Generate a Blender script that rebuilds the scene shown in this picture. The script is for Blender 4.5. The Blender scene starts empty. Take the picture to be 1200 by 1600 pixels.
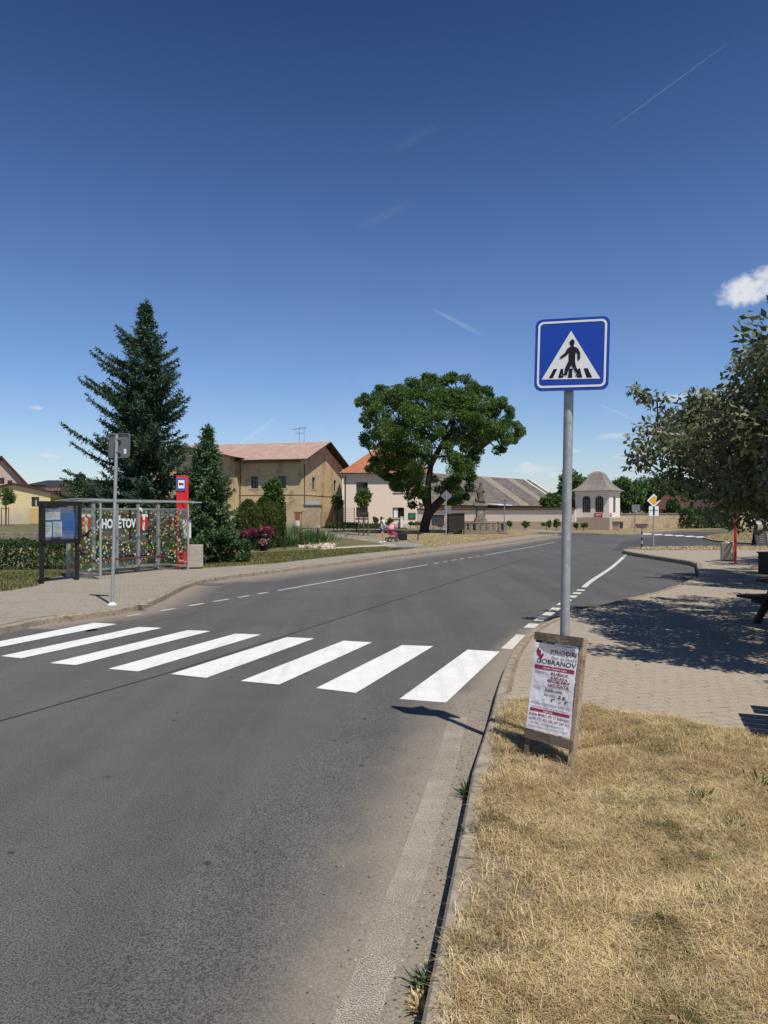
import bpy, bmesh, math, random
import numpy as np
from mathutils import Vector, Matrix
R = math.radians
S = bpy.context.scene
COL = S.collection
# ------------------------------------------------------------------ camera
EYE, F = 2.03, 1110.0            # eye height (m), focal length in photo pixels
cd = bpy.data.cameras.new('camera'); cam = bpy.data.objects.new('camera', cd); COL.objects.link(cam)
cd.sensor_fit = 'VERTICAL'; cd.sensor_height = 32.0; cd.sensor_width = 24.0
cd.lens = 32.0 * F / 1600.0; cd.clip_start = 0.05; cd.clip_end = 6000
cam.location = (0, 0, EYE); cam.rotation_euler = (R(90), 0, 0)
S.camera = cam
# ------------------------------------------------------------------ sun + sky
SUN_EL = R(59.3); SUN_AZ = math.atan2(1.075, -1.64)      # azimuth clockwise from +Y
sd = bpy.data.lights.new('sun', 'SUN'); sun = bpy.data.objects.new('sun', sd); COL.objects.link(sun)
sd.energy = 4.9; sd.angle = R(0.53); sd.color = (1.0, 0.945, 0.86)
sun_vec = Vector((math.sin(SUN_AZ)*math.cos(SUN_EL), math.cos(SUN_AZ)*math.cos(SUN_EL), math.sin(SUN_EL)))
sun.rotation_euler = sun_vec.to_track_quat('Z', 'Y').to_euler(); sun.location = (20, -30, 60)
S.view_settings.view_transform = 'Standard'; S.view_settings.look = 'None'
S.view_settings.exposure = 0.0; S.view_settings.gamma = 1.0
S.cycles.max_bounces = 6; S.cycles.transparent_max_bounces = 12

def lk(nt, a, b): nt.links.new(a, b)
def nd(nt, t, **kw):
    n = nt.nodes.new(t)
    for k, v in kw.items(): setattr(n, k, v)
    return n
def setin(n, **kw):
    for k, v in kw.items(): n.inputs[k.replace('_', ' ')].default_value = v
def rgb(c): return (c[0], c[1], c[2], 1.0)
def math_n(nt, op, a, b=None, clamp=False):
    n = nd(nt, 'ShaderNodeMath', operation=op, use_clamp=clamp)
    for i, v in enumerate((a, b)):
        if v is None: continue
        if hasattr(v, 'links'): lk(nt, v, n.inputs[i])
        else: n.inputs[i].default_value = v
    return n.outputs[0]
def mix_c(nt, fac, a, b, mode='MIX'):
    n = nd(nt, 'ShaderNodeMix', data_type='RGBA', blend_type=mode)
    for s, v in ((n.inputs[0], fac), (n.inputs[6], a), (n.inputs[7], b)):
        if hasattr(v, 'links'): lk(nt, v, s)
        else: s.default_value = v if not isinstance(v, tuple) or len(v) == 4 else rgb(v)
    return n.outputs[2]
def ramp(nt, fac, stops, interp='LINEAR'):
    n = nd(nt, 'ShaderNodeValToRGB'); n.color_ramp.interpolation = interp
    e = n.color_ramp.elements
    while len(e) < len(stops): e.new(0.5)
    for i, (p, c) in enumerate(stops):
        e[i].position = p; e[i].color = rgb(c) if not isinstance(c, (int, float)) else (c, c, c, 1)
    lk(nt, fac, n.inputs[0]); return n.outputs[0]
def maprange(nt, v, a, b, c=0.0, d=1.0, smooth=True):
    n = nd(nt, 'ShaderNodeMapRange', interpolation_type='SMOOTHSTEP' if smooth else 'LINEAR')
    lk(nt, v, n.inputs[0])
    for i, x in enumerate((a, b, c, d)): n.inputs[i+1].default_value = x
    return n.outputs[0]
def noise(nt, vec, scale, detail=4, rough=.55, dist=0.0):
    n = nd(nt, 'ShaderNodeTexNoise'); n.inputs['Scale'].default_value = scale; n.inputs['Detail'].default_value = detail
    n.inputs['Roughness'].default_value = rough; n.inputs['Distortion'].default_value = dist
    if vec is not None: lk(nt, vec, n.inputs['Vector'])
    return n.outputs['Fac']
def build_world():
    w = bpy.data.worlds.new('World'); S.world = w; w.use_nodes = True
    nt = w.node_tree; nt.nodes.clear()
    sky = nd(nt, 'ShaderNodeTexSky', sky_type='NISHITA'); sky.sun_disc = False
    sky.sun_elevation = SUN_EL; sky.sun_rotation = SUN_AZ
    sky.altitude = 250; sky.air_density = 1.0; sky.dust_density = 0.55; sky.ozone_density = 2.6
    tc = nd(nt, 'ShaderNodeTexCoord'); g = tc.outputs['Generated']
    col = sky.outputs[0]
    def dirv(x, y): return Vector(((x-600)/F, 1.0, (800-y)/F)).normalized()
    def dot(v):
        n = nd(nt, 'ShaderNodeVectorMath', operation='DOT_PRODUCT'); lk(nt, g, n.inputs[0]); n.inputs[1].default_value = v
        return n.outputs['Value']
    # slow deepening of the blue with height
    nz = noise(nt, g, 28, 6, .6); nz2 = noise(nt, g, 90, 5, .6)
    fray = math_n(nt, 'ADD', math_n(nt, 'MULTIPLY', math_n(nt, 'SUBTRACT', nz, .5), 2.6), math_n(nt, 'MULTIPLY', math_n(nt, 'SUBTRACT', nz2, .5), 1.5))
    masks = []
    def blob(x, y, rx, ry, amp=1.0, tilt=0.0, soft=1.0, fr=1.0):
        c = dirv(x, y); r = c.cross(Vector((0, 0, 1))).normalized(); u = r.cross(c).normalized()
        a = r*math.cos(tilt) + u*math.sin(tilt); b = u*math.cos(tilt) - r*math.sin(tilt)
        s = c.dot(Vector((0, 1, 0)))
        A = math_n(nt, 'DIVIDE', dot(a), rx/F*s); B = math_n(nt, 'DIVIDE', dot(b), ry/F*s)
        q = math_n(nt, 'ADD', math_n(nt, 'MULTIPLY', A, A), math_n(nt, 'MULTIPLY', B, B))
        q = math_n(nt, 'SUBTRACT', 1.0, q)
        q = math_n(nt, 'ADD', q, math_n(nt, 'MULTIPLY', fray, fr))
        m = maprange(nt, q, 0.0, soft, 0.0, amp)
        f = maprange(nt, dot(c), 0.85, 0.9)
        masks.append(math_n(nt, 'MULTIPLY', m, f))
    blob(1172, 452, 55, 30, .95, .12, 1.0, .8); blob(1196, 430, 30, 18, .85, 0, 1.0, .7); blob(1140, 470, 24, 10, .5, 0, 1.0, .8)
    for (x, y, a, b, k) in ((57, 637, 13, 5, .55), (72, 711, 15, 4.5, .7), (90, 714, 11, 3, .4), (1052, 622, 36, 8, .5), (965, 681, 42, 7, .45),
                            (897, 704, 13, 5, .5), (835, 733, 40, 8, .55), (822, 727, 13, 6, .6), (1010, 712, 55, 7, .45), (870, 742, 20, 5, .5),
                            (1020, 690, 30, 9, .4)):
        blob(x, y, a, b, k, 0, 1.3, .8)
    for (x0, y0, x1, y1, wd, k) in ((930, 193, 1150, 84, 1.6, .1), (668, 478, 765, 530, 5, .13), (372, 697, 436, 648, 5, .16),
                                    (925, 624, 1020, 672, 3, .16), (545, 360, 660, 312, 9, .022), (600, 240, 700, 190, 9, .018)):
        blob((x0+x1)/2, (y0+y1)/2, math.hypot(x1-x0, y1-y0)/2, wd, k, math.atan2(-(y1-y0), x1-x0), 1.2, .35)
    tot = masks[0]
    for m in masks[1:]: tot = math_n(nt, 'MAXIMUM', tot, m)
    # thin veil near the horizon
    sep = nd(nt, 'ShaderNodeSeparateXYZ'); lk(nt, g, sep.inputs[0])
    hz = maprange(nt, sep.outputs[2], 0.0, 0.34, 1.0, 0.0)
    vn = maprange(nt, noise(nt, g, 5.0, 6, .6, .8), .45, .75, 0.0, .10)
    veil = math_n(nt, 'MULTIPLY', vn, hz)
    tot = math_n(nt, 'MAXIMUM', tot, veil)
    deep = ramp(nt, sep.outputs[2], [(0.0, (.90, .90, 1.0)), (.07, (.84, .88, .98)), (.18, (.66, .78, .98)), (.34, (.52, .655, .86)), (.575, (.24, .37, .565)), (1.0, (.17, .28, .45))])
    blue = mix_c(nt, 1.0, mix_c(nt, 1.0, col, deep, 'MULTIPLY'), (1.24, 1.235, 1.235, 1), 'MULTIPLY')
    cl = mix_c(nt, tot, blue, (7.6, 7.8, 8.2, 1))
    bg = nd(nt, 'ShaderNodeBackground'); bg.inputs['Strength'].default_value = 0.1
    lk(nt, cl, bg.inputs['Color'])
    out = nd(nt, 'ShaderNodeOutputWorld'); lk(nt, bg.outputs[0], out.inputs[0])
build_world()

# ------------------------------------------------------------------ helpers
def P(x, y, z=0.0):                     # photo pixel of a ground point -> world
    Y = (EYE - z)*F/(y - 800.0); return Vector(((x-600.0)/F*Y, Y, z))
def W(x, y, Y): return Vector(((x-600.0)/F*Y, Y, EYE + (800.0-y)/F*Y))
def XatY(x, Y): return (x-600.0)/F*Y

def tag(o, label=None, cat=None, group=None, kind=None):
    if label: o['label'] = label
    if cat: o['category'] = cat
    if group: o['group'] = group
    if kind: o['kind'] = kind
    return o
def thing(name, label, cat, loc=(0, 0, 0), rz=0.0, group=None):
    o = bpy.data.objects.new(name, None); COL.objects.link(o); o.empty_display_size = .2
    o.location = loc; o.rotation_euler = (0, 0, rz); return tag(o, label, cat, group)
def copy_tree(o, parent=None):
    c = o.copy(); COL.objects.link(c)
    if parent is not None: c.parent = parent
    for ch in list(o.children): copy_tree(ch, c)
    return c

class MB:
    def __init__(s): s.v = []; s.f = []; s.m = []; s.sm = []
    def add(s, vs, fs, m=0, smooth=False):
        b = len(s.v); s.v += [tuple(v) for v in vs]
        for f in fs: s.f.append(tuple(b+i for i in f)); s.m.append(m); s.sm.append(smooth)
        return s
    def box(s, c, d, m=0, rot=None, taper=1.0):
        hx, hy, hz = d[0]/2, d[1]/2, d[2]/2; vs = []
        for z, t in ((-hz, 1.0), (hz, taper)):
            for x, y in ((-hx, -hy), (hx, -hy), (hx, hy), (-hx, hy)): vs.append(Vector((x*t, y*t, z)))
        if rot is not None: vs = [rot @ v for v in vs]
        c = Vector(c); vs = [v + c for v in vs]
        return s.add(vs, [(0, 3, 2, 1), (4, 5, 6, 7), (0, 1, 5, 4), (1, 2, 6, 5), (2, 3, 7, 6), (3, 0, 4, 7)], m)
    def bbox(s, c, d, m=0, rot=None, bev=.02):      # box with bevelled edges
        bm = bmesh.new(); bmesh.ops.create_cube(bm, size=1.0)
        for v in bm.verts: v.co = Vector((v.co.x*d[0], v.co.y*d[1], v.co.z*d[2]))
        bmesh.ops.bevel(bm, geom=bm.edges[:], offset=bev, segments=2, profile=.6, affect='EDGES')
        return s.bm(bm, m, Matrix.Translation(Vector(c)) @ (rot.to_4x4() if rot is not None else Matrix()))
    def bm(s, bm, m=0, mat=None, smooth=False):
        bm.verts.index_update(); vs = [(mat @ v.co) if mat is not None else v.co.copy() for v in bm.verts]
        fs = [[v.index for v in f.verts] for f in bm.faces]; bm.free(); return s.add(vs, fs, m, smooth)
    def bar(s, a, b, w, h=None, m=0, up=(0, 0, 1)):     # rectangular bar from a to b
        a = Vector(a); b = Vector(b); h = h or w; d = (b-a); L = d.length; d.normalize()
        upv = Vector(up)
        if abs(d.dot(upv)) > .98: upv = Vector((0, 1, 0))
        x = d.cross(upv).normalized(); y = x.cross(d).normalized(); vs = []
        for p in (a, b):
            for i, j in ((-1, -1), (1, -1), (1, 1), (-1, 1)): vs.append(p + x*(i*w/2) + y*(j*h/2))
        return s.add(vs, [(0, 1, 2, 3), (7, 6, 5, 4), (0, 4, 5, 1), (1, 5, 6, 2), (2, 6, 7, 3), (3, 7, 4, 0)], m)
    def tube(s, pts, r, seg=8, m=0, cap=True, smooth=True):
        pts = [Vector(p) for p in pts]; n = len(pts); rs = r if isinstance(r, (list, tuple)) else [r]*n
        vs = []; fs = []; x = None
        for i, p in enumerate(pts):
            d = (pts[min(i+1, n-1)] - pts[max(i-1, 0)]).normalized()
            if x is None:
                ref = Vector((0, 0, 1)) if abs(d.z) < .9 else Vector((1, 0, 0)); x = d.cross(ref).normalized()
            else: x = (x - d*x.dot(d)).normalized()
            y = d.cross(x)
            for k in range(seg):
                a = 2*math.pi*k/seg; vs.append(p + (x*math.cos(a) + y*math.sin(a))*rs[i])
        for i in range(n-1):
            for k in range(seg):
                k2 = (k+1) % seg; fs.append((i*seg+k, i*seg+k2, (i+1)*seg+k2, (i+1)*seg+k))
        s.add(vs, fs, m, smooth)
        if cap:
            s.add(vs[:seg], [tuple(range(seg-1, -1, -1))], m); s.add(vs[-seg:], [tuple(range(seg))], m)
        return s
    def lathe(s, prof, c=(0, 0, 0), seg=24, m=0, smooth=True, ang0=0.0):
        c = Vector(c); vs = []; fs = []
        for r, z in prof:
            for k in range(seg):
                a = ang0 + 2*math.pi*k/seg; vs.append(c + Vector((r*math.cos(a), r*math.sin(a), z)))
        for i in range(len(prof)-1):
            for k in range(seg):
                k2 = (k+1) % seg; fs.append((i*seg+k, i*seg+k2, (i+1)*seg+k2, (i+1)*seg+k))
        s.add(vs, fs, m, smooth)
        s.add(vs[:seg], [tuple(range(seg-1, -1, -1))], m); s.add(vs[-seg:], [tuple(range(seg))], m)
        return s
    def prism(s, poly, O, U, V, t, m=0, msides=None):       # 2-D polygon in plane (U,V) at O, extruded t along -(UxV)
        O = Vector(O); U = Vector(U); V = Vector(V); N = U.cross(V).normalized()
        fr = [O + U*p[0] + V*p[1] for p in poly]; n = len(poly)
        s.add(fr, [tuple(range(n))], m)
        if t:
            bk = [p - N*t for p in fr]; s.add(bk, [tuple(range(n-1, -1, -1))], m)
            s.add(fr+bk, [(i, n+i, n+(i+1) % n, (i+1) % n) for i in range(n)], m if msides is None else msides)
        return s
    def flat2d(s, vs2, fs, O, U, V, m=0, warp=None):
        O = Vector(O); U = Vector(U); V = Vector(V); N = U.cross(V).normalized()
        return s.add([O + U*p[0] + V*p[1] + (N*warp(p[0], p[1]) if warp else Vector()) for p in vs2], fs, m)
    def build(s, name, mats, parent=None):
        me = bpy.data.meshes.new(name); me.from_pydata(s.v, [], s.f)
        for mt in (mats if isinstance(mats, (list, tuple)) else [mats]): me.materials.append(mt)
        me.polygons.foreach_set('material_index', s.m); me.polygons.foreach_set('use_smooth', s.sm)
        me.update(); o = bpy.data.objects.new(name, me); COL.objects.link(o)
        if parent is not None: o.parent = parent
        return o
def structure(o, label=None): o['kind'] = 'structure'; return o

def rrect(w, h, r, n=6):
    pts = []
    for cx, cy, a0 in ((w/2-r, h/2-r, 0), (-w/2+r, h/2-r, 90), (-w/2+r, -h/2+r, 180), (w/2-r, -h/2+r, 270)):
        for k in range(n+1):
            a = R(a0 + 90*k/n); pts.append((cx + r*math.cos(a), cy + r*math.sin(a)))
    return pts
def circle(cx, cy, r, n=14, ry=None): return [(cx + r*math.cos(2*math.pi*k/n), cy + (ry or r)*math.sin(2*math.pi*k/n)) for k in range(n)]

_txt = {}
def text2d(body, bold=0.0, shear=0.0):
    key = (body, bold, shear)
    if key in _txt: return _txt[key]
    c = bpy.data.curves.new('t', 'FONT'); c.body = body; c.size = 1.0; c.offset = bold; c.shear = shear; c.resolution_u = 3
    o = bpy.data.objects.new('t', c); COL.objects.link(o)
    dg = bpy.context.evaluated_depsgraph_get(); dg.update()
    me = bpy.data.meshes.new_from_object(o.evaluated_get(dg))
    vs = [(v.co.x, v.co.y) for v in me.vertices]; fs = [tuple(p.vertices) for p in me.polygons]
    bpy.data.objects.remove(o); bpy.data.curves.remove(c); bpy.data.meshes.remove(me)
    if vs:
        x0 = min(v[0] for v in vs); x1 = max(v[0] for v in vs); y0 = min(v[1] for v in vs); y1 = max(v[1] for v in vs)
    else: x0 = y0 = 0; x1 = y1 = 1
    _txt[key] = (vs, fs, (x0, y0, x1, y1)); return _txt[key]
def put_text(mb, body, x, y, w, h, O, U, V, m=0, bold=0.0, shear=0.0, warp=None, rot=0.0):
    """text fitted into a box w x h whose lower-left corner is (x, y) in the plane O,U,V"""
    vs, fs, (x0, y0, x1, y1) = text2d(body, bold, shear)
    sx = w/(x1-x0); sy = h/(y1-y0); cr, sr = math.cos(rot), math.sin(rot)
    pts = []
    for a, b in vs:
        a = (a-x0)*sx; b = (b-y0)*sy; pts.append((x + a*cr - b*sr, y + a*sr + b*cr))
    # keep the glyph faces looking along +N
    ok = []
    for f in fs:
        ar = sum(pts[f[i]][0]*pts[f[(i+1) % len(f)]][1] - pts[f[(i+1) % len(f)]][0]*pts[f[i]][1] for i in range(len(f)))
        ok.append(f if ar > 0 else tuple(reversed(f)))
    mb.flat2d(pts, ok, O, U, V, m, warp)

# ------------------------------------------------------------------ materials
def newmat(name):
    m = bpy.data.materials.new(name); m.use_nodes = True; nt = m.node_tree; nt.nodes.clear()
    out = nd(nt, 'ShaderNodeOutputMaterial'); b = nd(nt, 'ShaderNodeBsdfPrincipled'); lk(nt, b.outputs[0], out.inputs[0])
    tc = nd(nt, 'ShaderNodeTexCoord'); return m, nt, b, tc.outputs['Object'], out
def bump_n(nt, b, h, strength, dist=.01):
    n = nd(nt, 'ShaderNodeBump'); n.inputs['Strength'].default_value = strength; n.inputs['Distance'].default_value = dist
    lk(nt, h, n.inputs['Height']); lk(nt, n.outputs[0], b.inputs['Normal'])
def mat(name, col, rough=.7, var=.12, scale=5, bump=0.0, bscale=80, metal=0.0, spec=.35, col2=None, fleck=None):
    m, nt, b, o, out = newmat(name); b.inputs['Roughness'].default_value = rough; b.inputs['Metallic'].default_value = metal
    b.inputs['Specular IOR Level'].default_value = spec
    n1 = noise(nt, o, scale, 5, .6)
    ca = tuple(c*(1-var) for c in col); cb = tuple(min(1, c*(1+var)) for c in (col2 or col))
    c = ramp(nt, n1, [(.3, ca), (.7, cb)])
    if fleck:
        fs, fc, lo, hi = fleck; c = mix_c(nt, maprange(nt, noise(nt, o, fs, 3, .6), lo, hi), c, rgb(fc))
    lk(nt, c, b.inputs['Base Color'])
    if bump: bump_n(nt, b, noise(nt, o, bscale, 4, .6), bump)
    return m
def leafmat(name, cols, trans=.3, rough=.5, back=None, spec=.3, patch=.0):
    m, nt, b, o, out = newmat(name); g = nd(nt, 'ShaderNodeNewGeometry')
    k = len(cols); c = ramp(nt, g.outputs['Random Per Island'], [(i/(k-1) if k > 1 else 0, cc) for i, cc in enumerate(cols)])
    if back: c = mix_c(nt, g.outputs['Backfacing'], c, rgb(back))
    if patch:
        c2 = mix_c(nt, maprange(nt, noise(nt, o, patch, 3), .35, .65), c, mix_c(nt, 1.0, c, (.6, .68, .55, 1), 'MULTIPLY')); c = c2
    lk(nt, c, b.inputs['Base Color']); b.inputs['Roughness'].default_value = rough; b.inputs['Specular IOR Level'].default_value = spec
    t = nd(nt, 'ShaderNodeBsdfTranslucent'); lk(nt, c, t.inputs['Color'])
    mx = nd(nt, 'ShaderNodeMixShader'); mx.inputs[0].default_value = trans
    lk(nt, b.outputs[0], mx.inputs[1]); lk(nt, t.outputs[0], mx.inputs[2]); lk(nt, mx.outputs[0], out.inputs[0]); return m
def asphalt(name, base, warm=(1.02, 1.0, .97), dust=False, dark_spots=True):
    m, nt, b, o, out = newmat(name); b.inputs['Roughness'].default_value = .82; b.inputs['Specular IOR Level'].default_value = .3
    big = noise(nt, o, .35, 5, .6, .4); med = noise(nt, o, 3.0, 5, .65); fine = noise(nt, o, 95, 3, .75); mid2 = noise(nt, o, 28, 3, .6)
    c = ramp(nt, big, [(.3, tuple(base*k*.86 for k in warm)), (.7, tuple(base*k*1.14 for k in warm))])
    c = mix_c(nt, maprange(nt, med, .3, .75, 0, .35), c, rgb(tuple(base*k*1.35 for k in warm)))
    mp = nd(nt, 'ShaderNodeMapping'); mp.inputs['Rotation'].default_value = (0, 0, R(21)); mp.inputs['Scale'].default_value = (1.0, .045, 1); lk(nt, o, mp.inputs['Vector'])
    trk = noise(nt, mp.outputs[0], 1.1, 4, .6, .3); trk2 = noise(nt, mp.outputs[0], 6.5, 3, .6)
    c = mix_c(nt, maprange(nt, trk, .38, .62, 0, 1), mix_c(nt, 1.0, c, (.92, .92, .93, 1), 'MULTIPLY'), mix_c(nt, 1.0, c, (1.08, 1.075, 1.06, 1), 'MULTIPLY'))
    c = mix_c(nt, maprange(nt, trk2, .58, .75, 0, .35), c, mix_c(nt, 1.0, c, (1.3, 1.27, 1.22, 1), 'MULTIPLY'))
    c = mix_c(nt, maprange(nt, fine, .38, .62, .0, 1.0), mix_c(nt, 1.0, c, (.48, .47, .46, 1), 'MULTIPLY'), mix_c(nt, 1.0, c, (1.6, 1.58, 1.55, 1), 'MULTIPLY'))
    c = mix_c(nt, maprange(nt, mid2, .6, .72, 0, .3), c, (.02, .02, .02, 1))
    v = nd(nt, 'ShaderNodeTexVoronoi'); v.inputs['Scale'].default_value = 55; lk(nt, o, v.inputs['Vector'])
    c = mix_c(nt, maprange(nt, v.outputs['Distance'], .05, .16, .55, 0), c, (.3, .28, .26, 1))
    v3 = nd(nt, 'ShaderNodeTexVoronoi'); v3.inputs['Scale'].default_value = 34; lk(nt, o, v3.inputs['Vector'])
    pit = math_n(nt, 'ADD', v3.outputs['Distance'], math_n(nt, 'MULTIPLY', math_n(nt, 'SUBTRACT', noise(nt, o, 11, 3, .6), .42), 1.1))
    c = mix_c(nt, maprange(nt, pit, .14, .26, .62, 0), c, (.03, .028, .026, 1))
    if dark_spots:
        v2 = nd(nt, 'ShaderNodeTexVoronoi'); v2.inputs['Scale'].default_value = 5.0; lk(nt, o, v2.inputs['Vector'])
        dd = math_n(nt, 'ADD', v2.outputs['Distance'], math_n(nt, 'MULTIPLY', math_n(nt, 'SUBTRACT', mid2, .5), .16))
        gate = maprange(nt, noise(nt, mp.outputs[0], 2.3, 3, .5), .55, .62)
        c = mix_c(nt, math_n(nt, 'MULTIPLY', maprange(nt, dd, .07, .16, .85, 0), gate), c, (.022, .021, .02, 1))
    if dust:
        a = nd(nt, 'ShaderNodeAttribute'); a.attribute_name = 'dust'
        nn = math_n(nt, 'ADD', a.outputs['Fac'], math_n(nt, 'MULTIPLY', math_n(nt, 'SUBTRACT', noise(nt, o, 2.2, 6, .65), .5), .55))
        k = maprange(nt, nn, .15, .95)
        dcol = ramp(nt, noise(nt, o, 70, 4, .7), [(.3, (.17, .14, .108)), (.7, (.33, .285, .23))])
        gr = nd(nt, 'ShaderNodeTexVoronoi'); gr.inputs['Scale'].default_value = 38; lk(nt, o, gr.inputs['Vector'])
        dcol = mix_c(nt, maprange(nt, gr.outputs['Distance'], .06, .15, .6, 0), dcol, (.09, .075, .06, 1))
        c = mix_c(nt, k, c, dcol)
    lk(nt, c, b.inputs['Base Color'])
    bump_n(nt, b, fine, .5, .006); return m
def paint(name, col, wear=.3, scale=9, dirt=.15, wl=.55, hs=85):
    m, nt, b, o, out = newmat(name); b.inputs['Roughness'].default_value = .6
    n1 = noise(nt, o, 3.0, 5, .6); n2 = noise(nt, o, 120, 3, .75)
    c = ramp(nt, n1, [(.3, tuple(k*(1-dirt) for k in col)), (.7, col)])
    mp = nd(nt, 'ShaderNodeMapping'); mp.inputs['Rotation'].default_value = (0, 0, R(21)); mp.inputs['Scale'].default_value = (1.0, .05, 1); lk(nt, o, mp.inputs['Vector'])
    c = mix_c(nt, maprange(nt, noise(nt, mp.outputs[0], 7, 4, .65), .45, .75, 0, .3), c, (.38, .37, .355, 1))
    c = mix_c(nt, maprange(nt, n2, .33, .52, .42, 0), c, (.3, .29, .28, 1)); lk(nt, c, b.inputs['Base Color'])
    bump_n(nt, b, n2, .3, .004)
    n3 = math_n(nt, 'ADD', math_n(nt, 'MULTIPLY', noise(nt, o, scale, 6, .75), wl), math_n(nt, 'MULTIPLY', noise(nt, o, hs, 4, .8), 1-wl))
    t = nd(nt, 'ShaderNodeBsdfTransparent'); mx = nd(nt, 'ShaderNodeMixShader')
    lk(nt, maprange(nt, n3, wear, wear+.035), mx.inputs[0]); lk(nt, t.outputs[0], mx.inputs[1]); lk(nt, b.outputs[0], mx.inputs[2]); lk(nt, mx.outputs[0], out.inputs[0])
    return m
def paving(name, c1, c2, joint, bw, bh, ang, dusty=(.36, .31, .25), dust=.5):
    m, nt, b, o, out = newmat(name); b.inputs['Roughness'].default_value = .88; b.inputs['Specular IOR Level'].default_value = .2
    mp = nd(nt, 'ShaderNodeMapping'); mp.inputs['Rotation'].default_value = (0, 0, ang); lk(nt, o, mp.inputs['Vector'])
    wob = nd(nt, 'ShaderNodeMixRGB'); wob.blend_type = 'ADD'; wob.inputs[0].default_value = .05
    nz = nd(nt, 'ShaderNodeTexNoise'); nz.inputs['Scale'].default_value = 4; lk(nt, mp.outputs[0], nz.inputs['Vector'])
    lk(nt, mp.outputs[0], wob.inputs[1]); lk(nt, nz.outputs['Color'], wob.inputs[2])
    br = nd(nt, 'ShaderNodeTexBrick'); lk(nt, wob.outputs[0], br.inputs['Vector'])
    br.inputs['Color1'].default_value = rgb(c1); br.inputs['Color2'].default_value = rgb(c2); br.inputs['Mortar'].default_value = rgb(joint)
    br.inputs['Scale'].default_value = 1.0; br.inputs['Brick Width'].default_value = bw; br.inputs['Row Height'].default_value = bh
    br.inputs['Mortar Size'].default_value = .0055; br.inputs['Mortar Smooth'].default_value = .3; br.offset = .5
    c = br.outputs['Color']
    big = noise(nt, o, .9, 6, .65, .5)
    c = mix_c(nt, maprange(nt, big, .25, .62, 0.15, dust+.35), c, rgb(dusty))
    fine = noise(nt, o, 75, 4, .75)
    c = mix_c(nt, maprange(nt, fine, .3, .7, 0, 1), mix_c(nt, 1.0, c, (.72, .72, .72, 1), 'MULTIPLY'), mix_c(nt, 1.0, c, (1.2, 1.2, 1.2, 1), 'MULTIPLY'))
    # open joints between some of the blocks
    op = math_n(nt, 'MULTIPLY', br.outputs['Fac'], maprange(nt, noise(nt, o, 9, 3, .6), .5, .62))
    c = mix_c(nt, math_n(nt, 'MULTIPLY', op, .8), c, (.055, .045, .035, 1))
    v = nd(nt, 'ShaderNodeTexVoronoi'); v.inputs['Scale'].default_value = 17; lk(nt, o, v.inputs['Vector'])
    c = mix_c(nt, maprange(nt, v.outputs['Distance'], .03, .09, .7, 0), c, (.1, .08, .055, 1))
    lk(nt, c, b.inputs['Base Color'])
    h = math_n(nt, 'SUBTRACT', math_n(nt, 'MULTIPLY', fine, .35), br.outputs['Fac']); bump_n(nt, b, h, .5, .006); return m
def tiles(name, c1, c2, joint, bw, bh, streak=.4, sc=(.28, .26, .24), moss=None, bumpd=.04, rough=.85):
    """roof tiles laid in (x, slope) of UV-less object space: uses generated-by-slope coords stored in uv"""
    m, nt, b, o, out = newmat(name); b.inputs['Roughness'].default_value = rough; b.inputs['Specular IOR Level'].default_value = .15
    uv = nd(nt, 'ShaderNodeAttribute'); uv.attribute_name = 'tile_uv'
    br = nd(nt, 'ShaderNodeTexBrick'); lk(nt, uv.outputs['Vector'], br.inputs['Vector']); br.offset = .5
    br.inputs['Color1'].default_value = rgb(c1); br.inputs['Color2'].default_value = rgb(c2); br.inputs['Mortar'].default_value = rgb(joint)
    br.inputs['Scale'].default_value = 1.0; br.inputs['Brick Width'].default_value = bw; br.inputs['Row Height'].default_value = bh
    br.inputs['Mortar Size'].default_value = .02; br.inputs['Mortar Smooth'].default_value = .2
    n1 = noise(nt, uv.outputs['Vector'], .8, 6, .65, .6); n2 = noise(nt, uv.outputs['Vector'], 5, 5, .7)
    c = mix_c(nt, maprange(nt, n1, .35, .7, 0, streak), br.outputs['Color'], rgb(sc))
    c = mix_c(nt, maprange(nt, n2, .36, .64, 0, .5), c, rgb(tuple(k*.5 for k in c1)))
    if moss: c = mix_c(nt, maprange(nt, n2, .6, .72, 0, .7), c, rgb(moss))
    lk(nt, c, b.inputs['Base Color']); bump_n(nt, b, math_n(nt, 'SUBTRACT', 1.0, br.outputs['Fac']), .6, bumpd); return m
def plaster(name, col, stain=(.5, .47, .42), amt=.25, low=None, low_h=(0, 1), patches=None, bump=.25):
    m, nt, b, o, out = newmat(name); b.inputs['Roughness'].default_value = .9; b.inputs['Specular IOR Level'].default_value = .15
    n1 = noise(nt, o, .6, 6, .65, .4); n2 = noise(nt, o, 4, 5, .7)
    c = ramp(nt, n2, [(.3, tuple(k*.93 for k in col)), (.7, tuple(min(1, k*1.05) for k in col))])
    c = mix_c(nt, maprange(nt, n1, .45, .75, 0, amt), c, rgb(stain))
    if low:
        sp = nd(nt, 'ShaderNodeSeparateXYZ'); lk(nt, o, sp.inputs[0])
        zz = math_n(nt, 'ADD', sp.outputs[2], math_n(nt, 'MULTIPLY', math_n(nt, 'SUBTRACT', noise(nt, o, 1.1, 6, .65), .5), 3.2))
        k = maprange(nt, zz, low_h[0], low_h[1], 1, 0)
        k = math_n(nt, 'MULTIPLY', k, maprange(nt, n2, .3, .55, .35, 1))
        c = mix_c(nt, k, c, rgb(low))
    if patches:
        for (sc, lo, hi, pc) in patches: c = mix_c(nt, maprange(nt, noise(nt, o, sc, 5, .6, .3), lo, hi), c, rgb(pc))
    lk(nt, c, b.inputs['Base Color']); bump_n(nt, b, noise(nt, o, 18, 4, .7), bump, .02); return m
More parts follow.
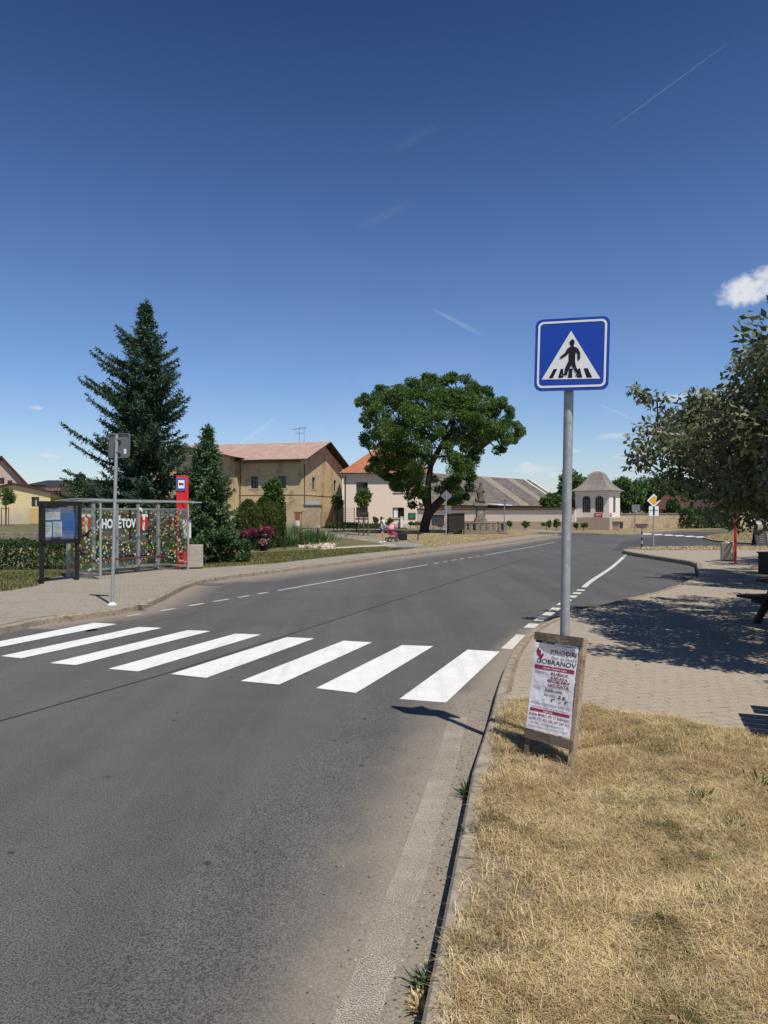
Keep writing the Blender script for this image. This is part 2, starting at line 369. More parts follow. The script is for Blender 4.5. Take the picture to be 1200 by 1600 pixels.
def glassmat(name, tint=(.95, .97, .97), refl=.12, rough=.02):
    m, nt, b, o, out = newmat(name); nt.nodes.remove(b)
    t = nd(nt, 'ShaderNodeBsdfTransparent'); t.inputs[0].default_value = rgb(tint)
    g = nd(nt, 'ShaderNodeBsdfGlossy'); g.inputs['Roughness'].default_value = rough; g.inputs['Color'].default_value = (.9, .92, .95, 1)
    fr = nd(nt, 'ShaderNodeFresnel'); fr.inputs[0].default_value = 1.5
    mx = nd(nt, 'ShaderNodeMixShader'); lk(nt, math_n(nt, 'MULTIPLY', fr.outputs[0], refl*2.6), mx.inputs[0])
    lk(nt, t.outputs[0], mx.inputs[1]); lk(nt, g.outputs[0], mx.inputs[2]); lk(nt, mx.outputs[0], out.inputs[0]); return m

M = {}
M['asphalt'] = asphalt('asphalt', .088, (1.03, 1.0, .96))
M['asphalt_dust'] = asphalt('asphalt_dusty', .088, (1.03, 1.0, .96), dust=True)
M['asphalt_new'] = asphalt('asphalt_fresh', .062, (.98, 1.0, 1.04), dark_spots=False)
M['path'] = asphalt('path_asphalt', .22, (1.06, 1.0, .92), dark_spots=False)
M['white_road'] = paint('road_paint', (.84, .83, .81), .31, 6, .15, .4, 140)
M['white_worn'] = paint('road_paint_worn', (.53, .47, .37), .488, 1.6, .2, .22, 130)
M['white_old'] = paint('road_paint_old', (.60, .58, .54), .42, 3, .15, .45, 120)
M['paving'] = paving('paving_blocks', (.30, .26, .205), (.36, .31, .245), (.15, .12, .09), .165, .125, R(-12), (.37, .315, .245), .4)
M['paving_left'] = paving('paving_blocks_left', (.24, .21, .17), (.31, .275, .22), (.14, .12, .09), .22, .11, R(-20), (.32, .28, .225), .45)
M['kerb'] = mat('kerb_concrete', (.29, .245, .185), .9, .28, 7, .6, 60, fleck=(9, (.17, .13, .09), .52, .7))
M['soil'] = mat('dry_soil', (.155, .118, .078), .95, .3, 4, .8, 40, fleck=(60, (.33, .26, .17), .5, .7))
M['lawn'] = mat('lawn_ground', (.115, .105, .045), .95, .35, .7, .8, 25, fleck=(9, (.24, .20, .09), .5, .72))
M['lawn_dry'] = mat('dry_lawn_ground', (.26, .205, .105), .95, .3, 1.2, .8, 25, fleck=(8, (.15, .13, .06), .52, .7))
M['gravel'] = mat('pale_gravel', (.42, .37, .3), .95, .2, 5, .8, 60)
M['galv'] = mat('galvanised_steel', (.36, .37, .37), .55, .14, 9, .12, 60, .35, .5, fleck=(45, (.55, .56, .55), .58, .7))
M['galv_dark'] = mat('galvanised_dull', (.24, .25, .255), .6, .12, 6, .05, 60, .3, .4)
M['black'] = mat('black_paint', (.018, .017, .017), .45, .2, 5)
M['dark_wood'] = mat('dark_stained_wood', (.035, .026, .02), .65, .3, 4, .3, 30)
M['white'] = mat('white_paint', (.8, .8, .79), .5, .05, 4)
M['red'] = mat('red_paint', (.62, .022, .02), .4, .08, 3)
M['blue'] = mat('sign_blue', (.006, .055, .40), .38, .05, 3, 0, 80, 0, .5)
M['signwhite'] = mat('sign_white', (.80, .80, .80), .4, .04, 3)
M['signblack'] = mat('sign_black', (.008, .009, .014), .45, .05, 3)
M['signgrey'] = mat('sign_back', (.17, .185, .19), .55, .1, 3, 0, 80, .2)
M['yellow'] = mat('sign_yellow', (.83, .45, .015), .4, .05, 3)
M['concrete'] = mat('washed_concrete', (.42, .375, .31), .9, .1, 3, .9, 45, fleck=(55, (.2, .17, .14), .52, .62))
M['stone'] = mat('weathered_stone', (.23, .19, .145), .95, .3, 2.5, .8, 18, fleck=(6, (.08, .07, .055), .55, .7))
M['bark'] = mat('bark', (.05, .04, .03), .95, .35, 3, .9, 20)
M['bark_young'] = mat('young_bark', (.10, .08, .06), .9, .3, 6, .4, 30)
M['tar'] = None
M['pane'] = mat('window_pane', (.015, .017, .02), .08, .2, 1.0, 0, 80, 0, .6)
M['clear'] = glassmat('clear_glass')
M['frame_brown'] = mat('brown_window_frame', (.05, .032, .022), .6, .2, 4)
M['frame_white'] = mat('white_window_frame', (.7, .69, .66), .6, .1, 4)
# ------------------------------------------------------------------ the setting: ground, road, pavements
def V2(p): return Vector((p[0], p[1]))
def offset_line(pts, d):                    # offset a 2-D polyline to its left by d
    out = []; n = len(pts); pts = [V2(p) for p in pts]
    for i in range(n):
        a = pts[max(i-1, 0)]; b = pts[min(i+1, n-1)]
        d1 = (pts[i]-a).normalized() if i > 0 else (b-pts[i]).normalized(); d2 = (b-pts[i]).normalized() if i < n-1 else d1
        t = (d1+d2).normalized(); nn = Vector((-t.y, t.x)); k = d/max(.45, nn.dot(Vector((-d1.y, d1.x))))
        out.append(pts[i] + nn*k)
    return out
def smooth_line(pts, it=2):
    pts = [V2(p) for p in pts]
    for _ in range(it):
        q = [pts[0]]
        for a, b in zip(pts[:-1], pts[1:]): q += [a*.75+b*.25, a*.25+b*.75]
        q.append(pts[-1]); pts = q
    return pts
def sheet(name, poly, z, m, bottom=None, kind='structure'):
    mb = MB(); n = len(poly); top = [(p[0], p[1], z) for p in poly]
    mb.add(top, [tuple(range(n))])
    if bottom is not None:
        bot = [(p[0], p[1], bottom) for p in poly]
        mb.add(top+bot, [(i, i+n, (i+1) % n + n, (i+1) % n) for i in range(n)])
    o = mb.build(name, m); bm = bmesh.new(); bm.from_mesh(o.data); bmesh.ops.triangulate(bm, faces=[f for f in bm.faces if len(f.verts) > 4])
    bmesh.ops.recalc_face_normals(bm, faces=bm.faces[:]); bm.to_mesh(o.data); bm.free()
    me = o.data                                      # tops must look up
    o['kind'] = kind; return o
def kerb_line(name, pts, side, top, w=.15, stone=1.0, bottom=-.02):
    """row of kerb stones whose road face runs along pts; body lies on the given side (+1 = left)"""
    pts = [V2(p) for p in pts]; mb = MB(); inner = offset_line(pts, side*w); rnd = random.Random(5)
    # resample to stone lengths
    def samp(line):
        seg = [0.0]
        for a, b in zip(line[:-1], line[1:]): seg.append(seg[-1] + (b-a).length)
        return seg
    sp = samp(pts); L = sp[-1]
    def at(line, s):
        for i in range(len(sp)-1):
            if s <= sp[i+1] or i == len(sp)-2:
                t = (s-sp[i])/max(1e-6, sp[i+1]-sp[i]); return line[i].lerp(line[i+1], min(1.0, t))
    s = 0.0; cuts = []
    while s < L - .05:
        e = min(L, s + stone); dz = rnd.uniform(-.006, .006); k = 3
        for j in range(k):
            a = s + (e-s)*j/k + (.005 if j == 0 else 0); b = s + (e-s)*(j+1)/k - (.005 if j == k-1 else 0)
            o0, o1, i0, i1 = at(pts, a), at(pts, b), at(inner, a), at(inner, b); z = top + dz
            ch = .018
            c0 = o0.lerp(i0, ch/w); c1 = o1.lerp(i1, ch/w)
            v = [(o0.x, o0.y, bottom), (o1.x, o1.y, bottom), (o0.x, o0.y, z-ch), (o1.x, o1.y, z-ch), (c0.x, c0.y, z), (c1.x, c1.y, z),
                 (i0.x, i0.y, z), (i1.x, i1.y, z), (i0.x, i0.y, bottom), (i1.x, i1.y, bottom)]
            mb.add(v, [(0, 1, 3, 2), (2, 3, 5, 4), (4, 5, 7, 6), (6, 7, 9, 8)] + ([(0, 2, 4, 6, 8)] if j == 0 else []) + ([(1, 9, 7, 5, 3)] if j == k-1 else []))
        s = e
    return structure(mb.build(name, M['kerb']))
def ribbon(mb, pts, w, z, dash=None, m=0, side=0.0):
    """flat painted strip along pts (photo or ground), optional list of (start,end) lengths"""
    a = offset_line(pts, w/2+side); b = offset_line(pts, -w/2+side); n = len(pts)
    mb.add([(p.x, p.y, z) for p in a] + [(p.x, p.y, z) for p in b], [(n+i, n+i+1, i+1, i) for i in range(n-1)], m)

sheet('ground', [(-900, -60), (1500, -60), (1500, 2500), (-900, 2500)], -.03, M['lawn'])
sheet('road', [(-45, -14), (140, -14), (140, 72), (-45, 72)], 0.0, M['asphalt'])
M['verge_soil'] = mat('verge_soil', (.20, .155, .10), .95, .35, 5, .9, 35, fleck=(45, (.36, .28, .17), .48, .66))
# --- right hand land: verge, pavement, kerb
KR = [(-1.0, -3.0), (.178, 2.817), (.661, 5.24), (1.02, 6.7), (1.27, 7.85), (1.62, 9.25), (2.28, 11.27), (3.41, 13.25), (4.6, 14.6), (6.9, 17.3), (9.3, 20.9),
      (10.45, 23.7), (11.62, 26.4), (11.6, 28.6), (11.45, 33.0), (11.75, 35.2), (12.6, 36.8), (14.2, 38.2), (17, 38.9), (22, 39.2), (60, 40)]
KRs = [V2(p) for p in KR[:2]] + smooth_line(KR[2:11], 2)[0:] + smooth_line(KR[11:], 1)
RZ = .155
sheet('verge', [tuple(p) for p in offset_line(KRs, -.098)] + [(60, -14), (-.6, -14)], RZ, M['verge_soil'], -.02)
kerb_line('kerb', KRs, -1, RZ+.004, .10)
gb = [(1.14, 7.12), (1.7, 6.93), (2.25, 6.62), (3.2, 5.95), (4.6, 5.1), (7, 3.9), (12, 2.4), (24, 0)]       # paving / dry grass line
inner = [p for p in offset_line(KRs, -.15)]
pav = [p for p in inner if 7.1 < p.y < 36.5 and p.x < 12.6]
sheet('pavement', [tuple(p) for p in pav] + [(12.9, 34.6), (17, 34.9), (45, 35.5), (60, 20), (24, 0)] + gb[::-1][1:], RZ+.006, M['paving'])
# --- left hand land
KL = [(-13, -3), (-9.8, 3), (-7.5, 8.75), (-6.45, 11.4), (-6.25, 12.2), (-6.15, 12.8), (-5.85, 13.05), (-5.57, 13.45), (-5.33, 13.8), (-5.02, 14.5), (-4.98, 15.5), (-5.12, 17.3),
      (-5.24, 19.1), (-5.12, 20.2), (-4.55, 21.7), (-3.24, 24.2), (-1.28, 28.2), (.58, 32.0), (2.46, 35.4), (5.07, 40), (9.4, 49), (12.7, 56.3),
      (15.2, 61.5), (15.5, 64), (13.5, 66), (8, 68), (-12, 71), (-80, 74)]
KLs = smooth_line(KL, 1)
LZ = .12
lin = offset_line(KLs, .148)
sheet('lawn', [tuple(p) for p in lin] + [(-80, -14), (-16, -14)], LZ, M['lawn'], -.02)
kerb_line('kerb', [p for p in KLs if p.y > 12.95 and p.y < 66], 1, LZ+.005)
kerb_line('kerb', [p for p in KLs if p.y <= 13.0], 1, LZ+.004)
bk = [(-16, 6), (-12.6, 13), (-10.0, 15.9), (-9.05, 17.2), (-8.95, 18.4), (-9.3, 19.4), (-9.6, 20.7), (-7.9, 24.3), (-6.1, 24.1), (-4.04, 26.3), (-1.2, 32.2), (.65, 35.4), (2.87, 39.2), (8.5, 51.5), (12.6, 60.5)]
lp = [p for p in offset_line(KLs, .15) if p.y > -2.5 and p.y < 61.5]
sheet('pavement', [tuple(p) for p in lp] + bk[::-1], LZ+.006, M['paving_left'])
sheet('path', [tuple(P(x, y, .13)[:2]) for x, y in ((648, 856), (664, 851), (625, 844), (575, 838), (500, 831), (440, 829), (440, 832), (495, 836), (548, 842), (590, 848), (612, 857))], LZ+.009, M['path'])
sheet('path', [tuple(P(x, y, .13)[:2]) for x, y in ((500, 857), (560, 852.5), (618, 850.5), (618, 852.5), (560, 855), (505, 860))], LZ+.012, M['gravel'])
sheet('lawn', [tuple(P(x, y, .13)[:2]) for x, y in ((645, 857), (700, 851), (790, 839), (838, 833), (845, 830), (800, 828), (700, 828), (560, 829), (520, 830), (575, 836.5), (628, 843.5), (668, 851))], LZ+.004, M['lawn_dry'])
sheet('lane', [(-9, 69), (-9, 79), (16, 77), (20, 66)], LZ+.002, M['path'])
# pond, its stone bank and the green beyond it
sheet('water', [(-60, 30), (-17, 30), (-17, 49.9), (-60, 49.9)], LZ+.005, mat('pond_water', (.055, .05, .03), .06, .3, .6, .15, 9, 0, .6))
sheet('lawn', [(-140, 50.3), (-14, 50.3), (-15, 74), (-15, 120), (-140, 120)], .54, M['lawn'], -.02)
mb = MB(); rnd = random.Random(3); x = -62.0
while x < -14:
    w = rnd.uniform(.5, 1.1)
    mb.bbox((x+w/2, 50.1, .3+rnd.uniform(-.02, .02)), (w-.02, .42, .56), 0, None, .03); x += w
structure(mb.build('pond_bank', M['stone']))
# far verge along the wall, island, crossing road
fv = [P(x, y, .1) for x, y in ((640, 829), (700, 829.5), (800, 831), (880, 832.6), (940, 834), (985, 834.3), (1015, 831.5), (1058, 828), (1157, 824.3), (1260, 822))]
sheet('verge', [tuple(p[:2]) for p in fv] + [(140, 98), (140, 200), (3, 200)], .10, M['lawn_dry'], -.03)
kerb_line('kerb', [tuple((p + Vector((0, -.16, 0)))[:2]) for p in fv[2:]], 1, .11)
isl = [P(x, y, .1) for x, y in ((1098, 840), (1103, 837), (1116, 834.5), (1143, 832.5), (1200, 830), (1300, 827), (1300, 852), (1200, 849.5), (1143, 847), (1115, 844))]
sheet('verge', [tuple(p[:2]) for p in isl], .10, M['lawn_dry'], -.02)
sheet('side_road', [(11.9, 37), (17, 38.7), (60, 39.6), (138, 40), (138, 71.5), (30, 71.5), (24, 61), (16.5, 49)], .004, M['asphalt_new'])
# dusty gutter along the right kerb (attribute fades it into the asphalt)
def dust_strip(name, pts, widths, z, prof, side=1):
    mb = MB(); n = len(pts); k = len(prof); rows = [offset_line(pts, 0)]; dv = []
    for j, (t, dd) in enumerate(prof):
        ln = offset_line(pts, 1.0); rows_j = [p + (q-p)*(t*wd*side) for p, q, wd in zip([V2(p) for p in pts], ln, widths)]
        mb.v += [(p.x, p.y, z) for p in rows_j]; dv += [dd]*n
    for j in range(k-1):
        for i in range(n-1):
            f = (j*n+i, j*n+i+1, (j+1)*n+i+1, (j+1)*n+i); mb.f.append(f if side > 0 else f[::-1]); mb.m.append(0); mb.sm.append(False)
    o = mb.build(name, M['asphalt_dust']); at = o.data.attributes.new('dust', 'FLOAT', 'POINT'); at.data.foreach_set('value', dv); return structure(o)
ks = [p for p in KRs if p.y < 13]
dust_strip('road_edge', ks, [1.0 if p.y < 8 else .55 for p in ks], .003, [(-.03, 1.05), (.3, 1.0), (.45, .72), (.7, .45), (1.5, -.25)])
ll = [p for p in KLs if 12 < p.y < 62]
dust_strip('road_edge', ll, [1.0 if p.y < 21 else 1.9 for p in ll], .003, [(-.03, .95), (.3, .7), (.7, .4), (1.3, -.2)], -1)
# --- painted markings
M['white_lane'] = paint('lane_paint', (.70, .66, .58), .36, 4, .15, .45, 120)
mb = MB()
nl = [(624, 1092), (494, 1075), (376, 1064), (267, 1053), (169, 1045), (78, 1036), (1, 1025), (-62, 1014)]
nr = [(697, 1097.5), (556, 1082.5), (436, 1069.5), (322, 1059), (216, 1049), (118.5, 1039), (33, 1028.5), (-32, 1017)]
fr = [(781, 1018), (677, 1009.5), (581, 1003.5), (491, 997.5), (408, 991.5), (329, 986), (253, 981), (183, 975)]
fl = [(730.5, 1015), (628, 1008), (536.5, 1001), (448.5, 995.5), (368, 990), (293.5, 984.5), (217, 979.5), (147, 973)]
for a, b, c, d in zip(nl, nr, fr, fl):
    q = [P(*p, .006) for p in (a, b, c, d)]; mb.add([v for v in q], [(0, 1, 2, 3)])
structure(mb.build('crossing_stripes', M['white_road']))
mb = MB()
for x, y in ((995, 833.6), (1011, 834.4), (1028, 835.2), (1045, 836.1), (1061.5, 837), (1078, 838), (1094, 839)):
    mb.add([P(x-9.5, y-.5, .008), P(x+4, y-.9, .008), P(x+9.5, y+.5, .008), P(x-4, y+.9, .008)], [(3, 2, 1, 0)])
structure(mb.build('crossing_stripes', M['white_road']))
mb = MB()
for q in (((783, 1013), (800, 1014.5), (821, 992.5), (807, 991)),):
    mb.add([P(*p, .007) for p in q], [(0, 1, 2, 3)])
edge = smooth_line([tuple(P(x, y)[:2]) for x, y in ((789, 1013), (829, 979), (846, 967), (858, 959), (869, 951), (891, 935), (901, 928), (908, 922), (922, 909), (938, 899), (960, 884), (979, 866), (984, 862.5), (992, 860))], 1)
def dashes(line, spans, w, z):
    seg = [0.0]
    for a, b in zip(line[:-1], line[1:]): seg.append(seg[-1] + (b-a).length)
    def at(s):
        for i in range(len(seg)-1):
            if s <= seg[i+1] or i == len(seg)-2: return line[i].lerp(line[i+1], min(1, (s-seg[i])/max(1e-6, seg[i+1]-seg[i])))
    for a, b in spans:
        n = max(2, int((b-a)/1.0)+1); ribbon(mb, [at(a + (b-a)*k/(n-1)) for k in range(n)], w, z)
    return seg[-1]
edge = [V2(p) for p in edge]
def s_of_y(line, py):           # arclength at which the line reaches photo row py
    s = 0.0; Yt = EYE*F/(py-800)
    for a, b in zip(line[:-1], line[1:]):
        if a.y <= Yt <= b.y: return s + (b-a).length*(Yt-a.y)/max(1e-6, b.y-a.y)
        s += (b-a).length
    return s
sp = [(s_of_y(edge, a), s_of_y(edge, b)) for a, b in ((981.5, 975), (970.5, 965), (962, 957), (954.5, 950), (946, 942), (940, 937), (934, 931), (928.5, 926), (923.5, 921.5))]
dashes(edge, sp, .19, .007); dashes(edge, [(s_of_y(edge, 918), s_of_y(edge, 870))], .14, .007)
s0 = s_of_y(edge, 869); dashes(edge, [(s0+k*1.0, s0+k*1.0+.6) for k in range(5)], .13, .007)
structure(mb.build('edge_line', M['white_lane']))
mb = MB()
le = [V2(tuple(P(x, y)[:2])) for x, y in ((196, 963.5), (262, 953.2), (307, 945), (345, 938.5), (381, 932.5), (411, 927), (436, 922.8), (500, 911.5), (580, 897), (671, 882), (720, 873.5), (765, 866.4), (820, 856.5), (868, 847), (890, 842))]
sp = [(s_of_y(le, a), s_of_y(le, b)) for a, b in ((963.2, 959.8), (955, 951.2), (947, 943), (940.5, 936.5), (934, 931), (928.5, 925.8), (923, 882.5))]
sp += [(s_of_y(le, 881)+k*1.0, s_of_y(le, 881)+k*1.0+.55) for k in range(7)] + [(s_of_y(le, 866.8), s_of_y(le, 847.5))]
dashes(le, sp, .10, .007)
structure(mb.build('edge_line', M['white_old']))
mb = MB()
wl = [V2(tuple(P(x, y)[:2])) for x, y in ((500, 1720), (556, 1600), (600, 1480), (640, 1370), (676, 1260), (700, 1180), (716, 1121))]
ribbon(mb, wl, .175, .007); structure(mb.build('edge_line', M['white_worn']))
# longitudinal joint in the asphalt, with its bitumen seal
mb = MB(); jl = [V2(tuple(P(x, y)[:2])) for x, y in ((-60, 1143), (0, 1127), (164, 1080), (266, 1051), (420, 1002), (490, 979), (640, 931), (780, 886), (850, 865), (880, 856))]
ribbon(mb, smooth_line(jl, 1), .022, .0035); structure(mb.build('road_joint', mat('bitumen', (.016, .015, .015), .6, .2, 6)))
# storm drain in the left gutter
mb = MB(); c = P(330, 913, .006)
mb.box((c.x, c.y, .006), (.62, .62, .004), 0, Matrix.Rotation(R(-20), 3, 'Z'))
rz = Matrix.Rotation(R(-20), 3, 'Z')
for k in range(7): mb.box(Vector((c.x, c.y, .011)) + rz @ Vector(((k-3)*.08, 0, 0)), (.03, .5, .006), 1, rz)
structure(mb.build('storm_drain', [mat('drain_iron', (.05, .047, .043), .6, .2, 5), M['galv_dark']]))
# ------------------------------------------------------------------ near things
Z3 = Vector((0, 0, 1))
def rel(mb, org):
    o = Vector(org); mb.v = [tuple(Vector(v) - o) for v in mb.v]; return mb
def clamp_mb(c, U, N, r):
    b = MB(); b.bar(c - U*(r+.03), c + U*(r+.03), .03, .03, 0); b.bar(c - N*(r+.02) - U*.0, c + N*(r+.02), .035, .03); return b

# --- the pedestrian crossing sign beside the kerb
foot = Vector((1.425, 5.66, RZ)); top = Vector((1.425 + .051*3.05/2.87, 5.66, 3.42))
t = thing('crossing_sign', 'blue square pedestrian crossing sign on a tall grey pole behind the poster board', 'road sign', foot)
mb = MB(); mb.tube([foot - Z3*.05, foot + (top-foot)*.5, top], .0375, 20); mb.tube([top - (top-foot).normalized()*.02, top + Z3*.012], .040, 20)
wd = foot + (top-foot)*.79; mb.tube([wd, wd + (top-foot).normalized()*.012], .0385, 20)
rel(mb, foot).build('pole', M['galv'], t)
psi = R(18); U0 = Vector((math.cos(psi), -math.sin(psi), 0)); rl = R(1.5)
U = U0*math.cos(rl) - Z3*math.sin(rl); V = Z3*math.cos(rl) + U0*math.sin(rl); N = U.cross(V).normalized()
Csg = Vector((XatY(893, 5.565), 5.565, EYE + (800-553)/F*5.565)); SW = .565
mb = MB(); mb.prism(rrect(SW, SW, .055), Csg, U, V, .028, 0, 1)
rel(mb, foot).build('sign_plate', [M['blue'], M['signgrey']], t)
mb = MB()
def ring(w1, r1, w2, r2, off, m):
    a = rrect(w1, w1, r1); b = rrect(w2, w2, r2); n = len(a); O = Csg + N*off
    mb.add([O + U*p[0] + V*p[1] for p in a+b], [(i, (i+1) % n, n+(i+1) % n, n+i) for i in range(n)], m)
ring(SW*.925, .042, SW*.868, .030, .0022, 0)
def sg(x, y): return ((x - 675 + .045*(y-508))/690*SW, -(y - 508 + .054*(x-675))/680*SW)
def sgp(pts, off, m): mb.flat2d([sg(*p) for p in pts], [tuple(range(len(pts)-1, -1, -1))], Csg + N*off, U, V, m)
sgp([(675, 290), (935, 735), (390, 757)], .0024, 0)
for q in ([(505, 655), (540, 652), (497, 740), (457, 743)], [(572, 652), (596, 650), (592, 735), (545, 738)], [(650, 648), (681, 646), (678, 732), (636, 735)],
          [(735, 646), (752, 643), (771, 728), (720, 732)], [(784, 643), (822, 640), (862, 726), (812, 729)]): sgp(q, .0040, 1)
def hull_grow(pts, k):
    cx = sum(p[0] for p in pts)/len(pts); cy = sum(p[1] for p in pts)/len(pts)
    return [(p[0] + k*(p[0]-cx)/math.hypot(p[0]-cx, p[1]-cy), p[1] + k*(p[1]-cy)/math.hypot(p[0]-cx, p[1]-cy)) for p in pts]
def fan(pts, off, m): 
    bm = bmesh.new(); vs = [bm.verts.new(Csg + N*off + U*sg(*p)[0] + V*sg(*p)[1]) for p in pts]; f = bm.faces.new(vs); bm.normal_update()
    if f.normal.dot(N) < 0: f.normal_flip()
    bmesh.ops.triangulate(bm, faces=bm.faces[:]); mb.bm(bm, m)
man = [[(653, 447), (670, 440), (700, 440), (722, 446), (738, 460), (745, 480), (712, 492), (708, 575), (648, 578), (650, 500), (636, 470)],
       [(655, 445), (635, 463), (612, 503), (570, 538), (565, 548), (570, 555), (580, 554), (632, 520), (660, 486)],
       [(715, 446), (738, 458), (756, 495), (754, 553), (747, 563), (736, 564), (728, 552), (732, 508), (706, 484)],
       [(648, 570), (692, 578), (668, 622), (636, 682), (632, 708), (592, 714), (578, 708), (604, 696), (614, 640)],
       [(662, 585), (707, 572), (715, 628), (738, 672), (758, 690), (756, 703), (712, 712), (708, 706), (724, 694), (700, 665), (680, 628)]]
for q in man[3:]: fan([(x-5, y+3) for x, y in q], .0050, 0); 
for i, q in enumerate(man): fan(q, .0056+.0003*i, 1)
fan([(683 + 22*math.cos(a), 406 + 30*math.sin(a)) for a in np.linspace(0, 2*math.pi, 16)[:-1]], .0058, 1)
fan([(651, 402), (655, 397), (667, 395), (668, 381), (684, 372), (700, 376), (706, 387), (704, 400)], .0062, 1)
fan([(674, 430), (696, 430), (700, 446), (670, 446)], .0064, 1)
rel(mb, foot).build('pictogram', [M['signwhite'], M['signblack']], t)
for dz in (-.17, .17):
    rel(clamp_mb(Csg + V*dz - N*.09, U, N, .04), foot).build('clamp', M['galv_dark'], t)

# --- the same kind of sign seen from behind across the road
foot = P(175, 945, LZ+.006); top = Vector((XatY(182.5, foot.y), foot.y, EYE + 121/F*foot.y))
t = thing('crossing_sign', 'grey back of a square road sign on a pole at the left kerb', 'road sign', foot)
mb = MB(); mb.tube([foot - Z3*.05, top], .034, 16); mb.tube([top, top + Z3*.01], .036, 16); rel(mb, foot).build('pole', M['galv'], t)
mb = MB(); mb.tube([foot, foot + Z3*.05], .06, 12); mb.tube([foot, foot + Z3*.012], .1, 12); rel(mb, foot).build('foot_sleeve', M['white_old'] if False else M['white'], t)
U = Vector((math.cos(R(17)), -math.sin(R(17)), 0)); V = (Z3 + U*.02).normalized(); N = U.cross(V).normalized()      # N looks back to the camera
C = top - Z3*.225 - N*.058 + U*.02
mb = MB(); mb.prism(rrect(.5, .5, .05), C, U, V, .012, 0); a = rrect(.5, .5, .05); b = rrect(.47, .47, .04); n = len(a)
mb.add([C + U*p[0] + V*p[1] for p in a] + [C + N*.02 + U*p[0] + V*p[1] for p in a] + [C + N*.02 + U*p[0] + V*p[1] for p in b],
       [(i, (i+1) % n, n+(i+1) % n, n+i) for i in range(n)] + [(n+i, n+(i+1) % n, 2*n+(i+1) % n, 2*n+i) for i in range(n)], 0)
mb.flat2d([(.11, -.17), (.17, -.17), (.17, -.07), (.11, -.07)], [(0, 1, 2, 3)], C + N*.003, U, V, 1)
rel(mb, foot).build('sign_plate', [M['signgrey'], M['signwhite']], t)
for dz in (-.13, .13): rel(clamp_mb(C + V*dz + N*.035, U, N, .036), foot).build('clamp', M['galv_dark'], t)
mb = MB(); rnd = random.Random(8)
for k in range(14):
    a = rnd.uniform(0, 6.28); d = rnd.uniform(.05, .75); c = Vector((foot.x + d*math.cos(a)*1.2, foot.y - abs(d*math.sin(a))*.3 + .06, LZ+.0095))
    w, h = rnd.uniform(.08, .3), rnd.uniform(.02, .06); mb.add([c + Vector((w*math.cos(q)*rnd.uniform(.7, 1), h*math.sin(q)*rnd.uniform(.7, 1), .0002*k)) for q in np.linspace(0, 6.28, 10)[:-1]], [tuple(range(9))])
structure(mb.build('paint_splashes', M['white_worn']))

# --- poster board leaning on the pole
B0 = Vector((1.085, 5.50, RZ)); B1 = Vector((1.377, 5.225, RZ)); U = (B1-B0).normalized(); V = Vector((.12, .15, .92)).normalized(); N = U.cross(V).normalized()
V = N.cross(U).normalized()
t = thing('poster_board', 'weathered wooden board with a torn white and red sale poster, leaning on the pole', 'poster board', B0)
wood = mat('weathered_wood', (.125, .098, .072), .9, .4, 7, .6, 40, fleck=(22, (.24, .19, .14), .55, .7))
wood2 = mat('pale_wood', (.33, .25, .17), .9, .35, 9, .5, 40, fleck=(14, (.14, .11, .08), .52, .7))
def pb(u, v, n=0.0): return B0 + U*u + V*v + N*n
W0 = .40
for u, m_ in ((.018, wood), (W0-.008, wood2)):
    mb = MB(); mb.bar(pb(u, .0, -.02), pb(u, .94, -.02), .034, .06, 0, N); rel(mb, B0).build('post', m_, t)
mb = MB(); mb.bar(pb(-.004, .160, .014), pb(W0+.004, .154, .014), .065, .028, 0, N); rel(mb, B0).build('rail', wood, t)
mb = MB(); mb.bar(pb(-.006, .912, .012), pb(W0+.004, .912, .012), .062, .03, 0, N); rel(mb, B0).build('rail', wood, t)
mb = MB(); mb.bar(pb(.04, .55, -.034), pb(W0-.04, .55, -.034), .70, .012, 0, N); rel(mb, B0).build('backing_board', wood, t)
PW, PH, pu, pv = .374, .675, .004, .200
def warp(x, y): return .0030*math.sin(9*x + 13*y) + .0014*math.sin(31*x - 17*y + 1) + .0008*math.sin(52*y + 20*x) + .0004*math.sin(95*x+60*y) 
rnd = random.Random(4)
mb = MB(); nx, ny = 30, 54; vs = []; fs = []; O = pb(pu, pv, .0195)
tear = [(-.006 if i < 14 else 0) + rnd.uniform(-.007, .003) for i in range(nx+1)]
for j in range(ny+1):
    for i in range(nx+1):
        x = PW*i/nx; y = PH*j/ny
        if j == ny: y += tear[i]
        if i == nx: x += rnd.uniform(-.004, .001)
        vs.append((x, y))
for j in range(ny):
    for i in range(nx): a = j*(nx+1)+i; fs.append((a, a+1, a+nx+2, a+nx+1))
def wp(x, y): return warp(x, y) + .0003*math.sin(140*x+230*y)
mb.flat2d(vs, fs, O, U, V, 0, wp)
def ptxt(s, x, y0, x1, y1, m, bold=0.0, shear=0.0): put_text(mb, s, x*PW, (1-y1)*PH, (x1-x)*PW, (y1-y0)*PH, O + N*.0026, U, V, m, bold, shear, warp)
def pbar(x0, y0, x1, y1, m, off=.0016, nseg=14):
    v = []; 
    for i in range(nseg+1): x = PW*(x0 + (x1-x0)*i/nseg); v += [(x, (1-y1)*PH), (x, (1-y0)*PH)]
    mb.flat2d(v, [(2*i, 2*i+2, 2*i+3, 2*i+1) for i in range(nseg)], O + N*off, U, V, m, warp)
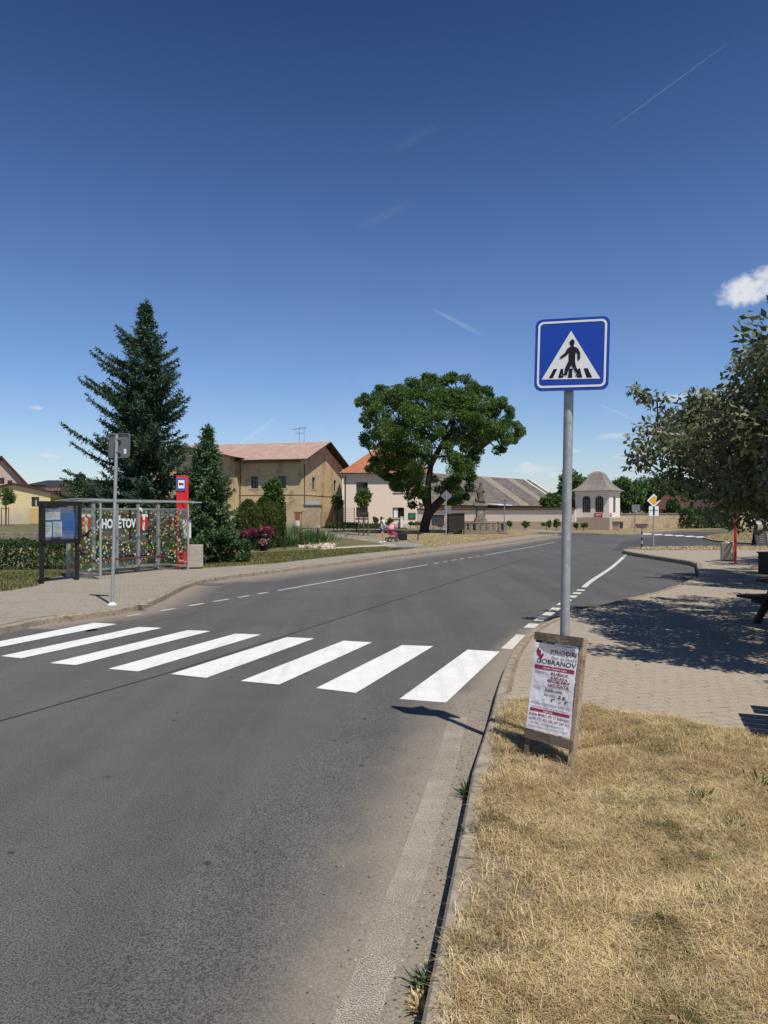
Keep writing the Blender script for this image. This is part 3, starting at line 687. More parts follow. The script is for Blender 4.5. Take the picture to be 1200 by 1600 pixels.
# grey torn patch at the top
v = [(.08*PW, PH*.985)]; f = []
prof = [(.1, .93), (.2, .905), (.3, .885), (.42, .865), (.55, .868), (.68, .862), (.8, .872), (.93, .88)]
v = []; pa = [q[0] for q in prof]; pv_ = [q[1] for q in prof]; nn_ = 36
for i in range(nn_+1):
    a = .1 + .83*i/nn_; lo = float(np.interp(a, pa, pv_)) + .006*math.sin(i*1.9) + .004*math.sin(i*4.7); hi = .978 + .006*math.sin(i*2.3)
    v += [(a*PW, (lo + (hi-lo)*j/6)*PH) for j in range(7)]
mb.flat2d(v, [(7*i+j, 7*i+7+j, 7*i+8+j, 7*i+1+j) for i in range(nn_) for j in range(6)], O + N*.0013, U, V, 3, warp)
ptxt('PRODEJ', .40, .078, .97, .128, 1, .012); ptxt('živé drůbeže', .42, .14, .985, .182, 2)
ptxt('DOBRANOV', .1, .193, .985, .247, 1, .012); pbar(.05, .268, .955, .312, 4); ptxt('okres Česká Lípa', .24, .275, .80, .307, 0, .02)
ptxt('Nabízíme:', .06, .33, .30, .36, 2, 0, .25)
for s, a, b, y in (('KUŘICE', .45, .83, .322), ('KAČATA', .45, .84, .367), ('BROJLERY', .38, .9, .412), ('HOUSATA', .40, .88, .457)): ptxt(s, a, y, b, y+.038, 5, .025)
pbar(.04, .503, .93, .505, 2); ptxt('Prodej:', .07, .513, .25, .546, 2, 0, .25); ptxt('Dobšín náves', .34, .512, .74, .55, 6, .01, .3)
ptxt('Dne: úterý', .32, .572, .60, .606, 6, .005, .3); ptxt('2.6.', .64, .57, .84, .61, 6, .02, .2)
ptxt('od', .30, .632, .37, .655, 2, 0, .25); ptxt('8°°', .50, .615, .59, .655, 6, .02, .2); ptxt('do', .67, .632, .73, .655, 2, 0, .25); ptxt('8°°', .81, .615, .9, .655, 6, .02, .2)
ptxt('Prodej v Dobranově každý den', .06, .676, .95, .716, 2, 0, .25); ptxt('objednávejte se u prodejce', .08, .728, .9, .748, 5, 0, .1)
pbar(.05, .757, .945, .79, 4); ptxt('telefon:', .36, .762, .56, .786, 0, .01)
ptxt('Roman MORC, 471 21 Dobranov', .05, .808, .95, .840, 5, .012); ptxt('mobil: 721 370 246, 607 569 611', .06, .856, .95, .888, 5, .005)
ptxt('E-mail: morc@dobranov.cz', .12, .905, .86, .930, 5, 0, .1); ptxt('www.dobranov.cz prodej kuřic a kačat', .05, .946, .95, .968, 5)
rs = [[(.06, .90), (.10, .93), (.12, .90), (.16, .895), (.17, .86), (.13, .83), (.09, .845), (.07, .87)], [(.13, .84), (.15, .80), (.20, .80), (.24, .85), (.22, .87), (.18, .85)], [(.16, .79), (.18, .80), (.18, .77), (.16, .77)]]
for q in rs:
    bm = bmesh.new(); f = bm.faces.new([bm.verts.new(O + N*(.0026 + warp(p[0]*PW, p[1]*PH)) + U*p[0]*PW + V*p[1]*PH) for p in q]); bm.normal_update()
    if f.normal.dot(N) < 0: f.normal_flip()
    mb.bm(bm, 5)
rel(mb, B0).build('poster', [mat('poster_paper', (.74, .72, .74), .6, .07, 9, .35, 30), mat('poster_ink', (.09, .03, .06), .6), mat('poster_grey_ink', (.2, .17, .19), .6),
      mat('torn_grey', (.30, .285, .30), .8, .1, 20), mat('poster_red', (.36, .028, .065), .6), mat('poster_dark_red', (.26, .03, .06), .6), mat('pen_ink', (.03, .03, .045), .6)], t)

# --- notice board
F0 = Vector((-9.08, 18.85, LZ)); F1 = Vector((-8.62, 19.95, LZ)); U = (F1-F0).normalized(); L = (F1-F0).length; N = U.cross(Z3)
t = thing('notice_board', 'black framed notice board with blue panel and three white papers, left of the bus shelter', 'notice board', F0)
def nb(u, z, n=0.0): return F0 + U*u + Z3*z + N*n
for u in (0.0, L):
    mb = MB(); mb.bar(nb(u, -.05), nb(u, 2.1), .09, .09); rel(mb, F0).build('post', M['black'], t)
mb = MB(); z0, z1 = 1.12, 2.12
for a, b in ((nb(-.06, z0), nb(L+.06, z0)), (nb(-.1, z1), nb(L+.1, z1))): mb.bar(a + N*.03, b + N*.03, .07 if a.z < 1.5 else .09, .16)
for u in (-.02, L+.02): mb.bar(nb(u, z0, .03), nb(u, z1, .03), .08, .16, 0, N)
mb.bar(nb(0, (z0+z1)/2, -.035), nb(L, (z0+z1)/2, -.035), z1-z0, .02, 0, N)
rel(mb, F0).build('case', M['black'], t)
mb = MB(); mb.bar(nb(.03, (z0+z1)/2-.03, -.01), nb(L-.03, (z0+z1)/2-.03, -.01), z1-z0-.14, .02, 0, N)
pan = rel(mb, F0).build('pin_panel', mat('blue_felt', (.02, .15, .48), .8, .12, 5), t)
M['paper'] = mat('paper', (.75, .75, .74), .7, .05, 5); M['print'] = mat('print_grey', (.33, .33, .34), .7, .2, 8)
rnd = random.Random(11)
for u0, u1, v0, v1 in ((.06, .60, 1.70, 2.0), (.06, .32, 1.24, 1.64), (.37, .66, 1.24, 1.65)):
    mb = MB(); mb.bar(nb(u0, (v0+v1)/2, .006), nb(u1, (v0+v1)/2, .006), v1-v0, .004, 0, N); y = v1 - .05
    while y > v0 + .03:
        mb.bar(nb(u0+.03, y, .0095), nb(u0 + .03 + (u1-u0-.06)*rnd.uniform(.4, 1), y, .0095), .012, .001, 1, N); y -= rnd.uniform(.024, .05)
    rel(mb, F0).build('paper', [M['paper'], M['print']], t)
mb = MB(); mb.bar(nb(.02, (z0+z1)/2, .075), nb(L*.66, (z0+z1)/2, .075), z1-z0-.08, .005, 0, N); mb.bar(nb(L*.66, (z0+z1)/2, .08), nb(L-.02, (z0+z1)/2, .08), z1-z0-.08, .005, 0, N)
rel(mb, F0).build('glass_door', M['clear'], t)

# --- bus shelter (local frame: x along the back wall, -y towards the road)
S0 = Vector((-9.15, 20.6, LZ+.006)); srz = math.atan2(.893, .45); SL, SD, SH = 3.55, 1.3, 2.16
t = thing('bus_shelter', 'grey framed glass bus shelter covered with coloured dots and the white letters of the village', 'bus shelter', S0, srz)
for k in range(5):
    mb = MB(); mb.box((SL*k/4, 0, SH/2), (.085, .085, SH)); mb.box((SL*k/4, 0, .006), (.16, .16, .012)); mb.build('post', M['galv'], t)
for x in (0, SL):
    mb = MB(); mb.tube([(x, -SD, 0), (x, -SD, SH)], .035, 12); mb.tube([(x, -SD, 0), (x, -SD, .012)], .08, 12); mb.build('post', M['galv'], t)
for z in (.16, SH-.16):
    mb = MB(); mb.box((SL/2, 0, z), (SL, .045, .05))
    for x in (0, SL): mb.box((x, -SD/2, z), (.04, SD, .045))
    mb.build('rail', M['galv'], t)
mb = MB(); y0, y1 = -SD-.32, .22; xa, xb = -.3, SL+.28
def rzf(y): return SH + .05 + .06*math.sin(math.pi*(y-y0)/(y1-y0))
for y in (y0, -SD, -.65, 0, y1): mb.tube([(xa, y, rzf(y)), (xb, y, rzf(y))], .020, 8)
for x in (xa, 0, SL/4, SL/2, 3*SL/4, SL, xb): mb.tube([(x, y0 + (y1-y0)*k/8, rzf(y0 + (y1-y0)*k/8)) for k in range(9)], .017, 8)
mb.build('roof_frame', M['galv'], t)
mb = MB(); vs = [(x, y0 + (y1-y0)*k/8, rzf(y0 + (y1-y0)*k/8) + .024) for k in range(9) for x in (xa, xb)]
mb.add(vs, [(2*k, 2*k+1, 2*k+3, 2*k+2) for k in range(8)]); mb.build('roof_sheet', glassmat('roof_glass', (.86, .89, .90)), t)
mb = MB(); mb.box((SL/2+.25, -.36, .46), (2.7, .32, .04)); 
for x in (.7, 2.0, 3.3): mb.bar((x, 0, .40), (x, -.48, .43), .04, .04)
mb.build('bench', mat('bench_brown', (.12, .045, .03), .6, .25, 6), t)
dots = [mat('dot_%s' % n, c, .5, .05) for n, c in (('yellow', (.75, .55, .05)), ('white', (.75, .74, .66)), ('lime', (.5, .6, .08)), ('orange', (.7, .22, .03)), ('red', (.5, .02, .03)),
        ('blue', (.05, .25, .55)), ('green', (.03, .28, .10)), ('cyan', (.2, .5, .55)), ('cream', (.75, .68, .42)))]
wts = [20, 20, 11, 8, 8, 7, 8, 6, 12]
def panel(O, U, wdt, seed, extra=None, dens=66, big=1.1):
    O = Vector(O); U = Vector(U); N = U.cross(Z3); rnd = random.Random(seed); mb = MB(); h0, h1 = .19, SH-.19
    mb.bar(O + U*.045 + Z3*(h0+h1)/2, O + U*(wdt-.045) + Z3*(h0+h1)/2, h1-h0, .008, 0, N)
    for k in range(int(dens*wdt*1.75)):
        u = rnd.uniform(.07, wdt-.07); z = rnd.uniform(h0+.05, h1-.04)
        if extra and any(a < u < b and c < z < d for a, b, c, d in extra): continue
        r = rnd.choice((.016, .02, .024, .028))*big; m = rnd.choices(range(9), wts)[0] + 1
        for sg_ in (1, -1):
            q = circle(u, z, r, 8); mb.add([O + U*p[0] + Z3*p[1] + N*(sg_*(.0055 + .0000*k)) for p in q], [tuple(range(8)) if sg_ > 0 else tuple(range(7, -1, -1))], m)
    o = mb.build('glass_panel', [M['clear']] + dots, t); return o
zc = 1.565
for k in range(4):
    ex = [(0, .9, zc-.22, zc+.22)] if k in (1, 2) else ([(.42, .8, zc-.3, zc+.3)] if k == 0 else [(.02, .45, zc-.3, zc+.3)])
    panel((SL*k/4, 0, 0), (1, 0, 0), SL/4, 20+k, ex)
pe = panel((0, 0, 0), (0, -1, 0), SD, 31, None, 52, 1.5); pr = panel((SL, 0, 0), (0, -1, 0), SD, 32, None, 52, 1.3)
for pnl, xx, birds in ((pe, 0, [(.35, 1.72, .2, -.6), (.75, 1.25, .24, .5), (.55, .72, .18, -.3)]), (pr, SL, [(.5, 1.15, .22, .4)])):
    for (yy, zz, s_, an) in birds:
        mb = MB(); q = [(-1, .1), (-.55, .32), (-.12, .12), (0, .3), (.12, .12), (.6, .3), (1, .05), (.5, .05), (.1, -.12), (.16, -.55), (0, -.42), (-.16, -.55), (-.1, -.12), (-.5, .08)]
        bm = bmesh.new(); c_, s2 = math.cos(an), math.sin(an)
        f = bm.faces.new([bm.verts.new((xx - .009, -yy - (p[0]*c_ - p[1]*s2)*s_, zz + (p[0]*s2 + p[1]*c_)*s_)) for p in q]); bmesh.ops.triangulate(bm, faces=[f]); mb.bm(bm, 0)
        mb.build('bird_decal', M['black'], pnl)
mb = MB(); O = Vector((0, -.012, 0))
xs = .98
put_text(mb, 'CHOTĚTOV', .98, zc-.17, 1.58, .40, O, (1, 0, 0), Z3, 0, .045)
mb.build('lettering', M['signwhite'], t)
M['crest_red'] = mat('crest_red', (.50, .03, .025), .5, .05); M['crest_gold'] = mat('crest_gold', (.7, .42, .05), .5, .05)
for cx in (.61, 2.89):
    mb = MB(); w = .165; sh = [(-w, .27), (w, .27), (w, -.1), (w*.8, -.2), (w*.35, -.255), (0, -.29), (-w*.35, -.255), (-w*.8, -.2), (-w, -.1)]
    Oc = Vector((cx, -.014, zc)); mb.prism(sh[::-1][::-1], Oc, (1, 0, 0), Z3, .004, 0)
    for q, m_, off in (([(-w, .27), (-w, .17), (-.06, .2), (-.05, .08), (.05, .08), (.06, .2), (w, .17), (w, .27)], 1, .002), ([(-.045, .0), (.045, .0), (.055, -.23), (0, -.27), (-.055, -.23)], 1, .002),
                    ([(-.05, .06), (.05, .06), (.045, -.01), (-.045, -.01)], 2, .003)):
        bm = bmesh.new(); f = bm.faces.new([bm.verts.new((cx + p[0], -.014-off, zc + p[1])) for p in q]); bm.normal_update()
        if f.normal.y > 0: f.normal_flip()
        bmesh.ops.triangulate(bm, faces=[f]); mb.bm(bm, m_)
    mb.build('coat_of_arms', [M['crest_red'], M['signwhite'], M['crest_gold']], t)
mb = MB(); mb.tube([(2.7, -.06, SH-.18), (2.7, -.12, SH-.18)], .06, 12); mb.build('lamp', M['white'], t)

# --- red bus stop pillars
def bus_pillar(loc, rz, label, board=True):
    t = thing('bus_stop_pillar', label, 'bus stop sign', loc, rz, 'red bus stop pillars')
    for s in (-1, 1):
        mb = MB(); mb.bbox((s*.19, 0, 1.0), (.075, .09, 2.0), 0, None, .01); mb.build('leg', M['red'], t)
    mb = MB(); mb.bbox((0, 0, 2.56), (.455, .10, 1.12), 0, None, .012); mb.box((0, 0, .35), (.30, .05, .5)); mb.box((0, 0, 1.97), (.30, .06, .06)); mb.build('body', M['red'], t)
    mb = MB(); c = (-.05, -.085, 2.83)
    mb.prism(rrect(.36, .42, .03), (c[0], c[1], c[2]), (1, 0, 0), Z3, .03, 0)
    mb.prism(rrect(.33, .39, .025), (c[0], c[1]-.002, c[2]), (1, 0, 0), Z3, 0, 1); mb.prism(rrect(.235, .275, .01), (c[0], c[1]-.004, c[2]), (1, 0, 0), Z3, 0, 2)
    mb.prism([(-.09, -.03), (.09, -.03), (.09, .035), (.07, .045), (-.08, .045), (-.09, .03)], (c[0], c[1]-.006, c[2]), (1, 0, 0), Z3, 0, 3)
    mb.prism([(-.09, .0), (.03, .0), (.03, .03), (-.08, .03)], (c[0], c[1]-.008, c[2]), (1, 0, 0), Z3, 0, 4); mb.prism([(.035, .0), (.08, .0), (.08, .03), (.035, .03)], (c[0], c[1]-.008, c[2]), (1, 0, 0), Z3, 0, 5)
    for x in (-.05, .055): mb.prism(circle(x, -.035, .018, 10), (c[0], c[1]-.008, c[2]), (1, 0, 0), Z3, 0, 3)
    mb.build('bus_sign', [M['galv_dark'], M['blue'], M['signwhite'], M['signblack'], M['red'], M['crest_gold']], t)
    if board:
        mb = MB(); mb.box((.16, -.075, 1.33), (.34, .03, .64)); mb.box((.16, -.092, 1.33), (.30, .004, .58), 1); rnd = random.Random(2)
        for k in range(9): mb.box((.13+rnd.uniform(-.02, .02), -.0955, 1.57-.02*k-.04*(k > 4)), (rnd.uniform(.12, .22), .002, .008), 2)
        mb.box((.17, -.0955, 1.27), (.10, .002, .16), 3)
        for k in range(4): mb.box((.15, -.0955, 1.13-.02*k), (.2, .002, .008), 2)
        mb.build('timetable', [M['galv_dark'], M['paper'], M['print'], mat('timetable_brown', (.16, .07, .05), .6)], t)
    return t
bpl = bus_pillar(P(285, 889, LZ+.006), R(20), 'red bus stop pillar with blue bus sign, at the right end of the glass shelter'); bpl.scale = (.86, 1, 1)
bp = bus_pillar(P(1149, 880, RZ+.006), R(-114), 'narrow red bus stop pillar seen edge-on on the right pavement', False)
bp.scale = (.82, .82, .62)

# --- concrete litter bins
def litter_bin(loc, rz, label, hgt=.8, full=False, sx=1.0):
    t = thing('litter_bin', label, 'litter bin', loc, rz, 'concrete litter bins')
    w, d, c = .27*sx, .24, .055
    oc = [(-w+c, -d), (w-c, -d), (w, -d+c), (w, d-c), (w-c, d), (-w+c, d), (-w, d-c), (-w, -d+c)]
    mb = MB(); n = 8
    def rg(k, z): return [(p[0]*k, p[1]*k, z) for p in oc]
    rings = [rg(.90, .04), rg(.98, .05), rg(1.0, .07), rg(1.0, hgt-.02), rg(.97, hgt), rg(.80, hgt), rg(.78, hgt-.03), rg(.76, hgt-.3)]
    vs = [v for r_ in rings for v in r_]; fs = []
    for i in range(len(rings)-1):
        for k in range(n): fs.append((i*n+k, i*n+(k+1) % n, (i+1)*n+(k+1) % n, (i+1)*n+k))
    mb.add(vs, fs, 0); mb.add(rings[0], [tuple(range(7, -1, -1))], 0); mb.build('body', M['concrete'], t)
    mb = MB(); mb.add(rg(.755, hgt-.14), [tuple(range(8))], 0)
    if full:
        rnd = random.Random(6)
        for k in range(16): mb.bbox((rnd.uniform(-.15, .15), rnd.uniform(-.14, .14), hgt-.04+rnd.uniform(-.05, .045)), (rnd.uniform(.06, .14), rnd.uniform(.06, .12), rnd.uniform(.04, .09)), rnd.choice((0, 1, 2)), Matrix.Rotation(rnd.uniform(0, 3), 3, 'Z'), .012)
    mb.build('contents', [M['black'], M['paper'], M['bark_young']], t)
    mb = MB(); mb.box((0, 0, .022), (w*1.5, d*1.5, .045)); mb.build('base', M['black'], t)
    return t
litter_bin(P(304.5, 888, LZ+.006), R(14), 'pale exposed-aggregate concrete litter bin next to the red bus stop pillar by the shelter')
litter_bin(P(1137, 876.5, RZ+.006), R(-38), 'square concrete litter bin filled to the rim, in front of the edge-on red pillar', .70, True, .8)

# --- priority road sign, direction sign and small pole on the right corner
foot = P(1021, 859.5, RZ)
t = thing('priority_sign', 'yellow and white diamond priority sign above a white junction plate on a thin pole', 'road sign', foot)
mb = MB(); mb.tube([(0, 0, -.03), (0, 0, 2.75)], .03, 12); mb.build('pole', M['galv'], t)
hz = EYE + (800-782)/F*foot.y - RZ
def diamond(s): return [(0, -s), (s, 0), (0, s), (-s, 0)]
mb = MB(); mb.prism(diamond(.36), (0, -.05, hz), (1, 0, 0), Z3, .015, 1); mb.prism(diamond(.335), (0, -.053, hz), (1, 0, 0), Z3, 0, 0); 
mb.prism(diamond(.225), (0, -.0555, hz), (1, 0, 0), Z3, 0, 1); mb.prism(diamond(.205), (0, -.058, hz), (1, 0, 0), Z3, 0, 2)
mb.build('sign_plate', [M['signwhite'], M['signblack'], M['yellow']], t)
h2 = EYE + (800-798.3)/F*foot.y - RZ
mb = MB(); mb.prism(rrect(.48, .48, .03), (0, -.05, h2), (1, 0, 0), Z3, .015, 0); mb.prism(rrect(.09, .42, .005), (0, -.053, h2), (1, 0, 0), Z3, 0, 1); mb.prism(rrect(.40, .035, .005), (0, -.0545, h2+.03), (1, 0, 0), Z3, 0, 1)
mb.build('sign_plate', [M['signwhite'], M['signblack']], t)
for z_ in (hz, h2): mb = MB(); mb.bar((-.06, -.02, z_), (.06, -.02, z_), .03, .04); mb.build('clamp', M['galv_dark'], t)
foot = P(1003, 858.5, RZ)
t = thing('direction_sign', 'brown arrow direction sign pointing right on a black and white striped post', 'road sign', foot)
mb = MB()
for k in range(8): mb.tube([(0, 0, k*.155 - .02), (0, 0, (k+1)*.155 - .02)], .035, 10, k % 2, False)
mb.build('pole', [M['signwhite'], M['signblack']], t)
z = EYE - 22/F*foot.y - RZ
mb = MB(); mb.prism([(-.33, -.11), (.24, -.11), (.36, 0), (.24, .11), (-.33, .11)], (0, -.05, z), (1, 0, 0), Z3, .02, 0)
mb.prism([(-.305, -.085), (.23, -.085), (.325, 0), (.23, .085), (-.305, .085)], (0, -.0525, z), (1, 0, 0), Z3, 0, 1); mb.prism([(-.295, -.072), (.225, -.072), (.31, 0), (.225, .072), (-.295, .072)], (0, -.055, z), (1, 0, 0), Z3, 0, 0)
for k in range(5): mb.box((-.2+.1*k, -.057, z), (.07, .002, .05), 1)
mb.build('arrow_board', [mat('sign_brown', (.30, .055, .03), .5, .1), M['signwhite']], t)
# small sign seen from behind by the stone wall
foot = P(992, 831, .1)
t = thing('road_sign', 'small grey-backed road sign on a thin pole in front of the stone wall', 'road sign', foot)
mb = MB(); mb.tube([(0, 0, -.02), (0, 0, 2.6)], .04, 10); mb.build('pole', M['galv_dark'], t)
mb = MB(); mb.prism(rrect(.8, .6, .04), (.1, -.03, 2.35), (1, 0, 0), Z3, .02, 0); mb.build('sign_plate', M['signgrey'], t)

# --- chalk board on the far island, picnic table in the tree shade, another added out of view
foot = P(1187, 855.5, .1)
t = thing('chalkboard_stand', 'dark chalkboard pavement stand on the grass, by the far right road', 'chalkboard', foot)
for s, nm in ((-1, 'front_leaf'), (1, 'back_leaf')):
    mb = MB(); a = Vector((0, s*.26, .02)); b = Vector((0, s*.03, .95)); d = (b-a)
    n_ = Vector((0, -s*.97, -.25)); mb.bar(a + Vector((-.3, 0, 0)), b + Vector((-.3, 0, 0)), .05, .03, 0, (0, 1, 0)); mb.bar(a + Vector((.3, 0, 0)), b + Vector((.3, 0, 0)), .05, .03, 0, (0, 1, 0))
    mb.bar(a + d*.12, a + d*.98, .56, .015, 1, (0, 1, 0)); mb.bar(a + d*.98 - Vector((.3, 0, 0)), a + d*.98 + Vector((.3, 0, 0)), .05, .03, 0)
    if s < 0:
        up = d.normalized(); nn = Vector((1, 0, 0)).cross(up)
        rnd = random.Random(9)
        for k in range(5): 
            c = a + d*(.3 + .11*k) + nn*.012; mb.bar(c - Vector((rnd.uniform(.08, .18), 0, 0)), c + Vector((rnd.uniform(.08, .18), 0, 0)), .008, .02, 2)
        c = a + d*.9 + nn*.012; mb.bar(c + Vector((-.05, 0, 0)), c + Vector((.12, 0, 0)), .008, .09, 3)
    mb.build(nm, [M['dark_wood'], mat('slate', (.05, .052, .055), .7, .2, 5), M['print'], M['crest_red']], t)
def picnic_table(loc, rz, label, grp='picnic tables under the trees'):
    t = thing('picnic_table', label, 'picnic table', loc, rz, grp)
    mb = MB()
    for k in range(5): mb.bbox((0, -.32+.16*k, .75), (1.8, .145, .045), 0, None, .006)
    mb.build('tabletop', M['dark_wood'], t)
    for s in (-1, 1):
        mb = MB()
        for k in range(2): mb.bbox((0, s*(.62+.15*k), .45), (1.8, .135, .045), 0, None, .006)
        mb.build('seat', M['dark_wood'], t)
        for x in (-.65, .65): 
            mb = MB(); mb.bar((x, s*.66, 0), (x, s*.24, .73), .05, .12, 0, (1, 0, 0)); mb.build('leg', M['dark_wood'], t)
    for x in (-.65, .65):
        mb = MB(); mb.bar((x + .05, -.82, .39), (x + .05, .82, .39), .04, .11); mb.build('crossbeam', M['dark_wood'], t)
    return t
picnic_table((7.05, 11.45, RZ+.006), R(14), 'dark wooden picnic table in tree shade, its slanted leg at the right edge')
picnic_table((4.25, 5.55, RZ), R(-20), 'dark picnic table added out of view to cast the shadow at the right edge')  # stand-in outside the frame, added for the shadow it throws on the ground
t = thing('planter_box', 'dark wooden planter box in the tree shade behind the picnic table', 'planter', P(1217, 897, RZ+.006), R(10))
mb = MB(); mb.bbox((0, 0, .32), (.95, .6, .62), 0, None, .02); mb.build('box', M['dark_wood'], t)
mb = MB(); mb.box((0, -.0, .645), (1.0, .65, .04)); mb.build('rim', M['dark_wood'], t)
# ------------------------------------------------------------------ buildings
def facade(mb, O, U, wd, h, holes, rec=.18, m=0, mr=1, V=None):
    """wall rectangle in plane (U, z) with rectangular openings and their reveals"""
    O = Vector(O); U = Vector(U).normalized(); V = V or Z3; N = U.cross(V)
    us = sorted(set([0, wd] + [q for h_ in holes for q in (h_[0], h_[2])])); vs_ = sorted(set([0, h] + [q for h_ in holes for q in (h_[1], h_[3])]))
    for a, b in zip(us[:-1], us[1:]):
        for c, d in zip(vs_[:-1], vs_[1:]):
            cu, cv = (a+b)/2, (c+d)/2
            if any(q[0] < cu < q[2] and q[1] < cv < q[3] for q in holes): continue
            mb.add([O + U*p + V*q for p, q in ((a, c), (b, c), (b, d), (a, d))], [(0, 1, 2, 3)], m)
    for u0, v0, u1, v1 in holes:
        c = [(u0, v0), (u1, v0), (u1, v1), (u0, v1)]
        for i in range(4):
            p, q = c[i], c[(i+1) % 4]
            mb.add([O + U*p[0] + V*p[1], O + U*q[0] + V*q[1], O + U*q[0] + V*q[1] - N*rec, O + U*p[0] + V*p[1] - N*rec], [(3, 2, 1, 0)], mr)
def window(par, O, U, q, rec, fm, mull=1, bars=0, org=None, fw=.07, pane=None, curtain=None, name='window'):
    O = Vector(O); U = Vector(U).normalized(); N = U.cross(Z3); u0, v0, u1, v1 = q; O = O - N*(rec-.03)
    mb = MB(); f = lambda u, v: O + U*u + Z3*v
    mb.bar(f(u0, v0+fw/2), f(u1, v0+fw/2), fw, .05, 0, N); mb.bar(f(u0, v1-fw/2), f(u1, v1-fw/2), fw, .05, 0, N)
    for u in (u0+fw/2, u1-fw/2): mb.bar(f(u, v0+fw), f(u, v1-fw), fw, .05, 0, N)
    for k in range(mull): u = u0 + (u1-u0)*(k+1)/(mull+1); mb.bar(f(u, v0+fw), f(u, v1-fw), fw*.8, .046, 0, N)
    for k in range(bars): v = v0 + (v1-v0)*(k+1)/(bars+1); mb.bar(f(u0+fw, v), f(u1-fw, v), fw*.5, .042, 0, N)
    if org is not None: rel(mb, org)
    o = mb.build(name, fm, par); mb = MB()
    mb.add([f(u, v) - N*.028 for u, v in ((u0, v0), (u1, v0), (u1, v1), (u0, v1))], [(0, 1, 2, 3)])
    if org is not None: rel(mb, org)
    p = mb.build('pane', pane or M['pane'], o)
    if curtain:
        mb = MB()
        for a, b in curtain: mb.add([f(u0 + (u1-u0)*a, v0+fw) - N*.018, f(u0 + (u1-u0)*b, v0+fw) - N*.018, f(u0 + (u1-u0)*b, v1-fw) - N*.018, f(u0 + (u1-u0)*a, v1-fw) - N*.018], [(0, 1, 2, 3)])
        mb.build('curtain', M['frame_white'], o)
    return o
def roof(name, faces, mats, par, th=.14):
    """faces: (points CCW from above with first edge = eave). Slab thickness th, tile coords along eave / slope"""
    mb = MB(); uvs = []
    for pts in faces:
        pts = [Vector(p) for p in pts]; u = (pts[1]-pts[0]).normalized(); n = u.cross(pts[2]-pts[0]).normalized()
        if n.z < 0: n = -n
        v = n.cross(u); k = len(pts)
        mb.add(pts, [tuple(range(k))], 0); uvs += [(p.dot(u), (p-pts[0]).dot(v), 0) for p in pts]
        lo = [p - n*th for p in pts]; mb.add(lo, [tuple(range(k-1, -1, -1))], 1); uvs += [(0, 0, 0)]*k
        mb.add(pts + lo, [(i, k+i, k+(i+1) % k, (i+1) % k) for i in range(k)], 2); uvs += [(0, 0, 0)]*(2*k)
    o = mb.build(name, mats, par); a = o.data.attributes.new('tile_uv', 'FLOAT_VECTOR', 'POINT'); a.data.foreach_set('vector', [c for q in uvs for c in q]); return o
def band(mb, O, U, q, w, m, off=.025):      # plaster surround, proud of the wall, round an opening
    O = Vector(O); U = Vector(U).normalized(); N = U.cross(Z3); u0, v0, u1, v1 = q; f = lambda u, v: O + U*u + Z3*v + N*off/2
    mb.bar(f(u0-w/2, v0), f(u0-w/2, v1), w, off, m, N); mb.bar(f(u1+w/2, v0), f(u1+w/2, v1), w, off, m, N)
    mb.bar(f(u0-w, v1+w/2), f(u1+w, v1+w/2), w, off, m, N); mb.bar(f(u0-w, v0-w/4), f(u1+w, v0-w/4), w/2, off+.02, m, N)
M['soffit'] = mat('dark_eaves_wood', (.045, .03, .024), .8, .25, 4); M['reveal'] = mat('reveal_plaster', (.42, .38, .31), .9, .1, 3)
M['gutter'] = mat('grey_gutter', (.12, .11, .11), .5, .2, 3, 0, 80, .4)
roof_pink = tiles('faded_pink_roofing', (.45, .268, .212), (.52, .325, .262), (.2, .13, .10), .42, .38, .85, (.50, .41, .35))
roof_orange = tiles('orange_tiles', (.42, .16, .075), (.50, .20, .10), (.22, .08, .035), .3, .42, .4, (.36, .2, .13), None, .06)
roof_grey = tiles('old_grey_tiles', (.11, .095, .085), (.20, .17, .15), (.05, .042, .038), .4, .3, .8, (.25, .22, .195), (.40, .36, .31))
roof_tan = tiles('new_tan_tiles', (.28, .235, .19), (.34, .285, .225), (.15, .125, .105), .4, .3, .3, (.36, .31, .26))
roof_slate = tiles('pale_slate', (.27, .235, .21), (.34, .30, .27), (.15, .13, .12), .22, .16, .5, (.38, .35, .31))
roof_brown = tiles('dark_brown_roofing', (.062, .038, .034), (.075, .045, .04), (.04, .026, .024), .5, .4, .3, (.09, .065, .06))
roof_redbrown = tiles('red_brown_tiles', (.11, .045, .035), (.14, .06, .045), (.05, .02, .015), .4, .35, .5, (.09, .05, .04))
roof_red = tiles('dark_red_roofing', (.13, .035, .028), (.17, .05, .04), (.08, .025, .02), .4, .35, .3, (.12, .06, .05))

# --- the old ochre building
B = Vector((-9.88, 85, .12)); t = thing('ochre_building', 'large old ochre building with peeling plaster and faded pinkish roof, behind the flower bed', 'building', B, R(-14))
ochre = plaster('ochre_plaster', (.55, .42, .245), (.36, .265, .16), .6, (.52, .44, .34), (-1.5, 2.6), [(1.1, .60, .64, (.58, .51, .41)), (.55, .56, .62, (.36, .27, .165)), (2.6, .66, .69, (.30, .21, .13))])
H = 8.3; wl = [(-6.04, 4.75, .95, 1.5), (-2.45, 4.75, .98, 1.5)]
mb = MB(); Lx = 24.0
def hx(x, v, w, h): return (Lx + x - w/2, v, Lx + x + w/2, v+h)
hs = [hx(-6.04, 4.78, .95, 1.45), hx(-2.45, 4.78, 1.0, 1.45), hx(-2.45, .15, .95, 2.95), hx(-5.6, 1.3, .9, 1.4)]
O1 = Vector((-Lx, 0, 0)); facade(mb, O1, (1, 0, 0), Lx, H, hs, .22)
O2 = Vector((0, 0, 0)); U2 = Vector((0, 1, 0)); D = 16.4
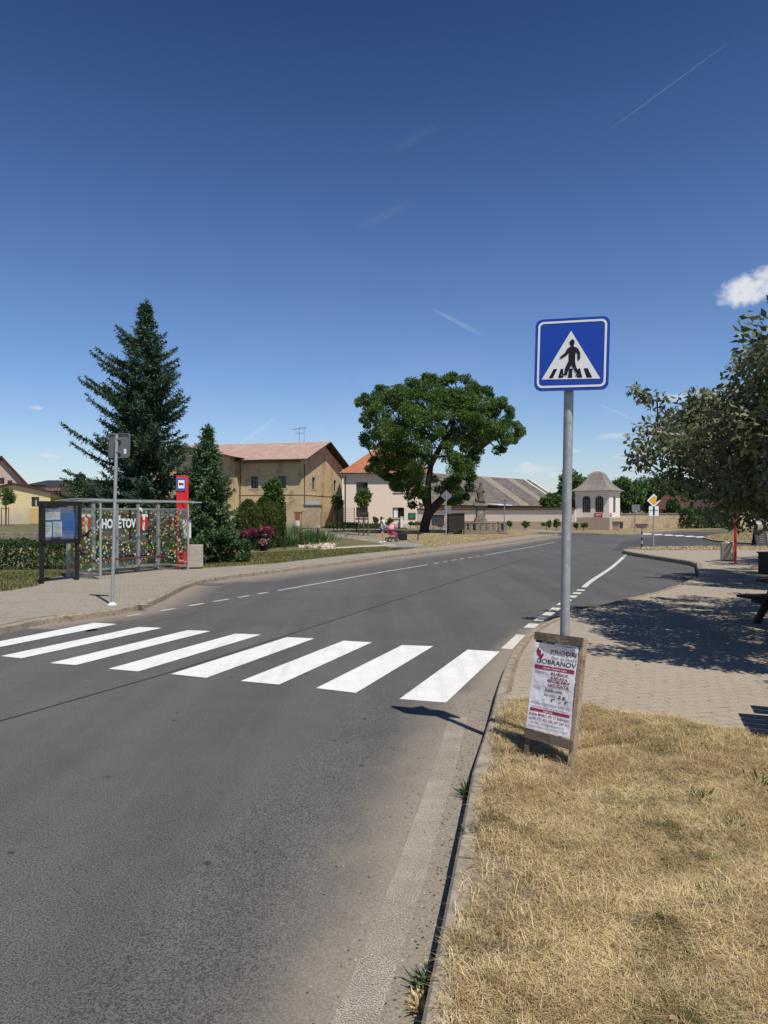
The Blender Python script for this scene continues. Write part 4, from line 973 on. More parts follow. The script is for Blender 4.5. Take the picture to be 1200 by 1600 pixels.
gs = [(3.75, 4.78, 4.85, 6.25), (12.4, 4.78, 13.5, 6.25), (3.75, 1.75, 4.75, 3.15)]
facade(mb, O2, U2, D, H, gs, .22)
mb.add([(0, 0, H), (0, D, H), (0, D/2, H+2.45)], [(0, 1, 2)], 0)
mb.add([(-Lx, D, 0), (-Lx, 0, 0), (-Lx, 0, H), (-Lx, D, H)], [(0, 1, 2, 3)], 0); mb.add([(0, D, 0), (-Lx, D, 0), (-Lx, D, H), (0, D, H)], [(0, 1, 2, 3)], 0)
for q in hs[:2] + hs[3:]: band(mb, O1, (1, 0, 0), q, .26, 1)
for q in gs: band(mb, O2, U2, q, .30, 1)
mb.box((-Lx/2, -.03, 4.05), (Lx, .06, .12), 0); mb.box((.03, D/2, 4.05), (.06, D, .12), 0); mb.box((-Lx/2, -.05, H-.25), (Lx, .10, .5), 2)
mb.build('wall', [ochre, M['reveal'], mat('cornice_plaster', (.33, .27, .2), .9, .15, 2)], t)
for q in hs: window(t, O1, (1, 0, 0), q, .22, M['frame_brown'], 1, 0 if q[3]-q[1] > 2 else 1, name='door' if q[3]-q[1] > 2 else 'window')
for q in gs: window(t, O2, U2, q, .22, M['frame_brown'], 1, 1)
ez = H + .05; e = 1.1; rg = ez + 2.75; xr = 1.0
roof('roof', [[(-Lx-1, -e, ez-.2), (xr, -e, ez-.2), (xr, D/2, rg), (-Lx-1, D/2, rg)], [(xr, D+e, ez-.2), (-Lx-1, D+e, ez-.2), (-Lx-1, D/2, rg), (xr, D/2, rg)]], [roof_pink, M['soffit'], M['soffit']], t)
mb = MB(); mb.tube([(-Lx-1, -e-.06, ez-.22), (xr, -e-.06, ez-.22)], .08, 8); mb.tube([(-7.9, -.1, ez-.4), (-7.9, -.1, .3)], .06, 8)
mb.tube([(.08, .9, ez-.6), (.08, .9, .3)], .06, 8); mb.build('gutter', M['gutter'], t)
# projecting left wing
mb = MB(); wx0, wx1, wy = -21.5, -8.15, -2.4; wh = 8.8
ws = [(9.6, 4.6, 10.7, 6.1), (5.6, 4.6, 6.7, 6.1), (9.6, 1.2, 10.7, 2.8)]; OW = Vector((wx0, wy, 0)); facade(mb, OW, (1, 0, 0), wx1-wx0, wh-.2, ws, .22)
mb.add([(wx1, wy, 0), (wx1, -.01, 0), (wx1, -.01, wh-.2), (wx1, wy, wh-.2)], [(0, 1, 2, 3)]); xm = (wx0+wx1)/2; mb.add([(wx0, wy, wh-.2), (wx1, wy, wh-.2), (xm, wy, wh+1.1)], [(0, 1, 2)])
for q in ws: band(mb, OW, (1, 0, 0), q, .26, 1)
mb.build('side_wing', [ochre, M['reveal']], t)
for q in ws: window(t, OW, (1, 0, 0), q, .22, M['frame_brown'], 1, 1)
roof('roof', [[(wx1+1, wy-1.1, wh-.35), (wx1+1, 8, wh-.35), (xm, 8, wh+1.3), (xm, wy-1.1, wh+1.3)], [(wx0-1, 8, wh-.35), (wx0-1, wy-1.1, wh-.35), (xm, wy-1.1, wh+1.3), (xm, 8, wh+1.3)]], [roof_pink, M['soffit'], M['soffit']], t)
# aerial
mb = MB(); ax, ay = -3.4, D/2; mb.tube([(ax, ay, rg-.1), (ax, ay, rg+2.0)], .03, 6); mb.tube([(ax+.7, ay, rg-.1), (ax+.7, ay, rg+2.1)], .025, 6)
mb.tube([(ax-.9, ay, rg+1.7), (ax+1.1, ay, rg+1.95)], .02, 5)
for k in range(8): c = Vector((ax-.8+.22*k, ay, rg+1.72+.027*k)); mb.tube([c - Vector((.1, .5, 0)), c + Vector((.1, .5, 0))], .014, 4)
for k in range(5): c = Vector((ax-.3+.2*k, ay, rg+1.2)); mb.tube([c - Vector((.2, .3, 0)), c + Vector((.2, .3, 0))], .014, 4)
mb.tube([(ax-.5, ay, rg+1.2), (ax+.7, ay, rg+1.2)], .016, 5); mb.build('aerial', M['galv_dark'], t)
# masonry gate pillar, fence and notice at the gable
t = thing('gate_pillar', 'crumbling plastered gate pillar with a red notice, at the corner of the ochre building', 'gate pillar', (-8.35, 83.0, .12), R(-14))
mb = MB(); mb.bbox((0, 0, 1.3), (2.0, .7, 2.6), 0, None, .06); mb.box((0, 0, 2.68), (2.2, .85, .16), 1); mb.box((.0, 0, 3.0), (1.6, .4, .5), 2)
mb.build('pillar', [plaster('pillar_plaster', (.44, .33, .22), (.3, .2, .12), .7, None, (0, 1), [(1.3, .55, .62, (.5, .45, .38))]), roof_tan, mat('bluish_sheet', (.42, .46, .48), .6)], t)
mb = MB(); mb.box((-1.75, -.1, .95), (.9, .35, 1.9), 0); mb.box((-1.75, -.29, 1.45), (.55, .03, .75), 1); mb.box((-1.75, -.29, .55), (.5, .03, .6), 2)
mb.box((-1.75, -.1, 1.98), (1.1, .5, .12), 0)
mb.build('notice_box', [plaster('box_plaster', (.42, .32, .22)), mat('faded_red_notice', (.34, .09, .05), .7), M['paper']], t)
t = thing('wire_fence', 'thin wire mesh fence on posts along the gable of the ochre building', 'fence', (-7.2, 82.4, .12), R(3))
mb = MB()
for k in range(5): mb.tube([(k*1.25, 0, 0), (k*1.25, 0, 2.5)], .035, 6)
mb.build('posts', M['soffit'], t); mb = MB()
for k in range(26): mb.tube([(k*.2, 0, .1), (k*.2, 0, 2.4)], .007, 4, 0, False)
for k in range(10): mb.tube([(0, 0, .2+k*.24), (5, 0, .2+k*.24)], .007, 4, 0, False)
mb.build('wire_mesh', M['gutter'], t)
t = thing('weed_patch', 'green weeds growing along the foot of the wire fence', 'weeds', (-6.0, 82.0, .12)); weeds_loc = t

# --- beige house with orange hipped roof
B = Vector((-5.02, 88, .1)); t = thing('beige_house', 'plain beige two-storey house with an orange tiled hipped roof, behind the big tree', 'house', B, R(2))
Lx, D, H = 10.6, 11.0, 6.85
pk = plaster('beige_render', (.76, .63, .52), (.66, .55, .46), .25, None, (0, 1), None, .12)
def hx(px0, px1, py0, py1): return ((px0-537)/1110*88, EYE + (800-py1)/1110*88 - .1, (px1-537)/1110*88, EYE + (800-py0)/1110*88 - .1)
hs = [hx(557, 575, 753.5, 769), hx(557, 575, 792.5, 808.5), hx(615, 632, 753.5, 769), hx(614, 632, 793, 809.5)]
mb = MB(); O1 = Vector((0, 0, 0)); facade(mb, O1, (1, 0, 0), Lx, H, hs, .2); q = [(0, 0), (Lx, 0), (Lx, D), (0, D)]
mb.add([(Lx, 0, 0), (Lx, D, 0), (Lx, D, H), (Lx, 0, H)], [(0, 1, 2, 3)]); mb.add([(0, D, 0), (0, 0, 0), (0, 0, H), (0, D, H)], [(0, 1, 2, 3)]); mb.add([(Lx, D, 0), (0, D, 0), (0, D, H), (Lx, D, H)], [(0, 1, 2, 3)])
mb.box((Lx/2, -.03, .25), (Lx+.06, .06, .5), 2)
mb.build('wall', [pk, M['frame_white'], mat('plinth', (.5, .42, .35), .9)], t)
for i, q in enumerate(hs): window(t, O1, (1, 0, 0), q, .2, M['frame_brown'], 1, 0, curtain=[(.1, .45)] if i == 3 else None)
for q in hs: 
    mb = MB(); mb.box(((q[0]+q[2])/2, -.05, q[1]-.03), (q[2]-q[0]+.12, .16, .05)); mb.build('sill', M['frame_white'], t)
ez = H-.1; e = .55; rh = 10.9; x0, x1 = -e, Lx+e
roof('roof', [[(x0, -e, ez), (x1, -e, ez), (Lx-5.0, D/2, rh), (5.0, D/2, rh)], [(x0, D+e, ez), (x0, -e, ez), (5.0, D/2, rh)], [(x1, -e, ez), (x1, D+e, ez), (Lx-5.0, D/2, rh)], [(x1, D+e, ez), (x0, D+e, ez), (5.0, D/2, rh), (Lx-5, D/2, rh)]],
     [roof_orange, M['frame_white'], M['gutter']], t)
mb = MB(); mb.tube([(x0, -e-.07, ez-.02), (x1, -e-.07, ez-.02)], .08, 8); mb.tube([(.25, -.09, ez-.3), (.25, -.09, .2)], .06, 8); mb.build('gutter', M['gutter'], t)
mb = MB(); mb.box((8.5, -.05, 1.45), (.9, .08, .75), 0); mb.box((8.5, -.095, 1.45), (.76, .02, .6), 1); mb.build('notice_plate', [M['black'], mat('green_plate', (.03, .17, .12), .5)], t)
mb = MB(); mb.box((7.2, -.35, .65), (.32, .3, 1.3)); mb.box((7.2, -.35, 1.33), (.38, .36, .06)); mb.build('meter_box', M['frame_white'], t)

# --- long boundary wall (pink, tiled cap), then pavilion, stone wall
A = Vector((XatY(652, 86), 86.5, .1)); Bp = Vector((XatY(899, 76.5), 76.5, .1)); d = Bp - A; rz = math.atan2(d.y, d.x); L = d.length
t = thing('boundary_wall', 'long pale pink rendered wall with a tiled coping, running to the little pavilion', 'wall', A, rz)
mb = MB(); mb.box((L/2, .2, 1.55), (L, .34, 1.35), 0); mb.box((L/2, .2, .44), (L, .42, .88), 1); mb.build('wall', [plaster('pink_render', (.84, .71, .61), (.74, .61, .52), .2), plaster('pink_base', (.52, .40, .31), (.44, .34, .26), .4)], t)
roof('coping', [[(0, -.12, 2.22), (L, -.12, 2.22), (L, .2, 2.40), (0, .2, 2.40)], [(L, .52, 2.22), (0, .52, 2.22), (0, .2, 2.40), (L, .2, 2.40)]], [roof_brown, M['soffit'], M['soffit']], t, .05)
# pavilion
pc = Vector((XatY(934, 77.5), 77.5, .1)); an = R(234.6) + R(90)
t = thing('garden_pavilion', 'small white garden pavilion with arched windows and a flared slate roof, at the bend', 'pavilion', pc, an)
hw = 1.84; WH = 4.25; arch = []
def arch_window(mb, O, U, cu, z0, w, zs, N):
    pass
mb = MB(); wnds = []
for (Ox, Uv, cus) in ((Vector((-hw, -hw, 0)), Vector((1, 0, 0)), (1.22, 2.62)), (Vector((hw, -hw, 0)), Vector((0, 1, 0)), (1.75,)), (Vector((hw, hw, 0)), Vector((-1, 0, 0)), ()), (Vector((-hw, hw, 0)), Vector((0, -1, 0)), (1.84,))):
    w_ = .92; z0, zs, n = 1.85, 3.2, 8
    hs = [(c-w_/2, z0, c+w_/2, zs + w_/2) for c in cus]; facade(mb, Ox, Uv, 2*hw, WH, hs, .12, 0, 1); Nn = Uv.cross(Z3)
    for c in cus:       # fill the corners of the square head to leave an arch
        for s in (-1, 1):
            pts = [(c + s*w_/2, zs + w_/2)] + [(c + s*w_/2*math.cos(a), zs + w_/2*math.sin(a)) for a in np.linspace(0, math.pi/2, 7)]
            for off in (0,):
                v = [Ox + Uv*p[0] + Z3*p[1] for p in pts]; fs = [(0, i, i+1) if s < 0 else (0, i+1, i) for i in range(1, 7)]
                fs = [f[::-1] for f in fs] if s < 0 else fs
                mb.add(v, [f if True else f for f in fs], 0)
            av = [Ox + Uv*(c + s*w_/2*math.cos(a)) + Z3*(zs + w_/2*math.sin(a)) for a in np.linspace(0, math.pi/2, 7)]
            mb.add(av + [p - Nn*.2 for p in av], [(i, i+1, i+8, i+7) for i in range(6)], 1)
        wnds.append((Ox, Uv, c, w_, z0, zs))
    band_z = 1.3; mb.box(Ox + Uv*hw + Nn*.03 + Z3*.68, (2*hw+.08 if abs(Uv.x) > .5 else .06, 2*hw+.08 if abs(Uv.y) > .5 else .06, 1.36), 2)
    mb.box(Ox + Uv*hw + Nn*.05 + Z3*(WH-.12), (2*hw+.2 if abs(Uv.x) > .5 else .1, 2*hw+.2 if abs(Uv.y) > .5 else .1, .24), 0)
mb.build('wall', [plaster('white_render', (.82, .75, .69), (.7, .62, .55), .2), M['frame_white'], plaster('pavilion_base', (.44, .35, .28), (.36, .28, .22), .4)], t)
for (Ox, Uv, c, w_, z0, zs) in wnds:
    Nn = Uv.cross(Z3); O = Ox - Nn*.07; f = lambda u, z: O + Uv*u + Z3*z; mb = MB(); r = w_/2
    mb.bar(f(c-r, z0+.03), f(c+r, z0+.03), .07, .05, 0, Nn)
    for s in (-1, 1): mb.bar(f(c+s*(r-.03), z0), f(c+s*(r-.03), zs), .06, .05, 0, Nn)
    for k in (-.33, 0, .33): mb.bar(f(c+k*w_*.75, z0), f(c+k*w_*.75, zs+r*.85), .035, .04, 0, Nn)
    for z in (z0+.35, z0+.7, z0+1.05, zs): mb.bar(f(c-r, z), f(c+r, z), .035, .04, 0, Nn)
    o = mb.build('window', M['frame_white'] if False else mat('lattice', (.33, .3, .27), .6), t); mb = MB()
    pts = [(c-r, z0), (c+r, z0)] + [(c + r*math.cos(a), zs + r*math.sin(a)) for a in np.linspace(0, math.pi, 12)]
    mb.prism(pts, O - Nn*.035, Uv, Z3, 0, 0); mb.build('pane', M['pane'], o)
# flared roof as stacked rings
prof = [(2.62, WH-.04), (2.28, WH+.13), (1.9, WH+.38), (1.52, WH+.72), (1.2, WH+1.12), (.95, WH+1.52), (.74, WH+1.86), (.42, WH+2.06), (.12, WH+2.12)]
fcs = []
def sq(r, z): return [Vector((-r, -r, z)), Vector((r, -r, z)), Vector((r, r, z)), Vector((-r, r, z))]
for (r0, z0), (r1, z1) in zip(prof[:-1], prof[1:]):
    a, b = sq(r0*.86, z0), sq(r1*.86, z1)
    for k in range(4): fcs.append([a[k], a[(k+1) % 4], b[(k+1) % 4], b[k]])
roof('roof', fcs, [roof_slate, M['frame_white'], roof_slate], t, .05)
mb = MB(); mb.box((.7, -hw-.03, 1.62), (.85, .03, .38), 0); mb.box((1.0, -hw-.03, 1.36), (.35, .03, .14), 0); mb.box((.7, -hw-.047, 1.62), (.6, .003, .10), 1)
M['sign_red'] = mat('sign_red', (.55, .03, .03), .5); mb.build('street_sign', [M['sign_red'], M['signwhite']], t); mb = MB(); mb.box((hw+.03, -1.4, 1.64), (.03, .62, .34), 0); mb.box((hw+.047, -1.4, 1.64), (.003, .42, .09), 1); mb.build('street_sign', [M['sign_red'], M['signwhite']], t)
mb = MB(); mb.box((hw+.45, -.2, .9), (.8, 1.6, .06), 0); mb.box((hw+.4, -.2, .45), (.7, 1.4, .85), 1); mb.box((hw+.77, -.2, .5), (.02, 1.1, .6), 2); mb.build('notice_case', [M['stone'], mat('case_wall', (.40, .31, .24), .9), M['black']], t)
# stone wall to the right
Y0, Y1 = 80.5, 97
A = Vector((XatY(966, Y0), Y0, .1)); Bp = Vector((XatY(1170, Y1), Y1, .1)); d = Bp - A; rz = math.atan2(d.y, d.x); L = d.length
t = thing('stone_wall', 'old patchy stone wall with a thin coping, right of the white pavilion', 'wall', A, rz)
mb = MB(); mb.box((L/2, .25, .82), (L, .45, 1.64), 0); rnd = random.Random(12); x = 0
mb.build('wall', plaster('rubble_stone', (.44, .34, .23), (.28, .2, .13), .9, (.26, .2, .14), (-.9, .9), [(2.2, .56, .64, (.50, .42, .32)), (3.5, .60, .66, (.22, .17, .12))], .8), t)
mb = MB()
while x < L - 1.0:
    w = rnd.uniform(.6, 1.1); mb.bbox((x+w/2, .25, 1.71+rnd.uniform(-.02, .03)), (w-.03, .6, .13), 0, None, .03); x += w
mb.build('coping', M['stone'], t)
# barn behind the wall
A = Vector((XatY(655, 92), 88.5, .1)); Bp = Vector((XatY(880, 121), 118, .1)); d = (Bp-A); rz = math.atan2(d.y, d.x); L = d.length
t = thing('barn', 'long low barn with a mottled grey roof and pale strips, behind the pink wall', 'barn', A, rz)
D, H = 14.0, 2.95
mb = MB(); facade(mb, (0, 0, 0), (1, 0, 0), L, H, [(12, .4, 20, 2.5)], .2); mb.add([(L, 0, 0), (L, D, 0), (L, D, H), (L, D/2, 7.3), (L, 0, H)], [(0, 1, 2, 3, 4)]); mb.add([(0, D, 0), (0, 0, 0), (0, 0, H), (0, D/2, 7.3), (0, D, H)], [(0, 1, 2, 3, 4)])
mb.build('wall', [plaster('barn_plaster', (.30, .22, .16), (.2, .15, .1), .5), M['reveal']], t)
mb = MB(); mb.add([(12, .15, .4), (20, .15, .4), (20, .15, 2.5), (12, .15, 2.5)], [(0, 1, 2, 3)]); mb.build('door', M['soffit'], t)
strips = [0, .565, .63, .80, .855, 1.0]
fc = []; 
sl = [(-.3, -.5, H-.1), (L+.3, -.5, H-.1), (L+.3, D/2, 7.5), (-.3, D/2, 7.5)]
roof('roof', [sl, [(L+.3, D+.5, H-.1), (-.3, D+.5, H-.1), (-.3, D/2, 7.5), (L+.3, D/2, 7.5)]], [roof_grey, M['soffit'], M['soffit']], t)
def strip(a, b, v0, v1, m_, off=.02):
    p = lambda u, v: Vector((-.3 + (L+.6)*u, -.5 + (D/2+.5)*v, H-.1 + (7.6-H)*v + off)); return [p(a, v0), p(b, v0), p(b, v1), p(a, v1)]
roof('roof_strip', [strip(.60, .665, .0, 1, 0), strip(.79, .845, .08, 1, 0)], [roof_tan, roof_tan, roof_tan], t, .015)
roof('roof_strip', [strip(.935, .945, .3, 1, 0), strip(.985, .997, .35, 1, 0)], [M['frame_white'], M['frame_white'], M['frame_white']], t, .02)
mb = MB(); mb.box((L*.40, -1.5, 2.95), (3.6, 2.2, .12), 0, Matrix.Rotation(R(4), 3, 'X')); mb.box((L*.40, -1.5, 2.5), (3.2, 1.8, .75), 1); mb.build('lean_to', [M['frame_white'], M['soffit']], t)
# little red-roofed house behind the stone wall
B = Vector((XatY(1036, 104), 104, .1)); t = thing('red_roofed_house', 'low house with a dark red roof, half hidden behind the ivy on the stone wall', 'house', B, R(-8))
mb = MB(); facade(mb, (-.6, 0, 0), (1, 0, 0), 4.1, 2.5, [(.5, .9, 1.4, 2.1), (2.2, .9, 3.1, 2.1)]); mb.add([(3.5, 0, 0), (3.5, 7, 0), (3.5, 7, 2.5), (3.5, 3.5, 4.2), (3.5, 0, 2.5)], [(0, 1, 2, 3, 4)]); mb.add([(-.6, 7, 0), (-.6, 0, 0), (-.6, 0, 2.5), (-.6, 3.5, 4.2), (-.6, 7, 2.5)], [(0, 1, 2, 3, 4)])
mb.build('wall', [plaster('house_plaster', (.35, .31, .26)), M['reveal']], t)
for q in ((.5, .9, 1.4, 2.1), (2.2, .9, 3.1, 2.1)): window(t, (-.6, 0, 0), (1, 0, 0), q, .18, M['frame_brown'])
roof('roof', [[(-.9, -.5, 2.3), (3.9, -.5, 2.3), (3.9, 3.5, 4.4), (-.9, 3.5, 4.4)], [(3.9, 7.5, 2.3), (-.9, 7.5, 2.3), (-.9, 3.5, 4.4), (3.9, 3.5, 4.4)]], [roof_redbrown, M['soffit'], M['soffit']], t)
B = Vector((XatY(1120, 112), 112, .1)); t = thing('white_house', 'white-walled low house glimpsed under the right-hand tree', 'house', B, R(-8))
mb = MB(); facade(mb, (-4, 0, 0), (1, 0, 0), 16, 2.5, [(1.2, .9, 2.2, 2.0), (6, .9, 7, 2.0)]); mb.add([(12, 0, 0), (12, 7, 0), (12, 7, 2.5), (12, 3.5, 3.7), (12, 0, 2.5)], [(0, 1, 2, 3, 4)]); mb.add([(-4, 7, 0), (-4, 0, 0), (-4, 0, 2.5), (-4, 3.5, 3.7), (-4, 7, 2.5)], [(0, 1, 2, 3, 4)])
mb.build('wall', [plaster('house_white', (.7, .68, .64)), M['reveal']], t)
for q in ((1.2, .9, 2.2, 2.0), (6, .9, 7, 2.0)): window(t, (-4, 0, 0), (1, 0, 0), q, .18, M['frame_brown'])
roof('roof', [[(-4.4, -.5, 2.3), (12.4, -.5, 2.3), (12.4, 3.5, 3.9), (-4.4, 3.5, 3.9)], [(12.4, 7.5, 2.3), (-4.4, 7.5, 2.3), (-4.4, 3.5, 3.9), (12.4, 3.5, 3.9)]], [roof_brown, M['soffit'], M['soffit']], t)

# --- houses beyond the pond on the left
gz = .54; Y = 88.0
def wx(px, Y): return XatY(px, Y)
x0, x1, xm = wx(-34, Y), wx(79, Y), wx(22, Y)
t = thing('yellow_house', 'low yellow house with plaster peeling at its foot, beyond the pond', 'house', (x0, Y, gz))
L = x1-x0; hw_ = xm - x0; he = EYE + 33/F*Y - gz; hm = EYE + 44/F*Y - gz
yel = plaster('yellow_plaster', (.74, .60, .34), (.68, .55, .33), .3, (.48, .42, .33), (.2, 2.6), [(2.5, .66, .7, (.5, .45, .36))])
wq = (wx(49, Y)-x0, EYE + 8.5/F*Y - gz, wx(61, Y)-x0, EYE + 23.5/F*Y - gz); D = 12
mb = MB(); facade(mb, (0, 0, 0), (1, 0, 0), L, he, [wq], .2); mb.add([(0, 0, he), (L, 0, he), (hw_, 0, hm)], [(0, 1, 2)]); K = -.62*D
mb.add([(L, 0, 0), (L+K, D, 0), (L+K, D, he), (L, 0, he)], [(0, 1, 2, 3)]); mb.add([(K, D, 0), (0, 0, 0), (0, 0, he), (K, D, he)], [(0, 1, 2, 3)])
mb.build('wall', [yel, M['reveal']], t); window(t, (0, 0, 0), (1, 0, 0), wq, .2, M['frame_brown'], 1, 0, curtain=[(.4, .6)])
roof('roof', [[(L+.35, -.3, he-.05), (L+.35+K, D, he-.05), (hw_+K, D, hm+.15), (hw_, -.3, hm+.15)], [(-.35+K, D, he-.05), (-.35, -.3, he-.05), (hw_, -.3, hm+.15), (hw_+K, D, hm+.15)]], [roof_red, M['soffit'], roof_red], t, .22)
mb = MB(); mb.box((wx(55, Y)-x0, -.06, 1.0), (1.3, .06, 1.9)); mb.build('door_panel', mat('ochre_door', (.60, .42, .17), .7), t)
Y = 103.0; x0, x1, xm = wx(-45, Y), wx(54, Y), wx(4.5, Y); he = EYE + 33/F*Y - gz; hm = EYE + 86/F*Y - gz; L = x1-x0; D = 20
t = thing('gabled_house', 'tall pale pinkish gabled house with a dark red verge, behind the yellow house', 'house', (x0, Y, gz)); c = xm-x0
hs = [(wx(0, Y)-x0, EYE + 45/F*Y - gz, wx(6.8, Y)-x0, EYE + 53.5/F*Y - gz), (wx(12.2, Y)-x0, EYE + 45/F*Y - gz, wx(19, Y)-x0, EYE + 49.5/F*Y - gz)]
mb = MB(); facade(mb, (0, 0, 0), (1, 0, 0), L, he, []); K = -.62*D; mb.add([(L, 0, 0), (L+K, D, 0), (L+K, D, he), (L, 0, he)], [(0, 1, 2, 3)]); mb.add([(0, 0, he), (L, 0, he), (c, 0, hm)], [(0, 1, 2)]); mb.build('wall', [plaster('pink_gable', (.60, .45, .35), (.5, .38, .3), .3), M['reveal']], t)
for q in hs:
    mb = MB(); mb.box(((q[0]+q[2])/2, -.03, (q[1]+q[3])/2), (q[2]-q[0], .06, q[3]-q[1])); o = mb.build('window', M['frame_brown'], t)
    mb = MB(); mb.box(((q[0]+q[2])/2, -.065, (q[1]+q[3])/2), (q[2]-q[0]-.14, .012, q[3]-q[1]-.14)); mb.build('pane', M['pane'], o)
roof('roof', [[(L+.5, -.4, he-.35), (L+.5+K, D, he-.35), (c+K, D, hm+.2), (c, -.4, hm+.2)], [(-.5+K, D, he-.35), (-.5, -.4, he-.35), (c, -.4, hm+.2), (c+K, D, hm+.2)]], [roof_red, M['soffit'], roof_red], t, .3)
Y = 115.0; x0, x1 = wx(20, Y), wx(118, Y); t = thing('brown_roofed_house', 'yellow-walled house under a dark brown hipped roof with roof lights', 'house', (x0, Y, gz))
L = x1-x0; he = EYE + 26/F*Y - gz; hr = EYE + 50/F*Y - gz; D = 10
mb = MB(); facade(mb, (0, 0, 0), (1, 0, 0), L, he, []); mb.build('wall', mat('lime_yellow', (.62, .55, .08), .8, .05), t)
roof('roof', [[(-.6, -.8, he-.2), (L+.6, -.8, he-.2), (L*.64, D/2, hr), (L*.60, D/2, hr)], [(L+.6, -.8, he-.2), (L+.6, D, he-.2), (L*.64, D/2, hr)], [(-.6, D, he-.2), (-.6, -.8, he-.2), (L*.60, D/2, hr)]], [roof_brown, M['frame_white'], M['frame_white']], t)
mb = MB()
for k in range(5): mb.box((L*.48 + k*L*.05, 1.2, he+.95), (L*.04, .06, .75), 0, Matrix.Rotation(R(-55), 3, 'X'))
mb.build('roof_lights', mat('roof_light', (.13, .11, .11), .4), t)
Y = 140.0; x0, x1 = wx(44, Y), wx(182, Y); t = thing('dark_roofed_hall', 'long low hall with a very dark flat-looking roof, farthest back behind the brown roof', 'building', (x0, Y, gz)); L = x1-x0; he = EYE + 38/F*Y; hr = EYE + 48.5/F*Y
mb = MB(); facade(mb, (0, 0, 0), (1, 0, 0), L, he, []); mb.build('wall', mat('hall_wall', (.2, .2, .2), .8), t)
roof('roof', [[(-.5, -.5, he), (L+.5, -.5, he), (L+.5, 9, hr), (-.5, 9, hr)]], [mat('hall_roof', (.03, .03, .038), .6, .15), M['soffit'], M['soffit']], t)
# ------------------------------------------------------------------ vegetation
def np_mesh(name, V, Fq, mats, parent=None, midx=None):
    V = np.asarray(V, np.float32).reshape(-1, 3); Fq = np.asarray(Fq, np.int32).reshape(-1, 4); me = bpy.data.meshes.new(name)
    me.vertices.add(len(V)); me.vertices.foreach_set('co', V.ravel()); me.loops.add(Fq.size); me.loops.foreach_set('vertex_index', Fq.ravel())
    me.polygons.add(len(Fq)); me.polygons.foreach_set('loop_start', np.arange(0, Fq.size, 4, dtype=np.int32)); me.polygons.foreach_set('loop_total', np.full(len(Fq), 4, np.int32))
    for m in (mats if isinstance(mats, (list, tuple)) else [mats]): me.materials.append(m)
    if midx is not None: me.polygons.foreach_set('material_index', np.asarray(midx, np.int32))
    me.update(calc_edges=True); o = bpy.data.objects.new(name, me); COL.objects.link(o)
    if parent is not None: o.parent = parent
    return o
def unit(a): return a/np.maximum(np.linalg.norm(a, axis=1, keepdims=True), 1e-9)
def leaf_quads(C, D, Nn, ln, wd, fold=.15):
    """C base points, D leaf axis, Nn rough normal, ln/wd lengths -> verts, quads"""
    D = unit(D); X = unit(np.cross(D, Nn)); Nn = np.cross(X, D); ln = ln[:, None]; wd = wd[:, None]
    a = C; b = C + D*ln*.5 + X*wd*.5 + Nn*wd*fold; c = C + D*ln - Nn*ln*.06; d = C + D*ln*.5 - X*wd*.5 + Nn*wd*fold
    V = np.stack([a, b, c, d], 1).reshape(-1, 3); return V, np.arange(len(C)*4).reshape(-1, 4)
def cloud(rng, centers, radii, per, ls, lw=.5, out=None, up=.35, flat=.75):
    """leaf clumps: each centre gets per leaves inside a flattened ball"""
    n = len(centers); C = np.repeat(np.asarray(centers), per, 0); r = np.repeat(np.asarray(radii), per)
    d = unit(rng.normal(size=(n*per, 3))); rad = r*rng.uniform(.15, 1, n*per)**.6
    off = d*rad[:, None]; off[:, 2] *= flat; Pp = C + off
    ax = unit(d*.8 + rng.normal(size=(n*per, 3))*.7 + np.array([0, 0, -.15])); nn = unit(rng.normal(size=(n*per, 3))*.75 + d*.35 + np.array([0, 0, up+.3]))
    ln = ls*rng.uniform(.65, 1.35, n*per); return leaf_quads(Pp, ax, nn, ln, ln*lw)
def skeleton(mb, rng, nodes, parents, centers, r_tip=.02, r_base=.2, jit=.12, seg=6, n_mid=3, m=0, pw=.5):
    nodes = [np.array(p, float) for p in nodes]; parents = list(parents); n0 = len(nodes)
    root = nodes[-1] if n0 else np.zeros(3)
    order = sorted(range(len(centers)), key=lambda i: np.linalg.norm(centers[i]-nodes[min(n0-1, len(nodes)-1)]))
    for i in order:
        c = np.asarray(centers[i]); A = np.array(nodes); dd = np.linalg.norm(A - c, axis=1) + .25*np.maximum(0, A[:, 2]-c[2]+.3) ; dd[:max(1, n0//3)] += 1.5*r_base
        k = int(np.argmin(dd)); a = nodes[k]; L = np.linalg.norm(c-a)
        nm = max(1, min(n_mid, int(L/(.5*r_base*5+.3))))
        prev = k
        for j in range(1, nm+1):
            t = j/nm; p = a + (c-a)*t + (rng.normal(size=3)*jit*L*(1 if j < nm else 0)*.5) + np.array([0, 0, -.06*L*math.sin(math.pi*t)])
            nodes.append(p); parents.append(prev); prev = len(nodes)-1
    cnt = [0]*len(nodes); ch = [[] for _ in nodes]
    for i, p in enumerate(parents):
        if p >= 0: ch[p].append(i)
    for i in range(len(nodes)-1, -1, -1):
        cnt[i] += (0 if ch[i] else 1)
        if parents[i] >= 0: cnt[parents[i]] += cnt[i]
    tot = cnt[0]; rad = [max(r_tip, r_base*(c/tot)**pw) for c in cnt]
    # draw chains
    def chain(start, par):
        pts = [nodes[par]] if par >= 0 else []; rs = [min(rad[par], rad[start]*1.25)] if par >= 0 else []
        i = start
        while True:
            pts.append(nodes[i]); rs.append(rad[i])
            if not ch[i]: break
            big = max(ch[i], key=lambda q: cnt[q])
            for q in ch[i]:
                if q != big: chain(q, i)
            i = big
        if len(pts) > 1: mb.tube(pts, rs, seg, m, False)
    import sys; sys.setrecursionlimit(5000)
    chain(0, -1); return rad
